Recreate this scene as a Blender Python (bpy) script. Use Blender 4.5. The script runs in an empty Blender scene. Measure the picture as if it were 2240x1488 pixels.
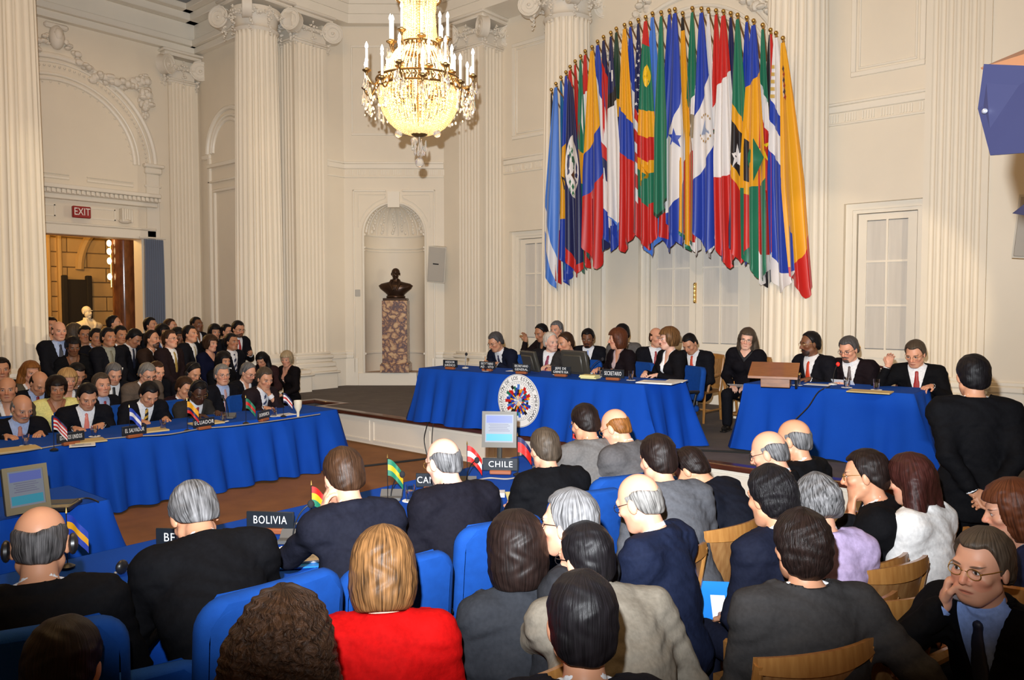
import bpy, math, random
import numpy as np
from mathutils import Vector, Matrix, Euler
SC = bpy.context.scene
COL = SC.collection
PI = math.pi
rng = random.Random(7)

# ---------------------------------------------------------------- camera
CAMZ = 2.1
YAW, PITCH = math.radians(40.6), math.atan(74 / 1685.0)
FPX = 1685.0
cam_d = bpy.data.cameras.new('camera')
cam_d.sensor_width = 36.0
cam_d.lens = FPX / 2240.0 * 36.0
cam_d.clip_end = 200
cam = bpy.data.objects.new('camera', cam_d)
cam.location = (0, 0, CAMZ)
cam.rotation_euler = (PI / 2 - PITCH, 0, YAW)
COL.objects.link(cam)
SC.camera = cam

# ---------------------------------------------------------------- light and exposure
vs = SC.view_settings
vs.view_transform = 'Standard'
vs.look = 'None'
vs.gamma = 1.0
vs.exposure = 0.08
vs.use_curve_mapping = False
wd = bpy.data.worlds.new('world')
SC.world = wd
wd.use_nodes = True
wd.node_tree.nodes['Background'].inputs[0].default_value = (1.0, 0.62, 0.30, 1)
wd.node_tree.nodes['Background'].inputs[1].default_value = 0.10


def lamp(name, kind, loc, energy, color, size=0.2, target=None, spot=60, blend=0.3):
    d = bpy.data.lights.new(name, kind)
    d.energy = energy
    d.color = color
    if kind == 'AREA':
        d.shape = 'DISK'
        d.size = size
    elif kind in ('POINT', 'SPOT'):
        d.shadow_soft_size = size
    if kind == 'SPOT':
        d.spot_size = math.radians(spot)
        d.spot_blend = blend
    o = bpy.data.objects.new(name, d)
    o.location = loc
    if target is not None:
        v = Vector(target) - Vector(loc)
        o.rotation_euler = v.to_track_quat('-Z', 'Y').to_euler()
    COL.objects.link(o)
    return o


# the photographer's flash, just above the lens, its head tilted up so that the near rows get only the edge of the beam
fl = lamp('flash', 'SPOT', (-0.10, -0.02, 2.36), 4100, (0.92, 0.96, 1.0), 0.025, (-5.65, 6.6, 3.85), 91, 1.0)
fl.scale = (1.25, 1.0, 1.0)
# the room's own warm light: ceiling fixtures of the hall and of the aisle
AMB = (1.0, 0.62, 0.26)
lamp('hall_ceiling_light', 'AREA', (-5.0, 2.5, 9.2), 330, AMB, 5.0, (-5.5, 5.2, 0))
lamp('aisle_ceiling_light', 'AREA', (-14.2, 5.0, 7.3), 4, (1.0, 0.66, 0.42), 1.5, (-14.2, 5, 0))
# television lamps on stands at both sides of the room, plus a pier fill
lamp('stage_lamp', 'SPOT', (1.2, 4.2, 2.9), 500, (1.0, 0.80, 0.56), 0.06, (-3.6, 11.0, 1.9), 26, 0.25)
lamp('pier_fill', 'SPOT', (-3.4, 10.2, 2.9), 420, (1.0, 0.86, 0.66), 0.05, (-13.0, 8.4, 3.6), 34, 0.8)  # added fill that brightens the left pier, not a lamp of the room
lamp('column_lamp', 'SPOT', (-3.4, 10.2, 2.9), 900, (1.0, 0.86, 0.6), 0.05, (-12.6, 4.2, 2.6), 24, 0.5)


# ---------------------------------------------------------------- pixel of the photograph -> place in the room
_fw = np.array([-math.sin(YAW) * math.cos(PITCH), math.cos(YAW) * math.cos(PITCH), -math.sin(PITCH)])
_rt = np.array([math.cos(YAW), math.sin(YAW), 0.0])
_up = np.cross(_rt, _fw)
_C = np.array([0, 0, CAMZ])


def at(px, py, x=None, y=None, z=None):
    """the point seen at (px, py) that lies on the plane x=, y= or z= of the room"""
    r = _fw * FPX + _rt * (px - 1120) - _up * (py - 744)
    if x is not None:
        s = x / r[0]
    elif y is not None:
        s = y / r[1]
    else:
        s = (z - CAMZ) / r[2]
    return Vector(_C + r * s)


def scale_at(p):
    return FPX / float((np.array(p) - _C) @ _fw)


# ---------------------------------------------------------------- materials
MATS = {}


def mat(name, color, rough=0.6, metal=0.0, noise=0.0, nscale=8.0, bump=0.0, bscale=60.0, emit=None, estr=0.0,
        spec=0.5, trans=0.0, sheen=0.0, stretch=(1, 1, 1), color2=None, coat=0.0):
    if name in MATS:
        return MATS[name]
    m = bpy.data.materials.new(name)
    m.use_nodes = True
    nt = m.node_tree
    b = nt.nodes['Principled BSDF']
    c = (*color, 1)
    b.inputs['Base Color'].default_value = c
    b.inputs['Roughness'].default_value = rough
    b.inputs['Metallic'].default_value = metal
    b.inputs['Specular IOR Level'].default_value = spec
    b.inputs['Transmission Weight'].default_value = trans
    b.inputs['Sheen Weight'].default_value = sheen
    b.inputs['Coat Weight'].default_value = coat
    if emit:
        b.inputs['Emission Color'].default_value = (*emit, 1)
        b.inputs['Emission Strength'].default_value = estr
    if noise or bump or color2:
        tc = nt.nodes.new('ShaderNodeTexCoord')
        mp = nt.nodes.new('ShaderNodeMapping')
        mp.inputs['Scale'].default_value = stretch
        nt.links.new(tc.outputs['Object'], mp.inputs[0])
    if noise or color2:
        n = nt.nodes.new('ShaderNodeTexNoise')
        n.inputs['Scale'].default_value = nscale
        n.inputs['Detail'].default_value = 4
        nt.links.new(mp.outputs[0], n.inputs['Vector'])
        r = nt.nodes.new('ShaderNodeValToRGB')
        e = r.color_ramp.elements
        e[0].position, e[1].position = 0.3, 0.7
        c2 = color2 or tuple(max(0, v * (1 - noise)) for v in color)
        e[0].color = (*c2, 1)
        e[1].color = (*(color if color2 else tuple(min(1, v * (1 + noise)) for v in color)), 1)
        nt.links.new(n.outputs['Fac'], r.inputs[0])
        nt.links.new(r.outputs[0], b.inputs['Base Color'])
    if bump:
        n2 = nt.nodes.new('ShaderNodeTexNoise')
        n2.inputs['Scale'].default_value = bscale
        n2.inputs['Detail'].default_value = 3
        nt.links.new(mp.outputs[0], n2.inputs['Vector'])
        bp = nt.nodes.new('ShaderNodeBump')
        bp.inputs['Strength'].default_value = bump
        bp.inputs['Distance'].default_value = 0.02
        nt.links.new(n2.outputs['Fac'], bp.inputs['Height'])
        nt.links.new(bp.outputs[0], b.inputs['Normal'])
    MATS[name] = m
    return m


WALL = mat('cream_paint', (0.80, 0.71, 0.57), 0.55, noise=0.02, nscale=1.5, bump=0.02, bscale=30)
TRIM = mat('white_trim', (0.83, 0.76, 0.64), 0.45, noise=0.02, nscale=2)
PLASTER = mat('plaster_relief', (0.77, 0.70, 0.59), 0.6)
CEIL = mat('ceiling_plaster', (0.76, 0.70, 0.62), 0.7)
FLOORM = mat('brown_carpet', (0.24, 0.10, 0.030), 0.85, noise=0.18, nscale=3, bump=0.25, bscale=220)
DAISM = mat('grey_carpet', (0.105, 0.088, 0.082), 0.95, noise=0.12, nscale=5, bump=0.3, bscale=260)
NOSE = mat('dark_mahogany', (0.075, 0.022, 0.012), 0.3, noise=0.3, nscale=6, stretch=(1, 14, 14), coat=0.3)
BLUE = mat('royal_blue_cloth', (0.005, 0.062, 0.40), 0.85, noise=0.05, nscale=3, bump=0.12, bscale=240, spec=0.12)
CHAIRB = mat('blue_upholstery', (0.006, 0.055, 0.27), 0.85, noise=0.08, nscale=25, bump=0.2, bscale=500, spec=0.15)
BLACK = mat('black_plastic', (0.012, 0.012, 0.014), 0.35)
WHITE = mat('white_paper', (0.85, 0.85, 0.84), 0.7)
OAK = mat('golden_oak', (0.42, 0.20, 0.055), 0.32, color2=(0.30, 0.125, 0.03), nscale=5, stretch=(9, 9, 1.1), coat=0.25)
OAKP = mat('oak_plywood', (0.36, 0.19, 0.07), 0.36, color2=(0.23, 0.10, 0.032), nscale=7, stretch=(7, 7, 0.8), coat=0.2)
GOLD = mat('gilt_brass', (0.60, 0.36, 0.10), 0.28, metal=0.85)
BRONZE = mat('dark_bronze', (0.055, 0.028, 0.016), 0.32, metal=0.6, noise=0.2, nscale=6)
GLASS = mat('clear_glass', (1, 1, 1), 0.02, trans=1.0)


# ---------------------------------------------------------------- mesh building
class MB:
    def __init__(s):
        s.v, s.f = [], []

    def add(s, v, f):
        o = len(s.v)
        s.v += [tuple(p) for p in v]
        s.f += [tuple(i + o for i in q) for q in f]
        return s

    def box(s, a, b, bev=0.0):
        x0, y0, z0 = (min(a[i], b[i]) for i in range(3))
        x1, y1, z1 = (max(a[i], b[i]) for i in range(3))
        if bev <= 0:
            v = [(x0, y0, z0), (x1, y0, z0), (x1, y1, z0), (x0, y1, z0), (x0, y0, z1), (x1, y0, z1), (x1, y1, z1), (x0, y1, z1)]
            f = [(0, 3, 2, 1), (4, 5, 6, 7), (0, 1, 5, 4), (1, 2, 6, 5), (2, 3, 7, 6), (3, 0, 4, 7)]
            return s.add(v, f)
        b_ = min(bev, (x1 - x0) / 2.01, (y1 - y0) / 2.01, (z1 - z0) / 2.01)
        v = []
        for z, i in ((z0, b_), (z0 + b_, 0), (z1 - b_, 0), (z1, b_)):
            j = b_ - i
            X0, X1, Y0, Y1 = x0 + i, x1 - i, y0 + i, y1 - i
            c = b_ if i == 0 else 0
            v += [(X0 + c, Y0, z), (X1 - c, Y0, z), (X1, Y0 + c, z), (X1, Y1 - c, z), (X1 - c, Y1, z), (X0 + c, Y1, z), (X0, Y1 - c, z), (X0, Y0 + c, z)]
        f = [tuple(range(7, -1, -1)), tuple(range(24, 32))]
        for l in range(3):
            for k in range(8):
                f.append((l * 8 + k, l * 8 + (k + 1) % 8, l * 8 + 8 + (k + 1) % 8, l * 8 + 8 + k))
        return s.add(v, f)

    def lathe(s, prof, c=(0, 0, 0), n=24, cap=True, a0=0, a1=2 * PI):
        full = abs(a1 - a0 - 2 * PI) < 1e-6
        m = n if full else n + 1
        v, f = [], []
        for r, z in prof:
            for k in range(m):
                a = a0 + (a1 - a0) * k / n
                v.append((c[0] + r * math.cos(a), c[1] + r * math.sin(a), c[2] + z))
        for i in range(len(prof) - 1):
            for k in range(n):
                k2 = (k + 1) % m
                f.append((i * m + k, i * m + k2, i * m + m + k2, i * m + m + k))
        if cap and full:
            f.append(tuple(range(m - 1, -1, -1)))
            f.append(tuple(range((len(prof) - 1) * m, len(prof) * m)))
        return s.add(v, f)

    def tube(s, pts, r, n=8, cap=True):
        pts = [Vector(p) for p in pts]
        rs = r if isinstance(r, (list, tuple)) else [r] * len(pts)
        v, f = [], []
        d0 = (pts[1] - pts[0]).normalized()
        u = d0.orthogonal().normalized()
        for i, p in enumerate(pts):
            d = (pts[min(i + 1, len(pts) - 1)] - pts[max(i - 1, 0)]).normalized()
            u = (u - d * u.dot(d)).normalized()
            w = d.cross(u)
            for k in range(n):
                a = 2 * PI * k / n
                v.append(p + (u * math.cos(a) + w * math.sin(a)) * rs[i])
        for i in range(len(pts) - 1):
            for k in range(n):
                k2 = (k + 1) % n
                f.append((i * n + k, i * n + k2, i * n + n + k2, i * n + n + k))
        if cap:
            f.append(tuple(range(n - 1, -1, -1)))
            f.append(tuple(range((len(pts) - 1) * n, len(pts) * n)))
        return s.add(v, f)

    def prism(s, poly, z0, z1):
        n = len(poly)
        v = [(p[0], p[1], z0) for p in poly] + [(p[0], p[1], z1) for p in poly]
        f = [tuple(range(n - 1, -1, -1)), tuple(range(n, 2 * n))]
        f += [(k, (k + 1) % n, n + (k + 1) % n, n + k) for k in range(n)]
        return s.add(v, f)

    def grid(s, P, wrap=False):
        """P[i][j] -> points"""
        n, m = len(P), len(P[0])
        v = [p for row in P for p in row]
        f = [(i * m + j, i * m + j + 1, i * m + m + j + 1, i * m + m + j) for i in range(n - 1) for j in range(m - 1)]
        return s.add(v, f)

    def sphere(s, c, r, n=12, m=8):
        rr = r if isinstance(r, (tuple, list)) else (r, r, r)
        v = [(c[0], c[1], c[2] - rr[2])]
        for i in range(1, m):
            t = PI * i / m
            for k in range(n):
                a = 2 * PI * k / n
                v.append((c[0] + rr[0] * math.sin(t) * math.cos(a), c[1] + rr[1] * math.sin(t) * math.sin(a), c[2] - rr[2] * math.cos(t)))
        v.append((c[0], c[1], c[2] + rr[2]))
        f = [(0, 1 + (k + 1) % n, 1 + k) for k in range(n)]
        for i in range(m - 2):
            for k in range(n):
                a, b = 1 + i * n + k, 1 + i * n + (k + 1) % n
                f.append((a, b, b + n, a + n))
        L = len(v) - 1
        o = 1 + (m - 2) * n
        f += [(o + k, o + (k + 1) % n, L) for k in range(n)]
        return s.add(v, f)

    def xf(s, M, start=0):
        s.v = s.v[:start] + [tuple(M @ Vector(p)) for p in s.v[start:]]
        return s

    def mesh(s, name):
        me = bpy.data.meshes.new(name)
        me.from_pydata(s.v, [], s.f)
        return me

    def build(s, name, m, parent=None, smooth=True, loc=None, rz=0.0, ang=38):
        me = s.mesh(name)
        me.materials.append(m)
        o = bpy.data.objects.new(name, me)
        COL.objects.link(o)
        if smooth:
            sm(me, ang)
        if parent:
            o.parent = parent
        if loc:
            o.location = loc
        o.rotation_euler.z = rz
        return o


def sm(me, ang=38):
    """smooth shading with edges sharper than ang kept sharp"""
    import bmesh
    me.polygons.foreach_set('use_smooth', [True] * len(me.polygons))
    bm = bmesh.new()
    bm.from_mesh(me)
    bmesh.ops.recalc_face_normals(bm, faces=bm.faces)
    lim = math.radians(ang)
    for e in bm.edges:
        if len(e.link_faces) == 2:
            try:
                e.smooth = e.calc_face_angle() < lim
            except ValueError:
                pass
    bm.to_mesh(me)
    bm.free()


def tag(o, label=None, cat=None, group=None, kind=None):
    if label:
        o['label'] = label
    if cat:
        o['category'] = cat
    if group:
        o['group'] = group
    if kind:
        o['kind'] = kind
    return o


def thing(name, label, cat, loc=(0, 0, 0), rz=0.0, group=None):
    o = bpy.data.objects.new(name, None)
    o.empty_display_size = 0.1
    COL.objects.link(o)
    o.location = loc
    o.rotation_euler.z = rz
    return tag(o, label, cat, group)


def struct(name, mb, m, parent=None, **k):
    o = mb.build(name, m, parent, **k)
    if parent is None:
        o['kind'] = 'structure'
    return o


def sempty(name, loc=(0, 0, 0), rz=0.0):
    o = thing(name, None, None, loc, rz)
    o['kind'] = 'structure'
    return o


def dup(root, loc=None, rz=None, label=None, group=None):
    r = root.copy()
    COL.objects.link(r)
    if loc is not None:
        r.location = loc
    if rz is not None:
        r.rotation_euler.z = rz
    if label:
        r['label'] = label
    if group:
        r['group'] = group
    for ch in list(root.children):
        c = ch.copy()
        COL.objects.link(c)
        c.parent = r
        for g in ch.children:
            d = g.copy()
            COL.objects.link(d)
            d.parent = c
    return r


def text(s, size, name='lettering', m=None, parent=None, M=None, extrude=0.0008, xscale=1.0, align='CENTER', space=1.0):
    """flat lettering standing in the local XZ plane, read from -Y"""
    cu = bpy.data.curves.new(name, 'FONT')
    cu.body = s
    cu.size = size
    cu.align_x = align
    cu.align_y = 'CENTER'
    cu.extrude = extrude
    cu.resolution_u = 3
    cu.space_character = space
    tmp = bpy.data.objects.new('tmp', cu)
    me = bpy.data.meshes.new_from_object(tmp)
    bpy.data.objects.remove(tmp)
    bpy.data.curves.remove(cu)
    me.materials.clear()
    me.materials.append(m)
    o = bpy.data.objects.new(name, me)
    COL.objects.link(o)
    o.matrix_basis = (M or Matrix()) @ Matrix.Rotation(PI / 2, 4, 'X') @ Matrix.Diagonal((xscale, 1, 1, 1))
    if parent:
        o.parent = parent
    return o

# ================================================================ THE HALL
DZ = 0.48            # height of the dais
YF, YW = 11.0, 11.6  # front plane of the end wall's pilasters, its recessed plane
XF = -12.7           # front plane of the pilasters of the long left wall


def wallM(o, u):
    """local (along, out into the room, up) -> room"""
    u = Vector((u[0], u[1], 0)).normalized()
    n = Vector((u.y, -u.x, 0))
    M = Matrix.Identity(4)
    M.col[0][:3], M.col[1][:3], M.col[2][:3] = u, n, (0, 0, 1)
    M.col[3][:3] = (o[0], o[1], 0)
    return M


mb = MB().box((-22.5, -3, -0.1), (4, 12, 0))
struct('floor', mb, FLOORM)
mb = MB().prism([(-10.45, 7.4), (4, 7.4), (4, 12), (-13.2, 12), (-13.2, 7.4), (-11.25, 7.4), (-11.25, 7.87), (-10.45, 7.87)], 0.0, DZ)
struct('floor_dais', mb, DAISM, smooth=False)
# mahogany nosing and white panelled riser of the dais, with a notch for the step
mb = MB()
mb.box((-10.5, 7.33, DZ - 0.055), (4, 7.47, DZ + 0.006), 0.012)
mb.box((-13.2, 7.33, DZ - 0.055), (-11.2, 7.47, DZ + 0.006), 0.012)
mb.box((-11.33, 7.33, DZ - 0.056), (-11.2, 7.94, DZ + 0.007), 0.012)
mb.box((-10.5, 7.33, DZ - 0.056), (-10.38, 7.94, DZ + 0.007), 0.012)
mb.box((-11.33, 7.82, DZ - 0.057), (-10.38, 7.95, DZ + 0.008), 0.012)
struct('trim_1', mb, NOSE)
ris = sempty('baseboard_dais')
mb = MB().box((-10.45, 7.385, 0), (4, 7.41, DZ - 0.05)).box((-13.2, 7.385, 0), (-11.25, 7.41, DZ - 0.05))
mb.build('riser', TRIM, ris, smooth=False)
for i in range(11):
    x = -10.3 + i * 1.22
    m2 = MB()
    for a, b in (((x, 0.07), (x + 1.14, 0.09)), ((x, 0.36), (x + 1.14, 0.38)), ((x, 0.0901), (x + 0.02, 0.3599)), ((x + 1.12, 0.0901), (x + 1.14, 0.3599))):
        m2.box((a[0], 7.372, a[1]), (b[0], 7.388, b[1]))
    m2.build('riser_panel', TRIM, ris, smooth=False)
mb = MB().box((-10.4, 7.365, 0), (4, 7.386, 0.018))
mb.build('shoe_strip', mat('shoe_oak', (0.20, 0.10, 0.04), 0.5), ris, smooth=False)
# the step in the notch at the left end of the dais
st = thing('dais_step', 'dark carpeted step set into the left end of the dais', 'step', (-10.85, 7.64, 0))
MB().box((-0.38, -0.22, 0), (0.38, 0.22, 0.22), 0.01).build('step_body', DAISM, st)
MB().box((-0.39, -0.23, 0.22), (0.39, 0.22, 0.245), 0.01).build('tread', NOSE, st)


# ---------------------------------------------------------------- columns and pilasters
def flute_col(cx, cy, r0, r1, z0, z1, nf=24, a0=0.0):
    mb = MB()
    per = 7
    n = nf * per
    zs = [0, 0.012, 0.25, 0.5, 0.75, 0.988, 1]
    P = []
    for t in zs:
        z = z0 + (z1 - z0) * t
        R = r0 + (r1 - r0) * (max(0, t - 0.2) / 0.8) ** 1.3
        d = 0.0 if t in (0, 1) else 0.10 * R
        row = []
        for k in range(n + 1):
            j = k % per
            q = j / (per - 1)
            dep = d * math.sqrt(max(0, 1 - (2 * q - 1) ** 2)) if 0 < j < per - 1 else 0
            # fillet occupies a quarter of each flute
            a = 2 * PI / nf * (k // per + 0.12 + 0.76 * q) + a0
            row.append((cx + (R - dep) * math.cos(a), cy + (R - dep) * math.sin(a), z))
        P.append(row)
    mb.grid(P)
    return mb


def spiral(c, ax, up, r, w, turns=2.1, side=1):
    """volute: a drum with a spiral fillet on both faces; ax = drum axis"""
    ax, up = Vector(ax).normalized(), Vector(up).normalized()
    e = up.cross(ax).normalized()
    mb = MB()
    c = Vector(c)
    n = 20
    v = []
    for s_ in (-1, 1):
        for rr, off in ((r, 0.5), (r * 0.9, 0.5), (r * 0.86, 0.42)):
            v.append((s_, rr, off))
    rows = [(r * 0.86, -0.42), (r * 0.9, -0.5), (r, -0.5), (r * 0.93, 0), (r, 0.5), (r * 0.9, 0.5), (r * 0.86, 0.42)]
    P = [[c + ax * (w * o) + (e * math.cos(2 * PI * k / n) + up * math.sin(2 * PI * k / n)) * rr for k in range(n + 1)] for rr, o in rows]
    mb.grid(P)
    for s_ in (-1, 1):
        cen = c + ax * (w * 0.42 * s_)
        mb.v.append(tuple(cen))
        ci = len(mb.v) - 1
        base = 0 if s_ < 0 else 6 * (n + 1)
        mb.f += [(base + k, base + k + 1, ci) for k in range(n)]
        pts = []
        for k in range(26):
            t = k / 25
            a = PI / 2 + side * turns * 2 * PI * t
            rr = r * 0.92 * (1 - t) ** 1.05 + r * 0.1
            pts.append(cen + (e * math.cos(a) + up * math.sin(a)) * rr + ax * (0.02 * r * s_))
        mb.tube(pts, [r * 0.085 * (1 - 0.55 * k / 25) for k in range(26)], 5)
        mb.sphere(cen, r * 0.16, 8, 5)
    return mb


def garland(a, b, sag, r, seed, n=26):
    """swag of leaves and fruit between two points"""
    g = random.Random(seed)
    mb = MB()
    a, b = Vector(a), Vector(b)
    for i in range(n):
        t = i / (n - 1)
        p = a.lerp(b, t)
        p.z -= sag * 4 * t * (1 - t)
        s = r * (0.65 + 0.5 * math.sin(PI * t))
        for q in range(2):
            d = Vector((g.uniform(-1, 1), g.uniform(-1, 1), g.uniform(-1, 1))) * s * 0.8
            mb.sphere(p + d, (s * g.uniform(0.5, 0.9), s * g.uniform(0.5, 0.9), s * g.uniform(0.4, 0.8)), 7, 5)
    return mb


def capital(root, cx, cy, R, z0, h, rot=0.0, square=False, sx=None, sy=None):
    M = Matrix.Translation((cx, cy, 0)) @ Matrix.Rotation(rot, 4, 'Z')
    hx, hy = (sx / 2, sy / 2) if square else (R, R)
    mb = MB()
    if square:
        for e, za, zb in ((0.01, 0, 0.05), (0.03, 0.05, 0.09), (0.0, 0.09, 0.30), (0.05, 0.30, 0.38)):
            mb.box((-hx - e, -hy - e, z0 + za * h / 0.7), (hx + e, hy + e, z0 + zb * h / 0.7), 0.012)
    else:
        mb.lathe([(R, 0), (R * 1.04, 0.02), (R * 1.10, 0.05), (R * 1.03, 0.08), (R * 1.0, 0.12), (R * 1.05, 0.26), (R * 1.24, 0.34), (R * 1.2, 0.42), (R, 0.44)],
                 (0, 0, z0), 32)
    ab = 0.09
    mb.box((-hx - ab - 0.02, -hy - ab - 0.02, z0 + h - 0.12), (hx + ab + 0.02, hy + ab + 0.02, z0 + h - 0.05), 0.02)
    mb.box((-hx - ab - 0.06, -hy - ab - 0.06, z0 + h - 0.05), (hx + ab + 0.06, hy + ab + 0.06, z0 + h), 0.015)
    mb.xf(M)
    mb.build('capital_block', PLASTER, root)
    vr = 0.20
    for sx_ in (-1, 1):
        for sy_ in (-1, 1):
            c = M @ Vector((sx_ * (hx + 0.08), sy_ * (hy + 0.08), z0 + h - 0.12 - vr))
            ax = M.to_3x3() @ Vector((sx_ * 0.5, -sy_ * 0.9 if not square else -sy_, 0))
            spiral(c, ax, (0, 0, 1), vr, 0.16, side=sx_ * sy_).build('volute', PLASTER, root)
    g = MB()
    for i, (p, q) in enumerate((((-hx, -hy - .06), (0, -hy - .09)), ((0, -hy - .09), (hx, -hy - .06)), ((hx + .06, -hy), (hx + .09, 0)), ((hx + .09, 0), (hx + .06, hy)),
                                ((-hx - .06, -hy), (-hx - .09, 0)), ((-hx - .09, 0), (-hx - .06, hy)))):
        gg = garland((p[0], p[1], z0 + h - 0.2), (q[0], q[1], z0 + h - 0.2), 0.16, 0.032, 40 + i, 12)
        g.add(gg.v, gg.f)
        gg = garland((p[0], p[1], z0 + h - 0.22), (p[0], p[1], z0 - 0.08), 0, 0.035, 60 + i, 9)
        g.add(gg.v, gg.f)
    g.xf(M)
    o = g.build('festoon', PLASTER, root)
    o['kind'] = 'stuff'


def base_mold(root, cx, cy, R, square=False, sx=0, sy=0, z=1.2, rot=0.0):
    M = Matrix.Translation((cx, cy, 0)) @ Matrix.Rotation(rot, 4, 'Z')
    mb = MB()
    if square:
        for e, a, b in ((0.03, z - 0.05, z), (0.07, z - 0.13, z - 0.05), (0.05, z - 0.2, z - 0.13), (0.10, z - 0.30, z - 0.2)):
            mb.box((-sx / 2 - e, -sy / 2 - e, a), (sx / 2 + e, sy / 2 + e, b), 0.02)
        hx, hy = sx / 2, sy / 2
    else:
        mb.lathe([(R * 1.26, -0.30), (R * 1.30, -0.26), (R * 1.26, -0.2), (R * 1.14, -0.17), (R * 1.12, -0.14), (R * 1.17, -0.11), (R * 1.17, -0.06), (R * 1.08, -0.03), (R * 1.0, 0.01)],
                 (0, 0, z), 40)
        hx = hy = R * 1.28
    for e, a, b in ((0.12, 0.0, z - 0.42), (0.16, z - 0.42, z - 0.38), (0.11, z - 0.38, z - 0.30)):
        mb.box((-hx - e, -hy - e, a), (hx + e, hy + e, b), 0.012)
    mb.xf(M)
    mb.build('base', TRIM, root)


def column(cx, cy, r=0.46, name='column'):
    root = sempty(name)
    flute_col(cx, cy, r, r * 0.87, 1.2, 7.1, a0=0.07).build('shaft', WALL, root)
    base_mold(root, cx, cy, r)
    capital(root, cx, cy, r * 0.87, 7.1, 0.62)
    return root


def fluted_outline(w, d, nf, ns):
    """outline of a pilaster w wide (x) and d deep (y), fluted on -y face and both x faces"""
    def side(n, L):
        pts = []
        m = L * 0.09
        step = (L - 2 * m) / n
        dep = step * 0.30
        for i in range(n):
            for k in range(7):
                q = k / 6
                t = m + step * (i + 0.12 + 0.76 * q)
                pts.append((t, dep * math.sqrt(max(0, 1 - (2 * q - 1) ** 2))))
        return pts
    out = [(-w / 2, -d / 2)] + [(-w / 2 + t, -d / 2 + e) for t, e in side(nf, w)] + [(w / 2, -d / 2)]
    out += [(w / 2 - e, -d / 2 + t) for t, e in side(ns, d)] + [(w / 2, d / 2), (-w / 2, d / 2)]
    out += [(-w / 2 + e, d / 2 - t) for t, e in side(ns, d)]
    return out


def pilaster(cx, cy, w, d, rot, name='column', nf=7, ns=5, top=True, z0=1.2, z1=7.1):
    root = sempty(name)
    M = Matrix.Translation((cx, cy, 0)) @ Matrix.Rotation(rot, 4, 'Z')
    mb = MB().prism(fluted_outline(w, d, nf, ns), z0, z1)
    mb.xf(M)
    mb.build('shaft', WALL, root)
    base_mold(root, cx, cy, 0, True, w, d, rot=rot)
    if top:
        capital(root, cx, cy, 0, z1, 0.62, rot, True, w, d)
    return root


column(-8.3, 11.2)
column(-4.2, 11.2)
column(-13.02, 7.92, 0.43)
column(-13.02, 3.80, 0.50)
column(-13.02, -0.4, 0.50)
pilaster(-10.525, 11.3, 0.71, 0.6, 0)                 # beside the left niche, on the end wall
pilaster(-2.12, 11.3, 0.72, 0.6, 0)                   # its twin to the right
pilaster(-13.0, 8.875, 0.73, 0.6, PI / 2)             # on the long wall
pilaster(-15.5, 7.66, 0.55, 0.24, PI / 2, nf=6, ns=1, z1=6.6)  # inside the aisle

# ---------------------------------------------------------------- end wall
DA, DC, DB = (-10.02, -8.95), (-7.06, -5.04), (-3.64, -2.56)
HA, HC_ = 3.57, 4.5
ew = sempty('wall_end')
mb = MB()
xs = [-11.3, *DA, *DC, *DB, -1.3]
for i in range(0, 8, 2):
    mb.box((xs[i], YW, 0), (xs[i + 1], YW + 0.3, 8.6))
for (a, b), h in ((DA, HA), (DC, HC_), (DB, HA)):
    mb.box((a, YW, h), (b, YW + 0.3, 8.6))
mb.build('wall_surface', WALL, ew, smooth=False)
# strips that join the corner walls
mb = MB().box((-11.34, 11.06, 0), (-10.7, 11.7, 8.6)).box((-1.95, 11.06, 0), (-1.30, 11.7, 8.6))
mb.build('wall_strip', WALL, ew, smooth=False)


def rect_frame(mb, a, b, z0, z1, y, w=0.05, t=0.025):
    mb.box((a, y - t, z0), (b, y + 0.01, z0 + w), 0.008)
    mb.box((a, y - t, z1 - w), (b, y + 0.01, z1), 0.008)
    mb.box((a, y - t, z0 + w), (a + w, y + 0.01, z1 - w), 0.008)
    mb.box((b - w, y - t, z0 + w), (b, y + 0.01, z1 - w), 0.008)


tr = sempty('trim_2')
for a, b in ((-10.15, -8.55), (-3.95, -2.45)):
    m2 = MB()
    m2.box((a, YW - 0.05, 4.98), (b, YW + 0.01, 5.02), 0.01).box((a, YW - 0.035, 4.88), (b, YW + 0.01, 4.98), 0.01)
    m2.box((a, YW - 0.03, 4.70), (b, YW + 0.01, 4.73), 0.008)
    m2.build('string_course', TRIM, tr)
    m3 = MB()
    k = 0
    x = a + 0.05
    while x < b:
        m3.box((x, YW - 0.016, 4.75), (x + 0.018, YW + 0.005, 4.86))
        k += 1
        x += 0.036 if k % 5 else 0.10
    o = m3.build('frieze_reeds', TRIM, tr, smooth=False)
    o['kind'] = 'stuff'
m2 = MB()
rect_frame(m2, -9.93, -8.75, 5.35, 7.2, YW, 0.07, 0.03)
rect_frame(m2, -9.83, -8.85, 5.45, 7.1, YW, 0.03, 0.02)
m2.build('panel_mould', TRIM, tr)
m2 = MB()
rect_frame(m2, -3.58, -2.62, 5.35, 7.3, YW, 0.07, 0.03)
rect_frame(m2, -3.48, -2.72, 5.45, 7.2, YW, 0.03, 0.02)
m2.build('panel_mould', TRIM, tr)
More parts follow.
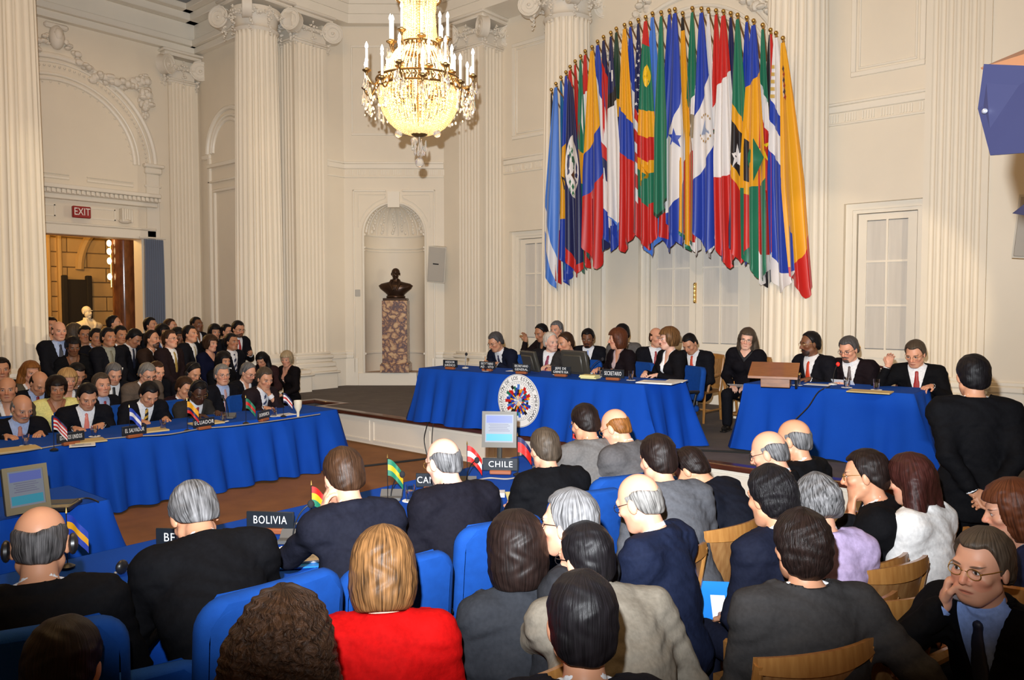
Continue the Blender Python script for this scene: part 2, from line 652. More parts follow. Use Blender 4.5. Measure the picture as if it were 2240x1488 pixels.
# arch round the central bay
m2 = MB()
cxa, cza = -6.15, 5.55
for r_, w_ in ((1.62, 0.05), (1.42, 0.03), (1.30, 0.045)):
    pts = [(cxa + r_ * math.cos(PI * k / 32), YW - 0.01, cza + r_ * math.sin(PI * k / 32)) for k in range(33)]
    pts = [(cxa + r_, YW - 0.01, 1.2)] + pts + [(cxa - r_, YW - 0.01, 1.2)] if r_ > 1.5 else pts
    m2.tube(pts, w_, 8)
m2.build('arch_mould', TRIM, tr)
for a, b, sg in (((-7.75, 11.56, 6.6), (-6.7, 11.56, 7.75), 0.35), ((-5.6, 11.56, 7.75), (-4.6, 11.56, 6.6), 0.35), ((-7.75, 11.56, 6.6), (-7.72, 11.56, 6.0), 0)):
    o = garland(a, b, sg, 0.09, int(abs(a[0]) * 10), 30).build('garland', PLASTER, tr)
    o['kind'] = 'stuff'


# ---------------------------------------------------------------- doors of the end wall
PANE = mat('curtained_glass', (0.66, 0.62, 0.56), 0.16, noise=0.05, nscale=3, stretch=(6, 6, 0.4))
ROWS = [3.33, 2.74, 2.11, 1.48]


def door(name, a, b, h, leaves):
    root = sempty(name)
    m2 = MB()
    y = YW
    for e, w, dp in ((0, 0.09, 0.10), (0.09, 0.05, 0.13)):
        m2.box((a + e, y + dp, DZ), (a + e + w, y + 0.28, h - e - w)).box((b - e - w, y + dp, DZ), (b - e, y + 0.28, h - e - w))
        m2.box((a + e, y + dp, h - e - w), (b - e, y + 0.28, h - e))
    m2.build('door_frame', TRIM, root, smooth=False)
    A, B = a + 0.15, b - 0.15
    wl = (B - A) / leaves
    for i in range(leaves):
        l, r = A + i * wl + 0.004, A + (i + 1) * wl - 0.004
        s = 0.115
        rows = [z for z in ROWS if z < h - 0.2]
        if h > 4:
            rows = [4.05] + rows
        leaf = MB()
        leaf.box((l, y + 0.17, DZ), (l + s, y + 0.23, h - 0.15)).box((r - s, y + 0.17, DZ), (r, y + 0.23, h - 0.15))
        leaf.box((l + s, y + 0.17, rows[0]), (r - s, y + 0.23, h - 0.15)).box((l + s, y + 0.17, 1.36), (r - s, y + 0.23, 1.48))
        leaf.box((l + s, y + 0.17, DZ), (r - s, y + 0.23, 0.70))
        leaf.box((l + s, y + 0.20, 0.70), (r - s, y + 0.23, 1.36))
        lf = leaf.build('door_leaf', TRIM, root, smooth=False)
        mid = (l + r) / 2
        mm = MB()
        mm.box((mid - 0.014, y + 0.172, 1.48), (mid + 0.014, y + 0.225, rows[0]))
        for z in rows[1:-1]:
            mm.box((l + s, y + 0.174, z - 0.014), (r - s, y + 0.224, z + 0.014))
        mm.build('muntin', TRIM, lf, smooth=False)
        for c0, c1 in ((l + s, mid - 0.014), (mid + 0.014, r - s)):
            for z1, z0 in zip(rows[:-1], rows[1:]):
                MB().box((c0, y + 0.195, z0 + 0.014), (c1, y + 0.205, z1 - 0.014)).build('pane', PANE, lf, smooth=False)
    m3 = MB()
    hx = (A + B) / 2 - 0.06 if leaves == 2 else A + 0.05
    if leaves == 2:
        m3.tube([(hx + .06, y + 0.13, 2.18), (hx + .06, y + 0.13, 2.46)], 0.018, 8)
        for z in (2.18, 2.25, 2.32, 2.39, 2.46):
            m3.sphere((hx + .06, y + 0.13, z), 0.026, 8, 6)
        m3.box((hx + .045, y + 0.12, 2.15), (hx + .075, y + 0.18, 2.49))
    else:
        m3.sphere((hx, y + 0.13, 1.5), 0.03, 10, 6)
        m3.tube([(hx, y + .13, 1.5), (hx, y + .18, 1.5)], 0.012, 6)
    m3.build('bolt_handle' if leaves == 2 else 'door_knob', GOLD, root)
    MB().box((A, y + 0.24, DZ), (B, y + 0.27, h)).build('backing', mat('door_blind', (0.4, 0.38, 0.35), 0.8), root, smooth=False)
    return root


door('door_1', *DA, HA, 1)
door('door_2', *DC, HC_, 2)
door('door_3', *DB, HA, 1)
# gold curtain bar behind the left leaf
o = MB().box((-6.84, YW + 0.178, 2.095), (-6.17, YW + 0.192, 2.125)).build('brass_bar', GOLD, bpy.data.objects['door_2'], smooth=False)

# plinth of the end wall
tr3 = sempty('baseboard_end')
for a, b in ((-11.34, -10.85), (-10.2, -10.02), (-8.95, -8.7), (-7.8, -7.06), (-5.04, -4.6), (-3.75, -3.64), (-2.56, -2.4), (-1.8, -1.3)):
    yy = 11.06 if a < -10.8 or a > -1.9 else YW
    m2 = MB()
    m2.box((a, yy - 0.03, 0), (b, yy + 0.01, 1.04)).box((a, yy - 0.06, 1.04), (b, yy + 0.01, 1.12), 0.015).box((a, yy - 0.035, 1.12), (b, yy + 0.01, 1.17), 0.01)
    m2.build('plinth', TRIM, tr3)

# ---------------------------------------------------------------- canted wall with the niche
PL, PR = Vector((-12.84, 9.74)), Vector((-11.30, 11.06))
NL = (PR - PL).length
MN = wallM(PL, PR - PL)
U0, NR, ZS, ZP = NL / 2, 0.615, 0.745, 3.57
nw = sempty('wall_niche')
mb = MB()
# local y is "out into the room"; the wall is 0.12 thick behind y=0
K = 28
arc = [(U0 - NR * math.cos(PI * k / K), ZP + NR * math.sin(PI * k / K)) for k in range(K + 1)]
mb.add([(0, 0, 0), (U0 - NR, 0, 0), (U0 - NR, 0, 8.6), (0, 0, 8.6)], [(0, 1, 2, 3)])
mb.add([(U0 + NR, 0, 0), (NL, 0, 0), (NL, 0, 8.6), (U0 + NR, 0, 8.6)], [(0, 1, 2, 3)])
mb.add([(U0 - NR, 0, 0), (U0 + NR, 0, 0), (U0 + NR, 0, ZS), (U0 - NR, 0, ZS)], [(0, 1, 2, 3)])
for (u, z), (u2, z2) in zip(arc[:-1], arc[1:]):
    mb.add([(u, 0, z), (u2, 0, z2), (u2, 0, 8.6), (u, 0, 8.6)], [(0, 1, 2, 3)])
mb.xf(MN)
mb.build('wall_surface', WALL, nw, smooth=False)
mb = MB()
P = []
for z in (ZS, 1.12, 1.13, 3.30, 3.31, ZP):
    e = 0.0
    P.append([(U0 - (NR - e) * math.cos(PI * k / K), -(NR - e) * math.sin(PI * k / K) * 0.95, z) for k in range(K + 1)])
mb.grid(P)
P = []
for j in range(13):
    t = PI / 2 * j / 12
    P.append([(U0 - NR * math.cos(t) * math.cos(PI * k / K), -NR * math.cos(t) * math.sin(PI * k / K) * 0.95, ZP + NR * math.sin(t)) for k in range(K + 1)])
mb.grid(P)
mb.xf(MN)
mb.build('niche_recess', WALL, nw)
mb = MB()
mb.add([(U0 - NR, 0.04, ZS), (U0 + NR, 0.04, ZS)] + [(U0 + NR * math.cos(PI * k / K), -NR * math.sin(PI * k / K) * 0.95, ZS) for k in range(K + 1)], [tuple(range(K + 3))])
mb.xf(MN)
mb.build('niche_floor', mat('niche_stone', (0.42, 0.27, 0.17), 0.5), nw, smooth=False)
# bands of the conch and the recess
for z, w in ((3.30, 0.02), (3.56, 0.025), (1.13, 0.025), (3.24, 0.012)):
    m2 = MB().tube([(U0 - (NR - 0.01) * math.cos(PI * k / K), -(NR - 0.01) * math.sin(PI * k / K) * 0.95, z) for k in range(K + 1)], w, 6)
    m2.xf(MN)
    m2.build('niche_band', TRIM, nw)
m2 = MB()
for k in range(1, 8):
    a = PI * k / 8
    m2.tube([(U0 - NR * 0.985 * math.cos(t) * math.cos(a), -NR * 0.985 * math.cos(t) * math.sin(a) * 0.95, ZP + NR * 0.985 * math.sin(t)) for t in [PI / 2 * q / 10 * 0.93 for q in range(11)]], 0.014, 5)
g_ = random.Random(3)
for k in range(8):
    a = PI * (k + 0.5) / 8
    for q in range(9):
        t = 0.12 + 0.1 * q
        r_ = 0.03 * (1.2 - t * 0.7)
        m2.sphere((U0 - NR * 0.98 * math.cos(t) * math.cos(a + g_.uniform(-.08, .08)), -NR * 0.98 * math.cos(t) * math.sin(a) * 0.95, ZP + NR * 0.98 * math.sin(t)), (r_, r_, r_ * 1.3), 7, 5)
m2.xf(MN)
m2.build('conch_relief', PLASTER, nw)['kind'] = 'stuff'
# frame of the niche, keystone, panels, string course, plinth
m2 = MB()
m2.tube([(U0 - NR - 0.02, 0.0, ZS)] + [(u - 0.02 * math.cos(PI * k / K), 0.0, z + 0.02 * math.sin(PI * k / K)) for k, (u, z) in enumerate(arc)] + [(U0 + NR + 0.02, 0.0, ZS)], 0.028, 8)
m2.xf(MN)
m2.build('niche_mould', TRIM, nw)
m2 = MB()
m2.prism([(U0 - 0.12, 0.0), (U0 + 0.12, 0.0), (U0 + 0.12, 0.07), (U0 - 0.12, 0.07)], 4.10, 4.42)
for s_ in (-1, 1):
    x0, x1 = U0 + s_ * 0.82, U0 + s_ * 0.80
    m2.box((U0 + s_ * 0.80, -0.01, ZS), (U0 + s_ * 0.835, 0.03, 4.46), 0.01)
    m2.box((U0 + s_ * 0.16, -0.01, 4.42), (U0 + s_ * 0.835, 0.03, 4.46), 0.01)
    pts = [(U0 + s_ * (0.17 + 0.55 * (1 - math.cos(t))), 0.005, 3.75 + 0.6 * math.cos(t - PI / 2 + PI / 2)) for t in [PI / 2 * k / 10 for k in range(11)]]
    m2.tube([(U0 + s_ * 0.17, 0.005, 4.36), (U0 + s_ * 0.72, 0.005, 4.36), (U0 + s_ * 0.72, 0.005, 3.7)], 0.012, 5)
    m2.tube([(U0 + s_ * 0.17, 0.005, 4.33)] + [(U0 + s_ * (0.72 * math.sin(t)), 0.005, ZP + 0.74 * math.cos(t)) for t in [0.28 + k / 10 * 0.95 for k in range(11)]], 0.012, 5)
m2.xf(MN)
m2.build('niche_surround', TRIM, nw)
m2 = MB()
for a, b, o_, z0, z1 in ((0, NL, 0.05, 4.98, 5.02), (0, NL, 0.035, 4.88, 4.98), (0, NL, 0.03, 4.70, 4.73), (0.16, NL - 0.16, 0.02, 5.55, 5.60), (0.16, NL - 0.16, 0.02, 7.3, 7.35),
                         (0.16, 0.2, 0.02, 5.6, 7.3), (NL - 0.2, NL - 0.16, 0.02, 5.6, 7.3),
                         (0, U0 - 0.835, 0.05, 1.04, 1.12), (U0 + 0.835, NL, 0.05, 1.04, 1.12), (0, U0 - 0.835, 0.03, 1.12, 1.17), (U0 + 0.835, NL, 0.03, 1.12, 1.17),
                         (0, U0 - 0.75, 0.03, 0, 1.04), (U0 + 0.75, NL, 0.03, 0, 1.04), (U0 - 0.75, U0 + 0.75, 0.035, 0, 0.735)):
    m2.box((a, -0.01, z0), (b, o_, z1), 0.008)
m2.xf(MN)
m2.build('mouldings', TRIM, nw)
m3 = MB()
x, k = 0.03, 0
while x < NL:
    m3.box((x, -0.005, 4.75), (x + 0.018, 0.016, 4.86))
    k += 1
    x += 0.036 if k % 5 else 0.10
m3.xf(MN)
m3.build('frieze_reeds', TRIM, nw, smooth=False)['kind'] = 'stuff'
m2 = MB().box((U0 - 0.80, 0.0, 2.30), (U0 - 0.70, 0.02, 2.44), 0.006)
m2.xf(MN)
tag(m2.build('switch_plate', mat('switch_grey', (0.45, 0.42, 0.37), 0.5)), 'small grey wall switch plate beside the bust niche', 'switch')

# strip of the long wall between its pilaster and the niche wall
lw = sempty('wall_left')
mb = MB().box((-13.45, 9.24, 0), (-12.84, 9.9, 8.6)).box((-13.6, 8.06, 0), (-13.2, 9.9, 8.6))
mb.build('wall_surface', WALL, lw, smooth=False)
m2 = MB()
for o_, z0, z1 in ((0.05, 4.98, 5.02), (0.035, 4.88, 4.98), (0.03, 4.70, 4.73), (0.03, 0, 1.04), (0.06, 1.04, 1.12), (0.035, 1.12, 1.17)):
    m2.box((-12.85, 9.2, z0), (-12.84 + o_, 9.77, z1), 0.008)
m2.build('mouldings', TRIM, lw)

# canted wall to the right
P2 = Vector((-1.32, 11.06))
MR = wallM(P2, (1.55, -1.32))
rw = sempty('wall_right')
mb = MB().box((0, -0.2, 0), (3.4, 0, 8.6))
mb.xf(MR)
mb.build('wall_surface', WALL, rw, smooth=False)
m2 = MB()
for o_, z0, z1 in ((0.03, 0, 1.04), (0.06, 1.04, 1.12), (0.035, 1.12, 1.17), (0.05, 4.98, 5.02), (0.035, 4.88, 4.98), (0.03, 4.7, 4.73)):
    m2.box((0.0, -0.01, z0), (3.4, o_, z1), 0.01)
m2.box((0.22, -0.01, 1.17), (0.28, 0.025, 4.7), 0.008)
m2.xf(MR)
m2.build('mouldings', TRIM, rw)

# ---------------------------------------------------------------- entablature and ceilings
en = sempty('trim_3')
path = [(XF + 0.08, -3), (XF + 0.08, 9.62), (PL.x + 0.10, PL.y - 0.12), (PR.x + 0.12, PR.y - 0.10), (-11.0, YF - 0.06), (4, YF - 0.06)]
path = [(XF + 0.10, -3), (XF + 0.10, 9.70), (-11.24, YF - 0.10), (-1.36, YF - 0.10), (2.2, 7.98)]


def band(pts, out, z0, z1, back=0.9):
    m = MB()
    n = len(pts)
    offs = []
    for i in range(n):
        d1 = Vector(pts[i]) - Vector(pts[i - 1]) if i else Vector(pts[1]) - Vector(pts[0])
        d2 = Vector(pts[i + 1]) - Vector(pts[i]) if i < n - 1 else d1
        n1, n2 = Vector((d1.y, -d1.x)).normalized(), Vector((d2.y, -d2.x)).normalized()
        nn = (n1 + n2).normalized()
        offs.append(nn / max(0.3, nn.dot(n1)))
    P = []
    for i in range(n):
        p = Vector(pts[i])
        a, b = p + offs[i] * out, p - offs[i] * back
        P.append([(a.x, a.y, z0), (a.x, a.y, z1), (b.x, b.y, z1), (b.x, b.y, z0), (a.x, a.y, z0)])
    return m.grid(P)


for out, z0, z1, back in ((0.0, 7.72, 7.90, 0.80), (0.03, 7.90, 8.08, 0.80), (0.07, 8.08, 8.16, 0.80), (0.0, 8.16, 8.56, 0.80), (0.10, 8.56, 8.64, 0.5), (0.28, 8.64, 8.80, 0.5), (0.42, 8.80, 8.92, 0.5)):
    band(path, out, z0, z1, back).build('architrave', TRIM, en, ang=20)
m3 = MB()
g_ = random.Random(9)
for (p, q) in zip(path[:-1], path[1:]):
    p, q = Vector(p), Vector(q)
    L = (q - p).length
    d = (q - p) / L
    nn = Vector((d.y, -d.x))
    t = 0.2
    while t < L and t < 9:
        c = p + d * t if p.y > -2.5 else p + d * (L - t)
        for q_ in range(4):
            m3.sphere((c.x + nn.x * 0.01 + d.x * g_.uniform(-.1, .1), c.y + nn.y * 0.01 + d.y * g_.uniform(-.1, .1), 8.36 + g_.uniform(-.12, .12)), g_.uniform(0.025, 0.05), 6, 4)
        t += 0.16
m3.build('frieze_relief', PLASTER, en)['kind'] = 'stuff'
cl = MB().box((-13.3, -3, 9.5), (4, 12, 9.6))
struct('ceiling', cl, CEIL, smooth=False)

# ---------------------------------------------------------------- aisle behind the columns of the long wall
XE = -15.5
aw = sempty('wall_aisle')
DY0, DY1, DH = 3.9, 6.84, 3.42
mb = MB().box((XE - 0.35, -3, 0), (XE, DY0, 8.2)).box((XE - 0.35, DY1, 0), (XE, 8.2, 8.2)).box((XE - 0.35, DY0, DH), (XE, DY1, 8.2))
mb.box((XE, 8.05, 0), (-13.2, 8.3, 8.2))
mb.build('wall_surface', WALL, aw, smooth=False)
ay, az = 5.38, 4.86
m2 = MB()
for r_, w_ in ((1.76, 0.055), (1.66, 0.025), (1.44, 0.03), (1.36, 0.045)):
    m2.tube([(XE + 0.01, ay + r_ * math.cos(PI * k / 40), az + r_ * math.sin(PI * k / 40)) for k in range(41)], w_, 8)
m2.build('arch_mould', TRIM, aw)
m2 = MB()
for k in range(60):
    a = PI * k / 59
    m2.sphere((XE + 0.05, ay + 1.57 * math.cos(a), az + 1.57 * math.sin(a)), (0.03, 0.022, 0.022), 6, 4)
    if k % 2:
        m2.sphere((XE + 0.03, ay + 1.29 * math.cos(a), az + 1.29 * math.sin(a)), (0.02, 0.018, 0.018), 6, 4)
m2.build('arch_beads', TRIM, aw)['kind'] = 'stuff'
m2 = MB()
m2.box((XE, ay + 1.5, az - 0.02), (XE + 0.14, ay + 1.9, az + 0.05), 0.02).box((XE, ay + 1.53, az - 0.14), (XE + 0.1, ay + 1.86, az - 0.02), 0.02)
m2.box((XE, ay + 1.53, az - 0.40), (XE + 0.06, ay + 1.86, az - 0.36), 0.01).box((XE, ay + 1.56, 0), (XE + 0.05, ay + 1.82, az - 0.14), 0.01)
m2.build('impost', TRIM, aw)
m2 = MB()
for z0, z1, o_ in ((4.22, 4.30, 0.30), (4.14, 4.22, 0.22), (4.05, 4.14, 0.14), (3.60, 3.64, 0.08), (3.42, 3.60, 0.05)):
    m2.box((XE, 3.3, z0), (XE + o_, 7.12, z1), 0.012)
m2.build('door_cornice', TRIM, aw)
m2 = MB()
for k in range(46):
    y_ = 3.34 + k * 0.083
    m2.box((XE, y_, 4.15), (XE + 0.27, y_ + 0.045, 4.215))
m2.build('dentils', TRIM, aw, smooth=False)['kind'] = 'stuff'
m2 = MB()
for a, b in ((4.2, 5.3), (5.78, 6.35)):
    for p, q in (((a, 3.74), (b, 3.76)), ((a, 3.93), (b, 3.95)), ((a, 3.74), (a + .02, 3.95)), ((b - .02, 3.74), (b, 3.95))):
        m2.box((XE, p[0], p[1]), (XE + 0.02, q[0], q[1]))
for a, b in ((4.5, 5.55), (5.85, 6.7)):
    for zz, w_ in ((4.42, .05), (4.5, .02)):
        m2.box((XE, a, zz), (XE + 0.04, b, zz + w_), 0.008)
m2.build('frieze_panel', TRIM, aw, smooth=False)
m2 = MB()
for k in range(5):
    m2.box((XE, 6.42 + k * .05, 3.72), (XE + 0.16 - k * 0.02, 6.46 + k * 0.05, 3.98), 0.01)
m2.sphere((XE + 0.08, 6.5, 3.74), (0.09, 0.12, 0.05), 10, 6)
m2.build('console', TRIM, aw)
for i, (a, b, sg) in enumerate((((XE + .06, ay - .1, 6.95), (XE + .06, ay - 1.55, 6.7), .35), ((XE + .06, ay + .1, 6.95), (XE + .06, ay + 1.55, 6.55), .4), ((XE + .06, ay + 1.55, 6.6), (XE + .06, ay + 1.58, 5.85), 0))):
    garland(a, b, sg, 0.10, 90 + i, 30).build('garland', PLASTER, aw)['kind'] = 'stuff'
m2 = MB().sphere((XE + .06, ay, 6.95), (0.14, 0.13, 0.22), 12, 8).sphere((XE + .14, ay, 6.98), (0.08, 0.08, 0.12), 10, 7)
m2.box((XE, ay - .2, 7.1), (XE + .1, ay + .2, 7.2), .03)
m2.build('keystone_mask', PLASTER, aw)
# arch and panel on the end of the aisle
m2 = MB()
ax_, azz = -14.28, 5.2
for r_, w_ in ((0.82, 0.05), (0.68, 0.03), (0.60, 0.04)):
    m2.tube([(ax_ + r_ * math.cos(PI * k / 24), 8.04, azz + r_ * math.sin(PI * k / 24)) for k in range(25)], w_, 8)
m2.box((-15.3, 8.0, 5.1), (-14.98, 8.06, 5.2), .015).box((-15.05, 7.98, 4.9), (-13.3, 8.06, 4.98), .01).box((-15.05, 8.0, 4.6), (-13.3, 8.06, 4.64), .01)
m2.box((-15.06, 8.0, .2), (-14.98, 8.06, 5.1), .01).box((-14.86, 8.0, .3), (-14.80, 8.06, 4.4), .01).box((-14.86, 8.0, 4.4), (-13.3, 8.06, 4.46), .01)
m2.build('blind_arch', TRIM, aw)
# beams and ceiling of the aisle
ac = sempty('ceiling_aisle')
MB().box((-15.9, -3, 8.3), (-13.3, 8.4, 8.45)).build('ceiling_surface', CEIL, ac, smooth=False)
m2 = MB()
for d_, z0, z1 in ((0.14, 7.25, 7.38), (0.22, 7.38, 7.5), (0.12, 7.5, 7.85), (0.3, 7.85, 8.0), (0.45, 8.0, 8.12)):
    m2.box((XE - .01, -3, z0), (XE + d_, 8.06, z1), .01)
    m2.box((XE, 8.06 - d_, z0), (-13.3, 8.07, z1), .01)
m2.build('aisle_cornice', TRIM, ac)
m2 = MB()
for y_ in (1.6, 6.0):
    m2.box((-15.5, y_, 7.95), (-13.3, y_ + 0.5, 8.32), .02)
m2.build('beam', TRIM, ac)

# ---------------------------------------------------------------- lobby beyond the doorway
STONE = mat('lobby_stone', (0.42, 0.27, 0.10), 0.8, noise=0.12, nscale=1.5)
lb = sempty('wall_lobby')
XL = -20.5
MB().box((XL - 0.3, -1, 0), (XL, 12, 6)).build('wall_backing', mat('lobby_joint', (0.20, 0.12, 0.045), 0.9), lb, smooth=False)
pid = 0
meshes = {}
for r_ in range(9):
    y_ = 4.1 - (0.45 if r_ % 2 else 0)
    while y_ < 9.2:
        w_ = 0.9
        z0 = 0.9 + r_ * 0.36
        key = 's'
        if key not in meshes:
            meshes[key] = MB().box((0, 0, 0), (0.05, w_ - 0.02, 0.34), 0.012).mesh('stone_block')
            meshes[key].materials.append(STONE)
        o = bpy.data.objects.new('stone_block', meshes[key])
        o.location = (XL, y_, z0)
        o.parent = lb
        COL.objects.link(o)
        y_ += w_
m2 = MB()
for y_ in (5.0, 5.32, 6.35, 6.75, 7.0):
    m2.box((XL, y_, 0), (XL + 0.16, y_ + 0.10, 5.5), .03)
m2.build('wall_rib', STONE, lb)
m2 = MB().tube([(XL + 0.08, 9.0 + 1.5 * math.cos(a), 3.0 + 1.5 * math.sin(a)) for a in [PI / 2 + PI / 2 * k / 16 for k in range(17)]], 0.1, 8)
m2.build('lobby_arch', STONE, lb)
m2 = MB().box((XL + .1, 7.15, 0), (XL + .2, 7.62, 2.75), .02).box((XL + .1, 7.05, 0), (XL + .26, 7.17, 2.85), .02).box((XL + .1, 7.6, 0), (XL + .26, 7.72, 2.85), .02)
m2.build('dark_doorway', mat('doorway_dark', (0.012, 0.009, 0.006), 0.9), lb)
MB().box((XL, -1, 4.4), (-15.8, 10, 4.5)).build('lobby_ceiling', STONE, lb, smooth=False)
lc = sempty('column_lobby')
MB().lathe([(0.30, 0), (0.30, .3), (0.235, .4), (0.215, 4.0), (0.26, 4.1), (0.26, 4.4)], (-17.0, 7.12, 0), 28).build('shaft', mat('brown_marble', (0.16, 0.06, 0.025), 0.16, color2=(0.07, 0.025, 0.012), nscale=6, stretch=(2, 2, .7)), lc)
sc_ = thing('wall_sconce', 'small lit brass sconce bulbs beside the brown lobby column', 'lamp', (-17.0, 6.86, 2.5))
BULB = mat('lit_bulb', (1, .9, .7), 0.3, emit=(1.0, 0.78, 0.40), estr=9.0)
MB().tube([(0, 0, 0), (0, 0, 0.9)], 0.02, 8).build('stem', GOLD, sc_)
for z in (0.22, 0.55, 0.75, 0.92):
    MB().sphere((0.0, -0.03, z), (0.045, 0.045, 0.07), 10, 7).build('bulb', BULB, sc_)
lamp('lobby_light', 'POINT', (-17.6, 6.2, 3.9), 130, (1.0, 0.62, 0.22), 0.15)
lamp('lobby_light_back', 'POINT', (-18.6, 4.6, 3.6), 150, (1.0, 0.62, 0.22), 0.2)

# EXIT sign
ex = thing('exit_sign', 'red EXIT sign with white letters above the lobby doorway', 'sign', (XE + 0.19, 5.68, 3.83), PI / 2)
MB().box((-0.155, -0.03, -0.105), (0.155, 0.05, 0.105), .012).build('sign_box', mat('exit_red', (0.30, 0.008, 0.008), 0.4), ex)
text('EXIT', 0.19, 'lettering', mat('sign_white', (0.85, 0.82, 0.78), 0.5), ex, Matrix.Translation((0, -0.033, 0)), xscale=0.72)

# grey-blue curtain gathered at the doorway
cu = thing('door_curtain', 'gathered grey-blue curtain at the right side of the lobby doorway', 'curtain', (XE + 0.09, 7.02, 0))
P = []
for zi in range(9):
    z = 3.42 - 3.40 * zi / 8
    row = []
    for k in range(73):
        t = k / 72
        wv = 0.19 + 0.035 * (zi / 8)
        row.append((0.03 + 0.035 * math.sin(t * 2 * PI * 9 + 0.3 * math.sin(zi)), -wv + 2 * wv * t + 0.012 * math.sin(t * 2 * PI * 9 + 1.0), z))
    P.append(row)
MB().grid(P).build('drape', mat('slate_drape', (0.19, 0.215, 0.28), 0.85), cu, ang=80)
MB().tube([(0.03, -0.27, 3.45), (0.03, 0.25, 3.45)], 0.018, 8).build('curtain_rod', TRIM, cu)


# ---------------------------------------------------------------- wall loudspeakers
def wall_speaker(loc, rz, label, tilt):
    t = thing('wall_speaker', label, 'loudspeaker', loc, rz, 'white loudspeakers on the walls')
    m2 = MB()
    sec = [(-0.19, -0.10), (0.19, -0.10), (0.10, 0.13), (-0.10, 0.13)]
    m2.prism(sec, -0.36, 0.36)
    m2.xf(Matrix.Rotation(tilt, 4, 'X') @ Matrix.Rotation(0.1, 4, 'Y'))
    m2.build('cabinet', mat('speaker_white', (0.62, 0.57, 0.48), 0.5), t)
    m2 = MB().box((-0.17, -0.118, -0.34), (0.17, -0.098, 0.34), .008)
    m2.xf(Matrix.Rotation(tilt, 4, 'X') @ Matrix.Rotation(0.1, 4, 'Y'))
    m2.build('grille', mat('speaker_grille', (0.50, 0.46, 0.40), 0.8, bump=.4, bscale=900), t)
    m2 = MB().box((-0.07, -0.125, 0.0), (0.05, -0.116, 0.022))
    m2.xf(Matrix.Rotation(tilt, 4, 'X') @ Matrix.Rotation(0.1, 4, 'Y'))
    m2.build('badge', BLACK, t)
    MB().box((-0.05, 0.08, -0.08), (0.05, 0.30, 0.08)).build('bracket', TRIM, t)


p = MN @ Vector((NL - 0.10, 0.22, 2.94))
wall_speaker(p, math.atan2(PR.y - PL.y, PR.x - PL.x) - 0.25, 'tilted white loudspeaker on the wall to the right of the bust niche', 0.10)
p = MR @ Vector((0.42, 0.3, 3.0))
wall_speaker(p, math.atan2(-1.32, 1.55) + 0.55, 'white loudspeaker on the far right wall under the blue lamp shutters', 0.05)


# ---------------------------------------------------------------- busts
def bust_mesh(mb, s=1.0, coat=True):
    # torso cut off below the chest, neck and head; local z=0 at the foot, facing -Y
    mb.lathe([(0.17, 0), (0.19, 0.02), (0.19, 0.06), (0.13, 0.09)], (0, 0, 0), 20)
    P = []
    for i, (z, w, d, o_) in enumerate(((0.06, 0.15, 0.11, 0), (0.13, 0.21, 0.14, 0), (0.22, 0.31, 0.155, 0), (0.29, 0.345, 0.15, 0.0), (0.335, 0.29, 0.125, 0.0), (0.37, 0.16, 0.09, 0.0), (0.40, 0.075, 0.075, -0.005), (0.45, 0.066, 0.072, -0.01))):
        P.append([(w * math.copysign(abs(math.cos(a)) ** 0.75, math.cos(a)), d * math.sin(a) * (1 + 0.04 * math.sin(5 * a + i)) + o_, z) for a in [2 * PI * k / 28 for k in range(29)]])
    mb.grid(P)
    h = (0, -0.015, 0.56)
    mb.sphere((h[0], h[1] + 0.02, h[2] + 0.03), (0.083, 0.10, 0.095), 16, 12)
    mb.sphere((h[0], h[1] - 0.025, h[2] - 0.045), (0.066, 0.078, 0.085), 14, 10)
    mb.sphere((h[0], h[1] - 0.07, h[2] - 0.10), (0.035, 0.03, 0.03), 10, 7)
    mb.sphere((h[0], h[1] - 0.11, h[2] - 0.025), (0.016, 0.025, 0.032), 8, 6)
    for s_ in (-1, 1):
        mb.sphere((h[0] + s_ * 0.082, h[1] + 0.01, h[2] - 0.01), (0.012, 0.025, 0.036), 8, 6)
        mb.sphere((h[0] + s_ * 0.034, h[1] - 0.095, h[2] + 0.03), (0.03, 0.014, 0.01), 8, 5)
        mb.tube([(s_ * 0.07, -0.06, 0.41), (s_ * 0.10, -0.13, 0.33), (s_ * 0.03, -0.165, 0.18)], [0.03, 0.035, 0.02], 8)
    if coat:
        mb.sphere((h[0], h[1] - 0.10, h[2] - 0.065), (0.04, 0.02, 0.012), 8, 5)
    return mb


bc = MN @ Vector((U0 + 0.0, -0.16, 0))
bz = math.atan2(PR.y - PL.y, PR.x - PL.x)
pd = thing('marble_pedestal', 'tall pedestal of mottled tan and violet marble in the niche', 'pedestal', (bc.x, bc.y, ZS), bz)
MARB = mat('breccia_marble', (0.62, 0.42, 0.24), 0.25, coat=0.2)
nt = MARB.node_tree
b_ = nt.nodes['Principled BSDF']
tc = nt.nodes.new('ShaderNodeTexCoord')
nz = nt.nodes.new('ShaderNodeTexNoise')
nz.inputs['Scale'].default_value = 5
nz.inputs['Detail'].default_value = 5
mx = nt.nodes.new('ShaderNodeMix')
mx.data_type = 'VECTOR'
mx.inputs['Factor'].default_value = 0.30
vo = nt.nodes.new('ShaderNodeTexVoronoi')
vo.feature = 'DISTANCE_TO_EDGE'
vo.inputs['Scale'].default_value = 9.0
rp = nt.nodes.new('ShaderNodeValToRGB')
e_ = rp.color_ramp.elements
e_[0].color, e_[0].position = (0.13, 0.085, 0.095, 1), 0.02
e_[1].color, e_[1].position = (0.66, 0.44, 0.25, 1), 0.30
k_ = e_.new(0.12)
k_.color = (0.40, 0.21, 0.12, 1)
nt.links.new(tc.outputs['Object'], nz.inputs['Vector'])
nt.links.new(tc.outputs['Object'], mx.inputs[4])
nt.links.new(nz.outputs['Color'], mx.inputs[5])
nt.links.new(mx.outputs[1], vo.inputs['Vector'])
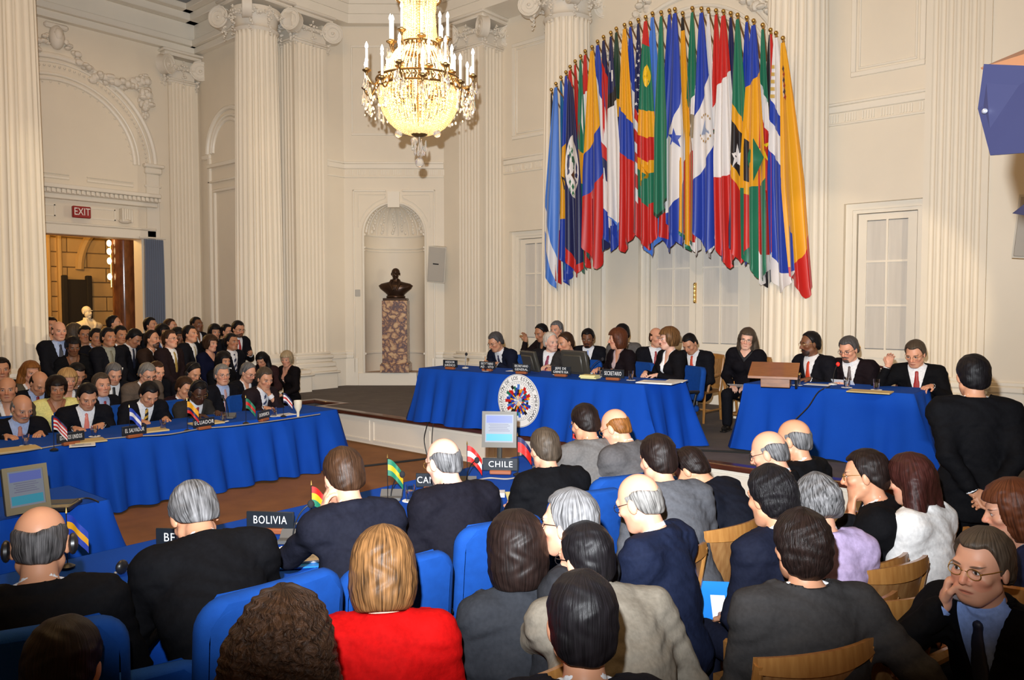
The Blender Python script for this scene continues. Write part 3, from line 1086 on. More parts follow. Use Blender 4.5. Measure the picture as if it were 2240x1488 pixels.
nt.links.new(vo.outputs['Distance'], rp.inputs[0])
nt.links.new(rp.outputs[0], b_.inputs['Base Color'])
MB().box((-0.255, -0.21, 0.19), (0.255, 0.21, 1.47), 0.006).build('shaft', MARB, pd)
MB().box((-0.295, -0.25, 0.0), (0.295, 0.25, 0.17), 0.006).box((-0.275, -0.23, 0.17), (0.275, 0.23, 0.20), 0.01).build('foot', MARB, pd)
bu = thing('bronze_bust', 'dark bronze bust of a man on the marble pedestal', 'statue', (bc.x, bc.y, ZS + 1.47), bz)
MB().box((-0.24, -0.19, 0), (0.24, 0.19, 0.05), .01).build('plinth', BRONZE, bu)
m2 = bust_mesh(MB())
m2.xf(Matrix.Translation((0, 0, 0.04)) @ Matrix.Diagonal((1.03, 1, 0.92, 1)))
m2.build('figure', BRONZE, bu, ang=70)
MARBW = mat('pale_marble', (0.72, 0.66, 0.52), 0.45)
for (px, py), lab in (((190, 702), 'white marble bust on a pedestal in the lobby, left of the dark doorway'), ((268, 700), 'pale marble bust in shadow beside the brown lobby column')):
    p = at(px, py, x=-18.6)
    t = thing('marble_bust', lab, 'statue', (p.x, p.y, 0), PI / 2 + 0.3, 'marble busts in the lobby')
    MB().box((-0.22, -0.22, 0), (0.22, 0.22, p.z - 0.42), .02).build('pedestal', MARBW, t)
    m2 = bust_mesh(MB(), coat=False)
    m2.xf(Matrix.Translation((0, 0, p.z - 0.42)) @ Matrix.Diagonal((1.1, 1.1, 1.1, 1)))
    m2.build('figure', MARBW, t, ang=70)

# ================================================================ CHANDELIER
CHX, CHY = -6.24, 5.74
ch = thing('chandelier', 'lit crystal chandelier with candle arms hanging from the ceiling', 'chandelier', (CHX, CHY, 0))
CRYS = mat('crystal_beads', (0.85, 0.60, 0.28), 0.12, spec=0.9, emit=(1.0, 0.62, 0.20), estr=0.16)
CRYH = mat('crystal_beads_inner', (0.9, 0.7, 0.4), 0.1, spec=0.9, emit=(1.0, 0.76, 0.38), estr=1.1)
DROP = mat('crystal_drop', (0.95, 0.93, 0.88), 0.03, trans=0.85, spec=0.9)
CBR = mat('aged_brass', (0.22, 0.13, 0.045), 0.35, metal=0.8)
CNDL = mat('white_candle', (0.95, 0.92, 0.85), 0.5, emit=(1.0, 0.9, 0.75), estr=0.35)
FLAME = mat('candle_bulb', (1, 1, 1), 0.2, emit=(1.0, 0.93, 0.80), estr=9.0)


def zc(py):
    return CAMZ + (670 - py) / 1687.0 * 8.46


def ring_pts(r, z, n=48):
    return [(r * math.cos(2 * PI * k / n), r * math.sin(2 * PI * k / n), z) for k in range(n + 1)]


ZR, ZM, ZT = zc(196), zc(116), zc(14)
RR, RM, RT = 0.455, 0.225, 0.235


def beads(prof, nstr, step, rad, seed, m, name, frac=1.0):
    """strings of small octahedral beads running down a profile of (r, z)"""
    pts = [Vector((r, 0, z)) for r, z in prof]
    seg = []
    tot = 0
    for a, b in zip(pts[:-1], pts[1:]):
        seg.append((tot, (b - a).length, a, b))
        tot += (b - a).length
    g = random.Random(seed)
    mb = MB()
    n = int(tot / step)
    for k in range(nstr):
        a0 = 2 * PI * k / nstr
        for i in range(n):
            if g.random() > frac:
                continue
            s = (i + 0.5) * step
            for t0, L, a, b in seg:
                if t0 <= s <= t0 + L:
                    p = a.lerp(b, (s - t0) / L)
                    break
            r = rad * g.uniform(0.8, 1.2)
            c = Vector((p.x * math.cos(a0), p.x * math.sin(a0), p.z))
            q = g.random() * PI
            e1, e2 = Vector((math.cos(q), math.sin(q), 0)) * r, Vector((-math.sin(q), math.cos(q), 0)) * r
            up = Vector((0, 0, r * 1.25))
            mb.add([c + e1, c + e2, c - e1, c - e2, c + up, c - up],
                   [(0, 1, 4), (1, 2, 4), (2, 3, 4), (3, 0, 4), (1, 0, 5), (2, 1, 5), (3, 2, 5), (0, 3, 5)])
    o = mb.build(name, m, ch, smooth=False)
    o['kind'] = 'stuff'
    return o


bowl = []
for k in range(15):
    t = k / 14
    a = t * PI / 2 * 0.93
    bowl.append((RR * 0.97 * math.cos(a) ** 0.85, ZR - 0.04 - (ZR - 0.04 - zc(300)) * math.sin(a)))
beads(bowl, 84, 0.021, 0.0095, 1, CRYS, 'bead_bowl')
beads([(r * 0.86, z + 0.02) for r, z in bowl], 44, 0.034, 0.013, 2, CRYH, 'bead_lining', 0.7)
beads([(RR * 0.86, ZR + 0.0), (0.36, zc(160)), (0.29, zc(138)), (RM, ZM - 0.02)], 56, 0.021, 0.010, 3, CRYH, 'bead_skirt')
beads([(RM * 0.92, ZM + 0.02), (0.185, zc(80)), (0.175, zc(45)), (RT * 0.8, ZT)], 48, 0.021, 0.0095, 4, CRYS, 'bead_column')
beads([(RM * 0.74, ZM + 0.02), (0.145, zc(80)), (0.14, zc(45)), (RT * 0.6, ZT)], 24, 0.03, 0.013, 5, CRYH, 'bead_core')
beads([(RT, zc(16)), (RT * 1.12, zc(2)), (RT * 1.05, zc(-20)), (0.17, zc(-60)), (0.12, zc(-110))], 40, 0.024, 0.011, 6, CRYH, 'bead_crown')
m2 = MB()
m2.tube([(0, 0, zc(-130)), (0, 0, 9.5)], 0.02, 8)
m2.lathe([(0.02, 9.35), (0.14, 9.45), (0.16, 9.5)], (0, 0, 0), 20)
m2.build('suspension_rod', CBR, ch)
MB().tube([(0, 0, zc(300)), (0, 0, zc(-130))], 0.02, 8).build('stem', CBR, ch)
# bowl rings
m2 = MB()
for z in (ZR - 0.055, ZR + 0.045):
    m2.tube(ring_pts(RR, z), 0.013, 6)
for k in range(44):
    a = 2 * PI * k / 44
    b = a + PI / 44
    c = (RR * math.cos(a), RR * math.sin(a), ZR)
    m2.tube([(RR * math.cos(a), RR * math.sin(a), ZR - .05), (RR * math.cos(b), RR * math.sin(b), ZR), (RR * math.cos(a), RR * math.sin(a), ZR + .045)], 0.006, 4)
    m2.sphere(c, 0.013, 6, 4)
m2.build('filigree_ring', CBR, ch)
m2 = MB()
for z in (ZM - 0.025, ZM + 0.02):
    m2.tube(ring_pts(RM, z, 36), 0.010, 6)
for k in range(30):
    a = 2 * PI * k / 30
    m2.sphere((RM * math.cos(a), RM * math.sin(a), ZM), (0.012, 0.012, 0.02), 6, 4)
m2.build('upper_ring', CBR, ch)
m2 = MB().tube(ring_pts(RT, ZT, 36), 0.014, 6)
m2.build('crown_ring', CBR, ch)
m2 = MB().lathe([(0.0, zc(306)), (0.05, zc(305)), (0.085, zc(301)), (0.09, zc(297)), (0.07, zc(294)), (0.02, zc(292))], (0, 0, 0), 24)
m2.build('rosette', CBR, ch)


def drop_mesh(s=1.0):
    return MB().lathe([(0.0, 0.0), (0.006 * s, -0.008 * s), (0.016 * s, -0.06 * s), (0.018 * s, -0.075 * s), (0.012 * s, -0.09 * s), (0.0, -0.1 * s)], (0, 0, 0), 8, cap=False)


dm = drop_mesh(1.0).mesh('crystal_drop')
dm.materials.append(DROP)
for k in range(14):
    a = 2 * PI * k / 14
    r_ = 0.075 if k % 2 else 0.05
    o = bpy.data.objects.new('crystal_drop', dm)
    o.location = (r_ * math.cos(a), r_ * math.sin(a), zc(306) - (0.03 if k % 2 else 0.08))
    o.scale = (0.8, 0.8, 1.2)
    o.parent = ch
    COL.objects.link(o)
m2 = MB().tube([(0, 0, zc(305)), (0, 0, zc(345))], 0.006, 6).sphere((0, 0, zc(360)), (0.048, 0.048, 0.055), 14, 10)
m2.build('pendant_ball', DROP, ch)
for a in (-0.55 + YAW, PI + 0.55 + YAW, 0.35 + YAW + PI / 2):
    o = MB().sphere((0.24 * math.cos(a), 0.24 * math.sin(a), zc(304)), (0.042, 0.042, 0.042), 12, 8).build('crystal_ball', DROP, ch)
flame_m = MB().lathe([(0.0, 0), (0.013, 0.012), (0.018, 0.03), (0.014, 0.05), (0.005, 0.07), (0, 0.08)], (0, 0, 0), 10, cap=False).mesh('bulb')
flame_m.materials.append(FLAME)
cand_m = MB().lathe([(0.0, 0), (0.0135, 0), (0.0135, 0.20), (0, 0.20)], (0, 0, 0), 10, cap=False).mesh('candle')
cand_m.materials.append(CNDL)
pan_m = MB().lathe([(0.0, -0.05), (0.012, -0.045), (0.016, -0.02), (0.045, 0.0), (0.048, 0.008), (0.02, 0.012), (0.018, 0.03), (0, 0.03)], (0, 0, 0), 12, cap=False).mesh('candle_cup')
pan_m.materials.append(CBR)


def candle_arm(a, r0, z0, r1, z1):
    d = Vector((math.cos(a), math.sin(a), 0))
    pts = []
    for k in range(9):
        t = k / 8
        r = r0 + (r1 - r0) * t
        z = z0 + (z1 - 0.05 - z0) * t - 0.07 * math.sin(PI * t)
        pts.append(d * r + Vector((0, 0, z)))
    arm = MB().tube(pts, 0.010, 6).build('candle_arm', CBR, ch)
    top = d * r1 + Vector((0, 0, z1))
    for nm, me, dz in (('candle_cup', pan_m, 0), ('candle', cand_m, 0.02), ('bulb', flame_m, 0.22)):
        o = bpy.data.objects.new(nm, me)
        o.location = top + Vector((0, 0, dz))
        o.parent = arm
        COL.objects.link(o)
    dr = random.Random(int(a * 1000))
    for q in range(4):
        o = bpy.data.objects.new('crystal_drop', dm)
        b = a + q * PI / 2
        o.location = top + Vector((0.035 * math.cos(b), 0.035 * math.sin(b), -0.06 - 0.05 * (q % 3)))
        o.scale = (1, 1, 1.3)
        o.parent = arm
        COL.objects.link(o)


for k in range(16):
    a = 2 * PI * k / 16 + 0.11
    candle_arm(a, RR, ZR, 0.60 if k % 2 else 0.565, zc(204) + (0.10 if k % 2 else -0.02))
for k in range(8):
    a = 2 * PI * k / 8 + 0.3
    candle_arm(a, 0.36, zc(160), 0.40, zc(190) + 0.06)
for k in range(9):
    a = 2 * PI * k / 9 + 0.05
    candle_arm(a, RM, ZM, 0.31, zc(112) + (0.07 if k % 2 else 0.0))
m2 = MB()
g_ = random.Random(5)
for k in range(46):
    a = 2 * PI * k / 46
    for q in range(4):
        r_ = 0.50 + 0.09 * g_.random()
        z_ = ZR - 0.05 - q * 0.075 - 0.05 * g_.random()
        s_ = g_.uniform(0.007, 0.014)
        m2.sphere((r_ * math.cos(a), r_ * math.sin(a), z_), (s_, s_, s_ * 1.6), 6, 4)
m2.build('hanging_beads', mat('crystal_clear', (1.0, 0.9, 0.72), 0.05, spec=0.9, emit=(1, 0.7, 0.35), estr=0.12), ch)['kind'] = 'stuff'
lamp('chandelier_light', 'POINT', (CHX, CHY, zc(250)), 60, (1.0, 0.72, 0.38), 0.35)
lamp('chandelier_light_upper', 'POINT', (CHX, CHY, zc(60)), 30, (1.0, 0.72, 0.38), 0.15)

# ================================================================ FLAGS OF THE NATIONS
RED, NAVY, BLU, LBL, YEL, GRN, WHT, BLK, DGR, AQU = ((0.52, 0.012, 0.008), (0.012, 0.014, 0.075), (0.014, 0.045, 0.36), (0.06, 0.19, 0.62), (0.74, 0.34, 0.008), (0.012, 0.16, 0.085),
                                                     (0.72, 0.68, 0.66), (0.014, 0.010, 0.011), (0.014, 0.045, 0.022), (0.008, 0.12, 0.30))
FM = {}


def flag_mat(bands, s):
    key = (tuple(bands), s)
    if key in FM:
        return FM[key]
    m = bpy.data.materials.new('flag_cloth')
    m.use_nodes = True
    nt = m.node_tree
    b = nt.nodes['Principled BSDF']
    b.inputs['Roughness'].default_value = 0.42
    b.inputs['Sheen Weight'].default_value = 0.25
    b.inputs['Specular IOR Level'].default_value = 0.35
    uv = nt.nodes.new('ShaderNodeUVMap')
    uv.uv_map = 'UVMap'
    sx = nt.nodes.new('ShaderNodeSeparateXYZ')
    nt.links.new(uv.outputs[0], sx.inputs[0])
    ma = nt.nodes.new('ShaderNodeMath')
    ma.operation = 'MULTIPLY_ADD'
    ma.inputs[1].default_value = -s
    nt.links.new(sx.outputs[0], ma.inputs[0])
    nt.links.new(sx.outputs[1], ma.inputs[2])
    # squeeze into 0..1
    mr = nt.nodes.new('ShaderNodeMapRange')
    mr.inputs['From Min'].default_value = -1
    mr.inputs['From Max'].default_value = 2
    nt.links.new(ma.outputs[0], mr.inputs['Value'])
    r = nt.nodes.new('ShaderNodeValToRGB')
    r.color_ramp.interpolation = 'CONSTANT'
    el = r.color_ramp.elements
    el[0].position, el[0].color = 0, (*bands[0][1], 1)
    el.remove(el[1])
    prev = 0
    for i, (v, c) in enumerate(bands):
        if i:
            e = el.new((prev + 1) / 3)
            e.color = (*c, 1)
        prev = v
    nt.links.new(mr.outputs[0], r.inputs[0])
    nt.links.new(r.outputs[0], b.inputs['Base Color'])
    FM[key] = m
    return m


YFL = 10.5
FL = [
    ((1208, 203), (1206, 622), 18, [(.5, BLK), (.62, BLU), (.7, WHT), (1, RED)], 0, 'black topped flag with dark red tip, first of the row'),
    ((1218, 190), (1189, 636), 44, [(.76, LBL), (.90, WHT), (1, LBL)], .34, 'light blue and white striped flag at the left end of the row'),
    ((1229, 176), (1232, 626), 24, [(.93, AQU), (1, BLU)], 0, 'plain aqua blue flag beside the light blue one'),
    ((1240, 165), (1222, 600), 32, [(.32, BLU), (.72, YEL), (1, BLU)], -.10, 'ultramarine flag with a gold middle stripe and dark trident head'),
    ((1249, 153), (1242, 606), 38, [(.05, RED), (.93, NAVY), (1, RED)], .06, 'dark navy flag with a white disc holding a tree and wreath'),
    ((1260, 141), (1262, 590), 24, [(.42, RED), (.62, YEL), (1, GRN)], .1, 'red, yellow and green flag squeezed beside the navy one'),
    ((1272, 130), (1266, 598), 26, [(.42, GRN), (.58, YEL), (1, GRN)], .05, 'narrow green flag with a hint of yellow, tip hanging low'),
    ((1282, 119), (1268, 586), 38, [(.17, RED), (.40, WHT), (.48, RED), (.545, WHT), (.60, RED), (.68, WHT), (1, RED)], -.03, 'red and white flag with a red maple leaf'),
    ((1297, 110), (1284, 588), 42, [(.40, YEL), (.62, BLU), (1, RED)], -.14, 'yellow, blue and red flag, the left one of the two broad ones'),
    ((1309, 98), (1308, 556), 42, [(.20, BLU), (.42, WHT), (.50, RED), (.60, NAVY), (.83, WHT), (1, NAVY)], .22, 'blue, white and red striped flag with navy lower corner'),
    ((1322, 88), (1320, 550), 34, [(.12, NAVY), (.50, RED), (.62, NAVY), (.85, WHT), (1, BLU)], .1, 'dark red and navy flag with white, hanging behind'),
    ((1338, 79), (1330, 506), 32, [(.27, NAVY), (.34, BLK), (.98, WHT), (1, LBL)], -.05, 'navy topped flag turning white, ending in a loose white hem'),
    ((1350, 70), (1344, 540), 34, [(.30, DGR), (.38, YEL), (.46, BLK), (.64, WHT), (.72, DGR), (1, BLU)], .02, 'dark green flag with yellow, black and white stripes'),
    ((1368, 62), (1356, 550), 42, [(.38, YEL), (.56, BLU), (1, RED)], .10, 'yellow, blue and red flag, right one of the two broad ones'),
    ((1381, 58), (1374, 492), 26, [(.28, BLU), (.55, WHT), (1, YEL)], .12, 'blue and white flag with a long yellow edge'),
    ((1398, 51), (1388, 545), 30, [(.40, NAVY), (.45, RED), (.50, WHT), (.55, RED), (.60, WHT), (.65, RED), (.7, WHT), (.78, RED), (.84, WHT), (1, RED)], .12, 'flag with white stars on navy and red and white stripes'),
    ((1414, 45), (1400, 546), 40, [(.10, RED), (.38, GRN), (.50, YEL), (.60, RED), (.66, YEL), (.80, GRN), (1, RED)], .02, 'green, yellow and red flag with a yellow disc'),
    ((1429, 37), (1420, 562), 38, [(.42, LBL), (.72, WHT), (1, LBL)], .28, 'sky blue and white flag half behind a dark green one'),
    ((1448, 35), (1428, 475), 34, [(.97, GRN), (1, DGR)], 0, 'dark green flag with a straight lower hem, white edge'),
    ((1466, 31), (1444, 552), 34, [(.42, BLU), (.47, RED), (.60, WHT), (.95, RED), (1, BLU)], -.12, 'blue over red flag with a white centre'),
    ((1478, 28), (1462, 540), 46, [(.44, BLU), (.82, WHT), (1, BLU)], -.22, 'blue and white flag with a blue star on the white'),
    ((1495, 37), (1488, 548), 30, [(.05, BLK), (.98, YEL), (1, GRN)], 0, 'long narrow golden yellow flag near the middle of the row'),
    ((1516, 26), (1502, 560), 32, [(.34, GRN), (.56, WHT), (.96, RED), (1, WHT)], -.12, 'green, white and red upright striped flag'),
    ((1536, 27), (1528, 552), 42, [(.34, BLU), (.64, WHT), (1, BLU)], -.18, 'blue and white flag with a triangle emblem in its middle'),
    ((1551, 29), (1546, 562), 26, [(.46, WHT), (.58, RED), (.72, BLU), (1, WHT)], .05, 'white flag with red and blue patches, right of the emblem flag'),
    ((1568, 31), (1560, 570), 34, [(.33, RED), (.78, WHT), (1, BLU)], -.12, 'red and white flag with a round wreath seal on the white'),
    ((1584, 33), (1578, 585), 46, [(.24, RED), (.62, WHT), (1, RED)], -.05, 'broad red, white and red flag hanging in the middle right'),
    ((1600, 37), (1596, 562), 30, [(.42, NAVY), (.52, LBL), (.58, WHT), (1, NAVY)], .05, 'navy flag with a pale blue and white crest'),
    ((1615, 41), (1608, 574), 40, [(.38, GRN), (.45, YEL), (.63, BLK), (.69, YEL), (1, RED)], .12, 'green, black and red flag with a white star and yellow lines'),
    ((1635, 47), (1624, 580), 30, [(.45, BLU), (.49, WHT), (.58, BLK), (.80, YEL), (1, BLU)], -.04, 'blue flag with a white, black and yellow triangle'),
    ((1650, 54), (1640, 614), 52, [(.20, BLU), (.62, YEL), (1, GRN)], -.05, 'blue, yellow and green flag with a green diamond, the broadest of the row'),
    ((1670, 63), (1668, 622), 32, [(.24, GRN), (.36, WHT), (.90, RED), (1, WHT)], .12, 'green, white and red flag with a yellow star'),
    ((1687, 74), (1682, 630), 40, [(.20, RED), (.30, WHT), (1.9, BLK)], 1.5, 'red and black flag parted by a slanting white line'),
    ((1699, 81), (1706, 640), 48, [(.28, WHT), (.36, BLU), (.48, WHT), (.93, BLU), (1, WHT)], .12, 'white and blue striped flag with gold bars, second last of the row'),
    ((1714, 92), (1744, 652), 48, [(.86, YEL), (1, RED)], -.18, 'golden yellow flag with red tip at the right end of the row'),
]


def star_poly(n=5, r=1.0, r2=0.4):
    return [((r if k % 2 == 0 else r2) * math.sin(PI * k / n), (r if k % 2 == 0 else r2) * math.cos(PI * k / n)) for k in range(2 * n)]


def disc_poly(n=20):
    return [(math.cos(2 * PI * k / n), math.sin(2 * PI * k / n)) for k in range(n)]


FINIAL = MB().sphere((0, 0, 0.055), (0.030, 0.030, 0.030), 12, 8)
FINIAL.lathe([(0.0, -0.02), (0.016, -0.02), (0.016, 0.0), (0.024, 0.008), (0.012, 0.02), (0.010, 0.03), (0, 0.03)], (0, 0, 0), 10, cap=False)
FINIAL = FINIAL.mesh('finial')
FINIAL.materials.append(GOLD)
sm(FINIAL, 60)
POLE = mat('flag_pole_wood', (0.20, 0.09, 0.03), 0.35)
FRONT = (1, 4, 8, 11, 13, 16, 18, 20, 23, 26, 28, 30, 34)
for i, (f, b, wpx, bands, s, lab) in enumerate(FL):
    g = random.Random(100 + i)
    yy = YFL + (-0.07 if i in FRONT else (-0.03 if i in (33, 3, 31) else 0.05)) + 0.02 * (i % 3)
    top = at(*f, y=yy)
    bot = at(*b, y=yy)
    bot.y = yy + 0.22
    k = scale_at(top)
    w1 = wpx / k * 1.12
    L = top.z - bot.z
    ph, nf = g.uniform(0, 6.28), g.choice((1.5, 2.0, 2.5))
    lowc = g.uniform(-0.35, 0.35)

    def S(u, v, top=top, bot=bot, w1=w1, L=L, ph=ph, nf=nf, lowc=lowc, off=0.0):
        """cloth surface: u across -.5...5, v down 0..1"""
        w = w1 * (0.16 + 0.84 * min(1, v / 0.55) ** 0.8)
        vv = v * (1 - 0.20 * abs(u - lowc) * max(0, v - 0.3))
        p = top.lerp(bot, vv)
        amp = (0.012 + 0.055 * v) * min(1, v * 5 + .2)
        sway = 0.02 * math.sin(3 * v + ph) * v
        return Vector((p.x + u * w + sway + amp * 0.25 * math.sin(4 * PI * nf * u + ph), p.y - 0.03 + amp * math.cos(2 * PI * nf * u + ph + 0.7 * v) - off, p.z - 0.015))

    rt_ = thing('flag', lab, 'flag', top, 0, 'national flags fanned over the central door')
    NU, NV = 14, 26
    mb = MB()
    mb.grid([[S(a / NU - 0.5, c / NV) - top for a in range(NU + 1)] for c in range(NV + 1)])
    me = mb.mesh('cloth')
    me.materials.append(flag_mat(bands, s))
    uvl = me.uv_layers.new(name='UVMap')
    vi = [0] * len(me.loops)
    me.loops.foreach_get('vertex_index', vi)
    for li, q in enumerate(vi):
        uvl.data[li].uv = ((q % (NU + 1)) / NU - 0.5, (q // (NU + 1)) / NV)
    me.polygons.foreach_set('use_smooth', [True] * len(me.polygons))
    cl_ = bpy.data.objects.new('cloth', me)
    COL.objects.link(cl_)
    cl_.parent = rt_
    wall_pt = Vector((top.x * 0.96 - 0.25, YW - 0.02 if abs(top.x + 6.2) < 1.60 else 10.80, top.z - (0.95 if abs(top.x + 6.2) < 1.60 else 0.35))) - top
    MB().tube([wall_pt, Vector((0, 0.004, -0.01))], 0.013, 8).build('flagpole', POLE, rt_)
    fo = bpy.data.objects.new('finial', FINIAL)
    fo.rotation_euler = (0.5, 0, 0)
    fo.parent = rt_
    COL.objects.link(fo)

    def decal(name, poly, u, v, ru, rv, c, off=0.012, rt_=rt_, S=S, top=top):
        m_ = MB()
        n_ = len(poly)
        rings = [(0.0, 1), (0.5, n_), (1.0, n_)]
        vv_ = [S(u, v, off=off) - top]
        for rr in (0.5, 1.0):
            vv_ += [S(max(-.5, min(.5, u + p[0] * ru * rr)), v - p[1] * rv * rr, off=off) - top for p in poly]
        ff = [(0, 1 + q, 1 + (q + 1) % n_) for q in range(n_)]
        ff += [(1 + q, 1 + n_ + q, 1 + n_ + (q + 1) % n_, 1 + (q + 1) % n_) for q in range(n_)]
        m_.add(vv_, ff)
        return m_.build(name, mat('flag_print_%02d%02d%02d' % tuple(int(q * 99) for q in c), c, 0.5), rt_, ang=80)

    if i == 3:
        decal('trident', [(-1, .3), (-.6, .3), (-.2, -.2), (-.15, 1), (.15, 1), (.2, -.2), (.6, .3), (1, .3), (.3, -1), (-.3, -1)], -.05, .52, .35, .055, BLK)
    if i == 4:
        decal('disc', disc_poly(), 0.05, .46, .42, .155, WHT, .014)
        decal('tree', disc_poly(10), 0.12, .44, .22, .035, (0.02, 0.10, 0.05), .02)
        decal('shield', star_poly(4, 1, .7), 0.1, .50, .2, .035, (0.09, 0.03, 0.01), .02)
        for q in range(4):
            decal('leaf', [(0, 1), (.5, 0), (0, -1), (-.5, 0)], -.12 + .1 * (q % 2), .36 + .02 * q, .12, .018, (0.02, 0.14, 0.06), .02)
            decal('leaf', [(0, 1), (.5, 0), (0, -1), (-.5, 0)], -.15 + .12 * (q % 2), .54 + .018 * q, .12, .018, (0.02, 0.14, 0.06), .02)
    if i == 7:
        decal('maple_leaf', star_poly(7, 1, .5), .05, .575, .42, .055, RED)
    if i == 11:
        for q in range(3):
            decal('white_mark', [(-1, -1), (1, -1), (1, 1), (-1, 1)], -.1 + .18 * q, .15 + .045 * q, .06, .028, WHT)
    if i == 15:
        for q in range(16):
            decal('star', star_poly(), -.3 + .6 * ((q * 5) % 8) / 7, .075 + .021 * q, .16, .009, WHT)
    if i == 16:
        decal('disc', disc_poly(), .15, .235, .3, .05, (0.80, 0.50, 0.01))
        decal('triangle', [(-1, 1), (1, 0), (-1, -1)], .0, .665, .4, .07, YEL)
    if i == 19:
        decal('crest', disc_poly(), -.1, .535, .34, .06, (0.30, 0.34, 0.30))
    if i == 20:
        decal('star', star_poly(), .05, .53, .33, .045, BLU)
    if i == 23:
        decal('triangle', [(0, 1), (.9, -.8), (-.9, -.8)], .12, .475, .26, .035, (0.30, 0.36, 0.52))
        for a0_, nn_ in ((0.6, 7), (3.7, 8)):
            for q in range(nn_):
                a_ = a0_ + q * .27
                decal('emblem_mark', disc_poly(6), .12 + .34 * math.cos(a_), .475 - .06 * math.sin(a_), .03, .006, (0.4, 0.25, 0.1))
    if i == 22:
        decal('crest', disc_poly(), .05, .46, .3, .05, (0.32, 0.25, 0.16))
    if i == 25:
        decal('seal', disc_poly(), -.1, .53, .36, .07, (0.05, 0.10, 0.05), .012)
        decal('seal_field', disc_poly(), -.1, .53, .26, .052, WHT, .017)
        decal('seal_core', disc_poly(), -.1, .53, .18, .036, (0.55, 0.12, 0.02), .022)
    if i == 27:
        decal('crest', disc_poly(), 0, .52, .3, .06, (0.30, 0.36, 0.55))
    if i == 28:
        decal('star', star_poly(), -.12, .56, .36, .06, WHT)
    if i == 30:
        decal('diamond', [(0, 1), (.8, 0), (0, -1), (-.8, 0)], .05, .52, .5, .085, GRN)
    if i == 31:
        decal('star', star_poly(), -.1, .47, .55, .07, (0.85, 0.62, 0.02))
    if i == 33:
        for q in range(5):
            decal('gold_bar', [(-1, -1), (1, -1), (1, 1), (-1, 1)], -.35, .11 + .028 * q, .12, .007, (0.55, 0.35, 0.08))
    if i == 34:
        for q in range(6):
            decal('crest', star_poly(4, 1, .6), -.12 + .05 * (q % 2), .10 + .022 * q, .13, .014, ((0.05, 0.03, 0.06), (0.35, 0.03, 0.02))[q % 2])

# ================================================================ TABLES
def table_cloth(name, label, corners, ztop, zhem, flare, seed, parent_loc, drape_w=0.06, nwave=1.0, hang=(1, 1, 1, 1), mtl=BLUE, inner=None):
    """a table under a floor-length cloth. corners: four (x, y) of the top, counter-clockwise"""
    g = random.Random(seed)
    c0 = Vector((sum(p[0] for p in corners) / 4, sum(p[1] for p in corners) / 4, 0))
    root = thing('table', label, 'table', (c0.x, c0.y, parent_loc))
    cs = [Vector((p[0], p[1], 0)) - c0 for p in corners]
    per = []
    for i in range(4):
        a, b = cs[i], cs[(i + 1) % 4]
        L = (b - a).length
        n = max(8, int(L / 0.022))
        d = (b - a) / L
        nrm = Vector((d.y, -d.x, 0))
        for k in range(n):
            per.append((a + d * (L * k / n), nrm, L * k / n, L, i))
    NV = 10
    ph = [g.uniform(0, 6.28) for _ in range(8)]
    P = []
    tot = 0
    S_ = []
    for q in range(len(per)):
        S_.append(tot)
        tot += (per[(q + 1) % len(per)][0] - per[q][0]).length
    h = ztop - zhem
    nper = max(6, round(tot / 0.33))
    for v in range(NV + 1):
        t = v / NV
        row = []
        for (p, nrm, s, L, side), sg in zip(per, S_):
            x = sg / tot * 2 * PI
            warp = 0.5 * math.sin(3 * x + ph[0]) + 0.35 * math.sin(7 * x + ph[1])
            wv = math.sin(nper * x + warp * 2.2 + 0.6 * t * math.sin(5 * x + ph[2]))
            wv = math.copysign(abs(wv) ** 0.7, wv)
            sharp = max(0, math.sin(nper * 0.5 * x + ph[3] + warp)) ** 6
            o = (0.012 + flare * t * hang[side]) + 1.35 * drape_w * (t ** 0.8) * (0.5 + 0.42 * wv + 0.35 * sharp)
            e = min(s, L - s)
            cr = max(0, 1 - e / 0.22)
            # corners hang fuller and rounder
            if cr > 0:
                nb = cs[side] if s < L / 2 else cs[(side + 1) % 4]
                dirc = (nb.normalized())
                nn = (nrm * (1 - 0.5 * cr) + dirc * 0.7 * cr)
            else:
                nn = nrm
            o *= 1 + 0.5 * cr * t
            z = ztop - h * t + (0.0 if t < 1 else 0.012 * math.sin(11 * x + ph[4]))
            row.append(p + nn * o + Vector((0, 0, z)))
        row.append(row[0])
        P.append(row)
    mb = MB()
    top = [p + nrm * 0.004 + Vector((0, 0, ztop + 0.006)) for (p, nrm, s, L, side) in per]
    mb.grid([top + [top[0]]] + P)
    # the flat top: a slightly rumpled sheet
    n0 = len(mb.v)
    cc = [c + Vector((0, 0, ztop + 0.006)) for c in cs]
    NX, NY = 10, 6
    G = []
    for a in range(NX + 1):
        r_ = []
        for b in range(NY + 1):
            u, w = a / NX, b / NY
            r_.append(cc[0].lerp(cc[1], u).lerp(cc[3].lerp(cc[2], u), w))
        G.append(r_)
    mb.grid(G)
    for v_ in range(len(mb.v)):
        pass
    o = mb.build('tablecloth', mtl, root, ang=75)
    # the wooden board and trestle legs beneath
    m2 = MB().prism([(c.x * 0.99, c.y * 0.99) for c in cs], ztop - 0.03, ztop - 0.002)
    m2.build('tabletop', mat('table_board', (0.3, 0.2, 0.1), 0.5), root)
    for c in cs:
        q = c * 0.88
        MB().tube([(q.x, q.y, zhem + 0.0), (q.x, q.y, ztop - 0.03)], 0.02, 8).build('leg', BLACK, root)
    return root


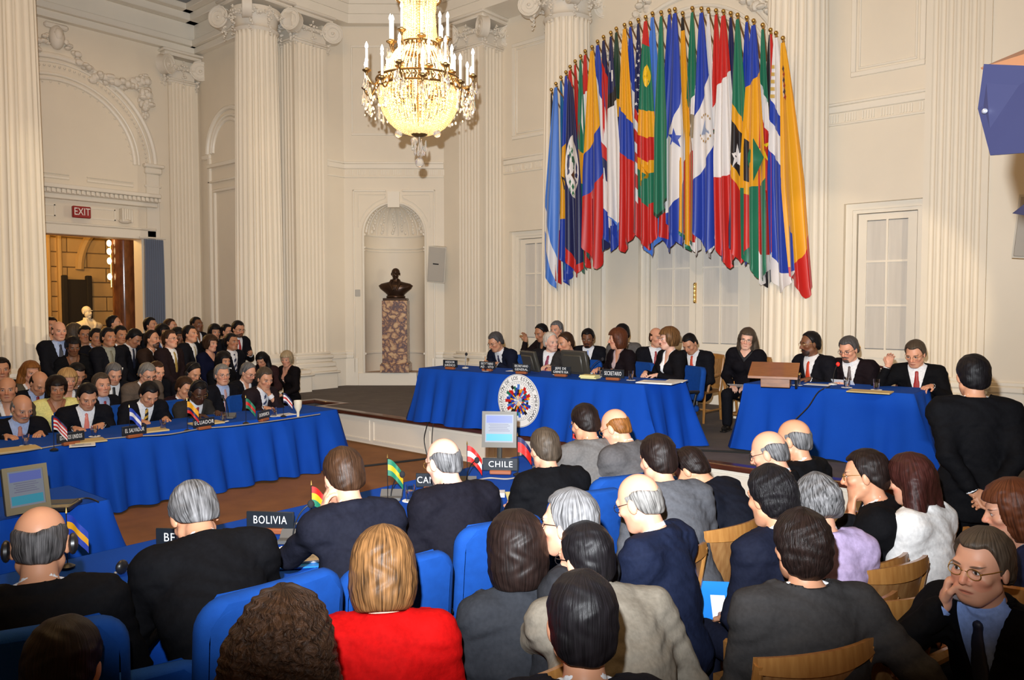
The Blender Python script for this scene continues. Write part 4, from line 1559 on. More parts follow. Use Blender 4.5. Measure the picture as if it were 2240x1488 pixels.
TZ = 0.74
T_left = table_cloth('table', 'long table under royal blue cloth along the left side, by the spectators', [(-9.05, -1.2), (-8.22, -1.2), (-8.30, 6.14), (-9.10, 6.14)], TZ, 0.02, 0.10, 1, 0, 0.11)
T_near = table_cloth('table', 'near table under blue cloth with the BOLIVIA and CHILE nameplates', [(-4.45, -0.6), (-3.22, -0.6), (-3.22, 5.8), (-4.45, 5.8)], TZ, 0.02, 0.05, 2, 0, 0.06)
T_small = table_cloth('table', 'small blue draped table holding the monitor at the left', [(-6.25, 0.9), (-5.55, 0.9), (-5.63, 2.21), (-6.3, 2.2)], TZ, 0.02, 0.10, 3, 0, 0.06)
fl_, fr_ = at(918, 806, z=DZ + TZ), at(1405, 843, z=DZ + TZ)
br_ = at(1499, 834, z=DZ + TZ)
T_dais = table_cloth('table', 'head table on the dais under blue cloth bearing the round emblem', [(fl_.x, fl_.y), (fr_.x, fr_.y), (br_.x, br_.y), (fl_.x - .1, br_.y)], TZ, 0.015, 0.11, 5, DZ, 0.06)
T_right = table_cloth('table', 'right hand dais table under blue cloth with the wooden reading stand', [(-3.66, 8.32), (-1.95, 8.42), (-1.95, 9.1), (-3.66, 9.05)], TZ, 0.015, 0.09, 6, DZ, 0.06)
print('dais table', fl_, fr_, br_)

# round emblem pinned to the cloth of the head table
em_c = at(1134, 877, y=min(fl_.y, fr_.y) - 0.16)
a_ = math.atan2(fr_.y - fl_.y, fr_.x - fl_.x)
em = thing('round_emblem', 'round white emblem of fanned flags with ring lettering on the head table', 'sign', em_c, a_)
EMR = 0.33
EMW = mat('emblem_white', (0.86, 0.86, 0.84), 0.5)
EMB = mat('emblem_black', (0.02, 0.02, 0.03), 0.6)
RX = Matrix.Rotation(PI / 2, 4, 'X')
m2 = MB().lathe([(0, -0.006), (EMR, -0.006), (EMR, 0.006), (0, 0.006)], (0, 0, 0), 48, cap=False)
m2.xf(RX)
m2.build('disc', EMW, em)
m2 = MB()
for r_, w_ in ((EMR * 0.975, 0.0025), (EMR * 0.74, 0.0018)):
    m2.tube([(r_ * math.cos(2 * PI * k / 48), -0.0065, r_ * math.sin(2 * PI * k / 48)) for k in range(49)], w_, 4)
for k in range(48):
    a = 2 * PI * k / 48
    m2.tube([(EMR * .64 * math.cos(a), -0.0065, EMR * .64 * math.sin(a)), (EMR * .71 * math.cos(a), -0.0065, EMR * .71 * math.sin(a))], 0.0022, 4)
m2.build('ring_lines', EMB, em)['kind'] = 'stuff'
words = 'ORGANIZACI\u00d3N DE LOS ESTADOS AMERICANOS'
span = math.radians(286)
for k, chh in enumerate(words):
    if chh == ' ':
        continue
    a = PI / 2 + span / 2 - span * k / (len(words) - 1)
    text(chh, 0.062, 'letter', EMB, em, Matrix.Translation((EMR * .85 * math.cos(a), -0.0068, EMR * .85 * math.sin(a))) @ Matrix.Rotation(-(a - PI / 2), 4, 'Y'))
g = random.Random(12)
cols = [RED, BLU, YEL, GRN, WHT, BLK, LBL, RED, YEL, BLU, RED]
for k in range(34):
    a = 2 * PI * k / 34 + 0.06
    r0, r1 = EMR * (0.03 + 0.16 * (k % 2)), EMR * (0.50 + 0.13 * ((k * 7) % 3) / 2)
    for q in range(3):
        ra, rb = r0 + (r1 - r0) * q / 3, r0 + (r1 - r0) * (q + 1) / 3
        w_ = 0.115
        pts = [(ra * math.cos(a - w_), ra * math.sin(a - w_)), (rb * math.cos(a - w_), rb * math.sin(a - w_)), (rb * math.cos(a + w_ * .8), rb * math.sin(a + w_ * .8)), (ra * math.cos(a + w_ * .8), ra * math.sin(a + w_ * .8))]
        yb = -0.0068 - 0.0006 * (k % 3)
        m2 = MB().add([(x_, yb, z_) for x_, z_ in pts], [(0, 1, 2, 3)])
        c_ = cols[(k * 3 + q * 2 + g.randrange(3)) % len(cols)]
        m2.build('flag_wedge', mat('flag_print_%02d%02d%02d' % tuple(int(v * 99) for v in c_), c_, 0.5), em, smooth=False)

# ================================================================ PEOPLE
def smin(a, b, k):
    if k <= 0:
        return np.minimum(a, b)
    h = np.clip(0.5 + 0.5 * (a - b) / k, 0, 1)
    return a * (1 - h) + b * h - k * h * (1 - h)


class Field:
    """signed distance on a rectilinear grid; primitives are only evaluated near themselves"""

    def __init__(s, X, Y, Z):
        s.X, s.Y, s.Z = (np.asarray(a, np.float32) for a in (X, Y, Z))
        s.D = np.full((len(X), len(Y), len(Z)), 0.12, np.float32)

    def sl(s, lo, hi):
        r = []
        for A, l, h in zip((s.X, s.Y, s.Z), lo, hi):
            r.append(slice(int(np.searchsorted(A, l)), int(np.searchsorted(A, h))))
        return tuple(r)

    def pts(s, q):
        return s.X[q[0]][:, None, None], s.Y[q[1]][None, :, None], s.Z[q[2]][None, None, :]

    def put(s, prim, k=0.02, sub=False, grow=0.0):
        q = s.sl(prim.lo - grow - 0.07, prim.hi + grow + 0.07)
        if any(a.stop <= a.start for a in q):
            return
        d = prim.f(*s.pts(q)) - grow
        if sub:
            s.D[q] = -smin(-s.D[q], d, k)
        else:
            s.D[q] = smin(s.D[q], d, k)

    def mesh(s):
        D = s.D
        I = D < 0
        c = I[:-1, :-1, :-1].astype(np.int8)
        cnt = np.zeros_like(c)
        for a in (0, 1):
            for b in (0, 1):
                for e in (0, 1):
                    cnt += I[a:D.shape[0] - 1 + a, b:D.shape[1] - 1 + b, e:D.shape[2] - 1 + e]
        act = (cnt > 0) & (cnt < 8)
        i, j, k = np.nonzero(act)
        n = len(i)
        if n == 0:
            return None
        idx = np.full(act.shape, -1, np.int32)
        idx[i, j, k] = np.arange(n)
        off = [(a, b, e) for a in (0, 1) for b in (0, 1) for e in (0, 1)]
        d = np.stack([D[i + a, j + b, k + e] for a, b, e in off], 1)
        P = np.stack([np.stack([s.X[i + a], s.Y[j + b], s.Z[k + e]], 1) for a, b, e in off], 1)
        acc = np.zeros((n, 3), np.float32)
        w = np.zeros(n, np.float32)
        for p, q in ((0, 1), (2, 3), (4, 5), (6, 7), (0, 2), (1, 3), (4, 6), (5, 7), (0, 4), (1, 5), (2, 6), (3, 7)):
            m = (d[:, p] < 0) != (d[:, q] < 0)
            t = np.where(m, d[:, p] / np.where(m, d[:, p] - d[:, q], 1), 0)[:, None]
            acc += np.where(m[:, None], P[:, p] + (P[:, q] - P[:, p]) * t, 0)
            w += m
        V = acc / w[:, None]
        F = []
        S = I[:-1, 1:-1, 1:-1] != I[1:, 1:-1, 1:-1]
        a, b, e = np.nonzero(S)
        b, e = b + 1, e + 1
        q = np.stack([idx[a, b - 1, e - 1], idx[a, b, e - 1], idx[a, b, e], idx[a, b - 1, e]], 1)
        fl = I[a, b, e]
        F.append(np.where(fl[:, None], q, q[:, ::-1]))
        S = I[1:-1, :-1, 1:-1] != I[1:-1, 1:, 1:-1]
        a, b, e = np.nonzero(S)
        a, e = a + 1, e + 1
        q = np.stack([idx[a - 1, b, e - 1], idx[a - 1, b, e], idx[a, b, e], idx[a, b, e - 1]], 1)
        fl = I[a, b, e]
        F.append(np.where(fl[:, None], q, q[:, ::-1]))
        S = I[1:-1, 1:-1, :-1] != I[1:-1, 1:-1, 1:]
        a, b, e = np.nonzero(S)
        a, b = a + 1, b + 1
        q = np.stack([idx[a - 1, b - 1, e], idx[a, b - 1, e], idx[a, b, e], idx[a - 1, b, e]], 1)
        fl = I[a, b, e]
        F.append(np.where(fl[:, None], q, q[:, ::-1]))
        F = np.concatenate(F)
        F = F[(F >= 0).all(1)]
        return V, F


def np_mesh(name, VF, mats, attr=None):
    V, F = VF
    me = bpy.data.meshes.new(name)
    me.vertices.add(len(V))
    me.vertices.foreach_set('co', V.astype(np.float32).ravel())
    me.loops.add(len(F) * 4)
    me.loops.foreach_set('vertex_index', F.astype(np.int32).ravel())
    me.polygons.add(len(F))
    me.polygons.foreach_set('loop_start', np.arange(0, len(F) * 4, 4, dtype=np.int32))
    me.polygons.foreach_set('use_smooth', np.ones(len(F), bool))
    me.update(calc_edges=True)
    for m in mats:
        me.materials.append(m)
    if attr is not None:
        for nm, a in attr.items():
            at_ = me.attributes.new(nm, 'FLOAT_VECTOR', 'POINT')
            at_.data.foreach_set('vector', a.astype(np.float32).ravel())
    return me


class Cap:
    """tapered capsule; flat = (axis, factor) makes the section narrower along that axis"""

    def __init__(s, a, b, ra, rb=None, flat=None):
        s.a, s.b = np.array(a, np.float32), np.array(b, np.float32)
        s.ra, s.rb = ra, ra if rb is None else rb
        s.flat = None if flat is None else (np.array(flat[0], np.float32) / np.linalg.norm(flat[0]), flat[1])
        m = max(s.ra, s.rb) * (max(1, 1 if flat is None else flat[1]))
        s.lo, s.hi = np.minimum(s.a, s.b) - m, np.maximum(s.a, s.b) + m

    def f(s, X, Y, Z):
        ab = s.b - s.a
        L = float(ab @ ab) + 1e-9
        px, py, pz = X - s.a[0], Y - s.a[1], Z - s.a[2]
        t = np.clip((px * ab[0] + py * ab[1] + pz * ab[2]) / L, 0, 1)
        qx, qy, qz = px - ab[0] * t, py - ab[1] * t, pz - ab[2] * t
        r = s.ra + (s.rb - s.ra) * t
        d2 = qx * qx + qy * qy + qz * qz
        if s.flat is not None:
            n, fct = s.flat
            qn = qx * n[0] + qy * n[1] + qz * n[2]
            d2 = d2 + qn * qn * (1 / fct ** 2 - 1)
        return np.sqrt(d2) - r


class Ell:
    def __init__(s, c, R, r):
        s.c, s.R, s.r = np.array(c, np.float32), np.array(R, np.float32), np.array(r, np.float32)
        e = np.abs(s.R) @ s.r
        s.lo, s.hi = s.c - e, s.c + e

    def f(s, X, Y, Z):
        px, py, pz = X - s.c[0], Y - s.c[1], Z - s.c[2]
        R = s.R
        u = (px * R[0, 0] + py * R[1, 0] + pz * R[2, 0]) / s.r[0]
        v = (px * R[0, 1] + py * R[1, 1] + pz * R[2, 1]) / s.r[1]
        w = (px * R[0, 2] + py * R[1, 2] + pz * R[2, 2]) / s.r[2]
        k = np.sqrt(u * u + v * v + w * w)
        return (k - 1) * float(s.r.min()) * 0.6 + (k - 1) * float(np.median(s.r)) * 0.4


class Half:
    """any function of local coordinates, given as a box-bounded primitive"""

    def __init__(s, fn, lo, hi):
        s.fn, s.lo, s.hi = fn, np.array(lo), np.array(hi)

    def f(s, X, Y, Z):
        return s.fn(X, Y, Z)


def axis(lo, hi, step, fine=()):
    """grid planes from lo to hi, finer inside the given (a, b, step) spans"""
    out = [lo]
    while out[-1] < hi:
        x = out[-1]
        st = step
        for a, b, f in fine:
            if a - step < x < b:
                st = min(st, f if x >= a else max(f, min(st, a - x + 1e-4)))
        out.append(x + st)
    return np.array(out, np.float32)


def rot(yaw=0, pitch=0, roll=0):
    """yaw turns left(+), pitch nods down(+), roll tips to the person's right(+); degrees"""
    return np.array((Matrix.Rotation(math.radians(yaw), 3, 'Z') @ Matrix.Rotation(math.radians(-pitch), 3, 'X') @ Matrix.Rotation(math.radians(roll), 3, 'Y')), np.float32)


SKIN = {'fair': (0.62, 0.31, 0.20), 'tan': (0.54, 0.26, 0.15), 'olive': (0.41, 0.185, 0.098), 'brown': (0.17, 0.070, 0.034), 'dark': (0.065, 0.025, 0.014), 'pale': (0.70, 0.40, 0.29)}
HAIRC = {'black': (0.006, 0.005, 0.006), 'dark': (0.011, 0.006, 0.005), 'brown': (0.035, 0.016, 0.008), 'auburn': (0.085, 0.025, 0.010), 'ginger': (0.20, 0.075, 0.018), 'blond': (0.42, 0.25, 0.10),
         'bronde': (0.095, 0.045, 0.016), 'grey': (0.085, 0.083, 0.085), 'silver': (0.19, 0.18, 0.17), 'salt': (0.045, 0.042, 0.043), 'greybrown': (0.060, 0.043, 0.030), 'white': (0.55, 0.49, 0.42), 'ashblond': (0.36, 0.27, 0.16), 'wine': (0.035, 0.010, 0.008)}


def skin_mat(tone, brow, beard):
    key = 'skin_%s_%s_%s' % (tone, brow, beard)
    if key in MATS:
        return MATS[key]
    c = SKIN[tone]
    m = mat(key, c, 0.48, spec=0.35)
    nt = m.node_tree
    b = nt.nodes['Principled BSDF']
    b.inputs['Subsurface Weight'].default_value = 0.08
    b.inputs['Subsurface Radius'].default_value = (0.02, 0.008, 0.004)
    at_ = nt.nodes.new('ShaderNodeAttribute')
    at_.attribute_name = 'headpos'
    sp = nt.nodes.new('ShaderNodeSeparateXYZ')
    nt.links.new(at_.outputs['Vector'], sp.inputs[0])
    ab = nt.nodes.new('ShaderNodeMath')
    ab.operation = 'ABSOLUTE'
    nt.links.new(sp.outputs[0], ab.inputs[0])

    def math_(op, a, bb, c_=None):
        n = nt.nodes.new('ShaderNodeMath')
        n.operation = op
        for i_, v in enumerate((a, bb, c_)):
            if v is None:
                continue
            if isinstance(v, (int, float)):
                n.inputs[i_].default_value = v
            else:
                nt.links.new(v, n.inputs[i_])
        return n.outputs[0]
    ax_, y_, z_ = ab.outputs[0], sp.outputs[1], sp.outputs[2]
    front = math_('GREATER_THAN', y_, 0.045)

    def ell(cx, cz, rx, rz, slope=0.0):
        u = math_('DIVIDE', math_('SUBTRACT', ax_, cx), rx)
        zz = math_('MULTIPLY_ADD', math_('SUBTRACT', ax_, cx), -slope, z_)
        v = math_('DIVIDE', math_('SUBTRACT', zz, cz), rz)
        d = math_('ADD', math_('MULTIPLY', u, u), math_('MULTIPLY', v, v))
        mr = nt.nodes.new('ShaderNodeMapRange')
        mr.inputs['From Min'].default_value = 1.25
        mr.inputs['From Max'].default_value = 0.75
        nt.links.new(d, mr.inputs['Value'])
        return math_('MULTIPLY', mr.outputs[0], front)
    cur = None

    def layer(mask, col, amt=1.0):
        nonlocal cur
        mx_ = nt.nodes.new('ShaderNodeMix')
        mx_.data_type = 'RGBA'
        nt.links.new(math_('MULTIPLY', mask, amt), mx_.inputs['Factor'])
        if cur is None:
            mx_.inputs[6].default_value = (*c, 1)
        else:
            nt.links.new(cur, mx_.inputs[6])
        mx_.inputs[7].default_value = (*col, 1)
        cur = mx_.outputs[2]
    red = (min(1, c[0] * 1.05), c[1] * 0.72, c[2] * 0.68)
    layer(ell(0.042, -0.038, 0.022, 0.024), red, 0.5)
    layer(ell(0.0, -0.028, 0.018, 0.02), red, 0.5)
    if beard in ('beard', 'goatee', 'stubble', 'moustache'):
        bc_ = HAIRC[brow] if beard != 'stubble' else tuple(v * 0.45 for v in c)
        if beard in ('beard', 'stubble'):
            layer(ell(0.0, -0.098, 0.075, 0.045), bc_, 0.85 if beard == 'beard' else 0.45)
        if beard == 'goatee':
            layer(ell(0.0, -0.10, 0.032, 0.036), bc_, 0.9)
        layer(ell(0.016, -0.054, 0.022, 0.0075, -0.25), bc_, 0.9)
    layer(ell(0.0, -0.069, 0.024, 0.0075), (c[0] * 0.75, c[1] * 0.45, c[2] * 0.45), 0.8)
    layer(ell(0.0, -0.0690, 0.023, 0.0016), (c[0] * 0.3, c[1] * 0.2, c[2] * 0.2), 0.9)
    layer(ell(0.033, 0.0035, 0.0150, 0.0082), (c[0] * 0.45, c[1] * 0.36, c[2] * 0.36), 0.75)
    layer(ell(0.033, 0.004, 0.0118, 0.0055), (0.62, 0.60, 0.58), 0.9)
    layer(ell(0.033, 0.0045, 0.0052, 0.0058), (0.02, 0.012, 0.008), 1.0)
    layer(ell(0.033, 0.0098, 0.0135, 0.0022), (0.03, 0.015, 0.01), 0.8)
    bcol = HAIRC[brow]
    bcol = tuple(0.5 * v + 0.06 * k_ for v, k_ in zip(bcol, (1, .7, .5))) if sum(bcol) > 0.6 else bcol
    layer(ell(0.034, 0.0235, 0.0195, 0.0044, 0.12), bcol, 0.85)
    nt.links.new(cur, b.inputs['Base Color'])
    return m


def hair_mat(color, curl=0.0):
    key = 'hair_%s_%d' % (color, int(curl * 10))
    if key in MATS:
        return MATS[key]
    c = HAIRC[color]
    m = mat(key, c, 0.46, spec=0.17)
    nt = m.node_tree
    b = nt.nodes['Principled BSDF']
    tc = nt.nodes.new('ShaderNodeAttribute')
    tc.attribute_name = 'headpos'
    # strands fall from the crown: angle round the crown and height drive the noise
    sp = nt.nodes.new('ShaderNodeSeparateXYZ')
    nt.links.new(tc.outputs['Vector'], sp.inputs[0])
    at2 = nt.nodes.new('ShaderNodeMath')
    at2.operation = 'ARCTAN2'
    nt.links.new(sp.outputs[0], at2.inputs[0])
    yo = nt.nodes.new('ShaderNodeMath')
    yo.operation = 'ADD'
    yo.inputs[1].default_value = 0.03
    nt.links.new(sp.outputs[1], yo.inputs[0])
    nt.links.new(yo.outputs[0], at2.inputs[1])
    cb = nt.nodes.new('ShaderNodeCombineXYZ')
    m1 = nt.nodes.new('ShaderNodeMath')
    m1.operation = 'MULTIPLY'
    m1.inputs[1].default_value = 14.0 if curl < 0.5 else 7.0
    nt.links.new(at2.outputs[0], m1.inputs[0])
    m2_ = nt.nodes.new('ShaderNodeMath')
    m2_.operation = 'MULTIPLY'
    m2_.inputs[1].default_value = 9.0 + 45 * curl
    nt.links.new(sp.outputs[2], m2_.inputs[0])
    nt.links.new(m1.outputs[0], cb.inputs[0])
    nt.links.new(m2_.outputs[0], cb.inputs[1])
    n = nt.nodes.new('ShaderNodeTexNoise')
    n.inputs['Scale'].default_value = 1.0
    n.inputs['Detail'].default_value = 5
    n.inputs['Distortion'].default_value = 1.5 * curl
    nt.links.new(cb.outputs[0], n.inputs['Vector'])
    r = nt.nodes.new('ShaderNodeValToRGB')
    e = r.color_ramp.elements
    e[0].position, e[1].position = 0.35, 0.68
    lo = 0.5 if color not in ('bronde', 'grey', 'salt', 'silver') else 0.28
    hi = 1.6 if color not in ('bronde', 'salt', 'grey') else 2.6
    e[0].color = (*(v * lo for v in c), 1)
    e[1].color = (*(min(1, v * hi) for v in c), 1)
    nt.links.new(n.outputs['Fac'], r.inputs[0])
    nt.links.new(r.outputs[0], b.inputs['Base Color'])
    bp = nt.nodes.new('ShaderNodeBump')
    bp.inputs['Strength'].default_value = 0.55 + 0.4 * curl
    bp.inputs['Distance'].default_value = 0.006 + 0.012 * curl
    nt.links.new(n.outputs['Fac'], bp.inputs['Height'])
    nt.links.new(bp.outputs[0], b.inputs['Normal'])
    return m


def cloth_mat(c, kind='wool'):
    if kind == 'wool' and max(c) < 0.06:
        c = tuple(v * 0.6 for v in c)
    key = 'suit_%02d_%02d_%02d_%s' % (*(int(v * 900) for v in c), kind)
    return mat(key, c, 0.78 if kind == 'wool' else 0.6, noise=0.12, nscale=60, bump=0.16, bscale=34, spec=0.06 if kind == 'wool' else 0.3)


def tie_mat(c, kind):
    key = 'tie_%02d_%02d_%02d_%s' % (*(int(v * 900) for v in c), kind)
    if key in MATS:
        return MATS[key]
    m = mat(key, c, 0.5)
    if kind:
        nt = m.node_tree
        b = nt.nodes['Principled BSDF']
        tc = nt.nodes.new('ShaderNodeTexCoord')
        mp = nt.nodes.new('ShaderNodeMapping')
        r = nt.nodes.new('ShaderNodeValToRGB')
        r.color_ramp.interpolation = 'CONSTANT'
        e = r.color_ramp.elements
        e[0].color = (*c, 1)
        e[1].color = (*{'gold': (0.55, 0.30, 0.03), 'silver': (0.5, 0.5, 0.52), 'white': (0.75, 0.72, 0.7), 'dots': (0.5, 0.2, 0.15)}[kind], 1)
        if kind == 'dots':
            w = nt.nodes.new('ShaderNodeTexVoronoi')
            w.inputs['Scale'].default_value = 55
            r.color_ramp.interpolation = 'LINEAR'
            e[0].position, e[1].position = 0.25, 0.12
            e[0].color, e[1].color = e[0].color[:], e[1].color[:]
            nt.links.new(tc.outputs['Object'], w.inputs['Vector'])
            nt.links.new(w.outputs['Distance'], r.inputs[0])
        else:
            w = nt.nodes.new('ShaderNodeTexWave')
            w.inputs['Scale'].default_value = 7.5
            w.bands_direction = 'DIAGONAL'
            e[1].position = 0.5
            nt.links.new(tc.outputs['Object'], w.inputs['Vector'])
            nt.links.new(w.outputs['Fac'], r.inputs[0])
        nt.links.new(r.outputs[0], b.inputs['Base Color'])
    return m


def nrm(v):
    v = np.array(v, np.float32)
    return v / (np.linalg.norm(v) + 1e-9)


def hand_prims(W, fd, palm, side, curl, s=1.0, spread=0.0):
    """W wrist, fd finger direction, palm = direction the palm faces, side=+1 right hand; returns capsules"""
    fd = nrm(fd)
    pn = np.array(palm, np.float32)
    pn = nrm(pn - fd * (pn @ fd))
    th = nrm(np.cross(fd, pn)) * side * -1.0      # towards the thumb
    out = [(Cap(W - fd * 0.01, W + fd * 0.035 * s, 0.026 * s, 0.030 * s, (pn, 0.72)), 0.012),
           (Cap(W + fd * 0.03 * s + th * 0.012, W + fd * 0.082 * s + th * 0.017, 0.028 * s, 0.024 * s, (pn, 0.52)), 0.012),
           (Cap(W + fd * 0.03 * s - th * 0.012, W + fd * 0.076 * s - th * 0.017, 0.028 * s, 0.023 * s, (pn, 0.52)), 0.012)]
    for x, y, L in ((0.030, 0.088, 0.076), (0.010, 0.093, 0.084), (-0.011, 0.088, 0.078), (-0.030, 0.079, 0.060)):
        p = W + (fd * y + th * x) * s
        ang = 0.0
        c = curl if not isinstance(curl, (list, tuple)) else curl[0]
        d0 = nrm(fd + th * (x * (1.5 + 8 * spread)))
        for seg, r in ((0.46, 0.0098), (0.31, 0.0088), (0.23, 0.0078)):
            ang += math.radians(c) * (0.75 if seg == 0.46 else 1.0)
            d = d0 * math.cos(ang) + pn * math.sin(ang)
            q = p + d * L * seg * s
            out.append((Cap(p, q, r * s, (r - 0.0012) * s), 0.004))
            p = q
    p = W + (fd * 0.028 + th * 0.026 + pn * 0.006) * s
    d1 = nrm(fd * 0.75 + th * 0.62 + pn * 0.30)
    q = p + d1 * 0.045 * s
    d2 = nrm(fd * 0.93 + th * 0.12 + pn * 0.45)
    out.append((Cap(p, q, 0.0135 * s, 0.011 * s), 0.008))
    out.append((Cap(q, q + d2 * 0.034 * s, 0.0105 * s, 0.0085 * s), 0.004))
    return out


def ik(S, W, l1, l2, hint):
    S, W = np.array(S, np.float32), np.array(W, np.float32)
    v = W - S
    D = np.linalg.norm(v)
    mx_ = (l1 + l2) * 0.985
    if D > mx_:
        W = S + v / D * mx_
        v = W - S
        D = mx_
    D = max(D, abs(l1 - l2) + 0.02)
    a = (l1 * l1 - l2 * l2 + D * D) / (2 * D)
    h = math.sqrt(max(0, l1 * l1 - a * a))
    u = v / (np.linalg.norm(v) + 1e-9)
    hn = np.array(hint, np.float32)
    hn = nrm(hn - u * (hn @ u))
    return S + u * a + hn * h, W


SUIT, SHIRT = (0.012, 0.012, 0.017), (0.72, 0.72, 0.74)
PEOPLE = []


def person(px, py, label, face=0, x=None, y=None, z=None, floor=0.0, pose='sit', lean=8, side=0, twist=0, hy=0, hp=10, hr=0,
           hair='short', hc='dark', tone='tan', beard='none', jacket=SUIT, shirt=SHIRT, tie=None, tiek='', glasses=None, vneck=0.30, build=1.0, sc=1.0,
           L='table', R='table', lh=None, rh=None, curl=35, female=False, badge=None, hip=0.54, trousers=None, watch=None, crowd=False, headphones=None, necklace=None,
           cat='person', group=None, tz=0.74, headsc=1.0, legs=True, lpalm=None, rpalm=None, lhint=None, rhint=None):
    """one figure. face: 0 towards the left wall (-X), 90 towards the dais (+Y), 180 towards +X, -90 towards -Y.
    (px, py) is where the photograph shows the middle of the head."""
    s = sc * (1.07 if floor > 0 or (x is not None and x < -8) else 1.02)
    headsc = headsc * (1.07 if s > 1.05 and pose == 'sit' else 1.04)
    h = hip if pose == 'sit' else 0.93 * s
    Hp = np.array([0, 0, h], np.float32)
    Rl1 = rot(0, lean * 0.75, side * 0.8)
    Rl2 = rot(0, lean * 1.2, side * 1.1)
    T = 0.275 * s
    Ch = Hp + Rl1 @ np.array([0, 0, T], np.float32)
    N = Ch + Rl2 @ np.array([0, 0, 0.255 * s], np.float32)
    Rs = Rl2 @ rot(twist, 0, 0)
    Rn = rot(twist * 0.5 + hy * 0.35, lean * 0.7 + hp * 0.45, side * 0.6 + hr * 0.5)
    J = N + Rn @ np.array([0, 0.014, 0.066 * s], np.float32)
    Rh = rot(hy, hp, hr)
    hs = s * headsc * (0.94 if female else 1.0)
    HC = J + Rh @ np.array([0, 0.020, 0.098 * hs], np.float32)
    # place it
    fa = math.radians(face)
    fdir = Vector((-math.cos(fa), math.sin(fa), 0))
    rz = math.atan2(fdir.y, fdir.x) - PI / 2
    if x is None and y is None:
        Hw = at(px, py, z=(z if z is not None else floor + float(HC[2])))
        dz = Hw.z - floor - float(HC[2])
    else:
        Hw = at(px, py, x=x, y=y)
        dz = Hw.z - floor - float(HC[2])
    if pose == 'stand' and abs(dz) > 0.003:
        # taller or shorter person: scale legs by shifting the hips
        pass
    for a_ in (Hp, Ch, N, J, HC):
        a_[2] += dz
    h = float(Hp[2])
    loc = Hw - Matrix.Rotation(rz, 3, 'Z') @ Vector((float(HC[0]), float(HC[1]), 0))
    loc.z = floor
    pxm = scale_at(Hw)
    PEOPLE.append((label, round(dz, 2), round(pxm), tuple(round(v, 2) for v in loc), px, py))
    # shoulders and arms
    bw = 0.178 * s * (0.90 if female else 1.0) * (0.5 + 0.5 * build)
    ex = Rs @ np.array([1, 0, 0], np.float32)
    fw_ = Rs @ np.array([0, 1, 0], np.float32)
    up_ = Rs @ np.array([0, 0, 1], np.float32)
    Sh = {1: N - up_ * 0.055 * s + ex * bw + fw_ * 0.005, -1: N - up_ * 0.055 * s - ex * bw + fw_ * 0.005}
    l1, l2 = 0.285 * s, 0.255 * s
    arms = {}
    tzl = tz + 0.035
    for sd, mode, hd, pl in ((-1, L, lh, lpalm), (1, R, rh, rpalm)):
        hint = np.array([sd * 0.55, -0.45, -0.7], np.float32)
        palm, fdv = (0, 0, -1), None
        if isinstance(mode, (tuple, list)):
            W = np.array(mode, np.float32)
        elif mode == 'table':
            W = np.array([sd * 0.15, max(float(N[1]) + 0.24, 0.34), tzl], np.float32)
            fdv = (-sd * 0.45, 0.85, -0.05)
        elif mode == 'write':
            W = np.array([sd * 0.12, max(float(N[1]) + 0.22, 0.34), tzl + 0.01], np.float32)
            fdv = (-sd * 0.75, 0.65, -0.1)
            palm = (-sd * 0.5, 0, -0.8)
        elif mode == 'lap':
            W = np.array([sd * 0.10, float(Hp[1]) + 0.30, h + 0.10], np.float32)
            fdv = (-sd * 0.6, 0.8, -0.2)
        elif mode == 'side':
            W = np.array([sd * (bw + 0.07), float(Hp[1]) + 0.06, h - 0.07 * s], np.float32)
            hint = np.array([sd * 0.4, -0.9, 0], np.float32)
            palm, fdv = (-sd, 0, 0), (0, 0.15, -1)
        elif mode == 'front':
            W = np.array([sd * 0.07, float(Hp[1]) + 0.24, h + 0.02], np.float32)
            hint = np.array([sd * 0.9, -0.4, -0.3], np.float32)
            palm, fdv = (0, -1, -.2), (-sd * 0.8, 0.2, -0.6)
        elif mode == 'hold':
            W = np.array([sd * 0.09, float(N[1]) + 0.27, float(N[2]) - 0.27], np.float32)
            palm, fdv = (-sd * 0.6, 0, 0.5), (-sd * 0.5, 0.8, 0.25)
        elif mode == 'behind':
            W = np.array([sd * 0.06, float(Hp[1]) - 0.17, h + 0.02], np.float32)
            hint = np.array([sd * 0.9, -0.5, 0.1], np.float32)
            palm, fdv = (0, -1, 0.2), (-sd * 0.9, 0, -0.45)
        elif mode == 'chin':
            W = HC + Rh @ np.array([sd * 0.045, 0.10, -0.19], np.float32)
            hint = np.array([sd * 0.5, 0.3, -0.9], np.float32)
            palm, fdv = (-sd * .4, -1, 0), (-sd * 0.25, -0.1, 1)
        elif mode == 'cheek':
            W = HC + Rh @ np.array([sd * 0.10, 0.07, -0.16], np.float32)
            hint = np.array([sd * 0.6, 0.4, -0.9], np.float32)
            palm, fdv = (-sd, -0.3, 0.1), (-sd * 0.12, -0.15, 1)
        elif mode == 'raise':
            W = np.array([sd * 0.27, float(N[1]) + 0.20, float(N[2]) + 0.02], np.float32)
            hint = np.array([sd * 0.5, 0.1, -0.9], np.float32)
            palm, fdv = (-sd * .3, 0.8, 0), (0, 0.15, 1)
        else:
            continue
        if hd is not None:
            fdv = hd
        if pl is not None:
            palm = pl
        ov = lhint if sd < 0 else rhint
        E, W = ik(Sh[sd], W, l1, l2, hint if ov is None else np.array(ov, np.float32))
        arms[sd] = (Sh[sd], E, W, fdv if fdv is not None else tuple(W - E), palm)
    # legs
    lg = {}
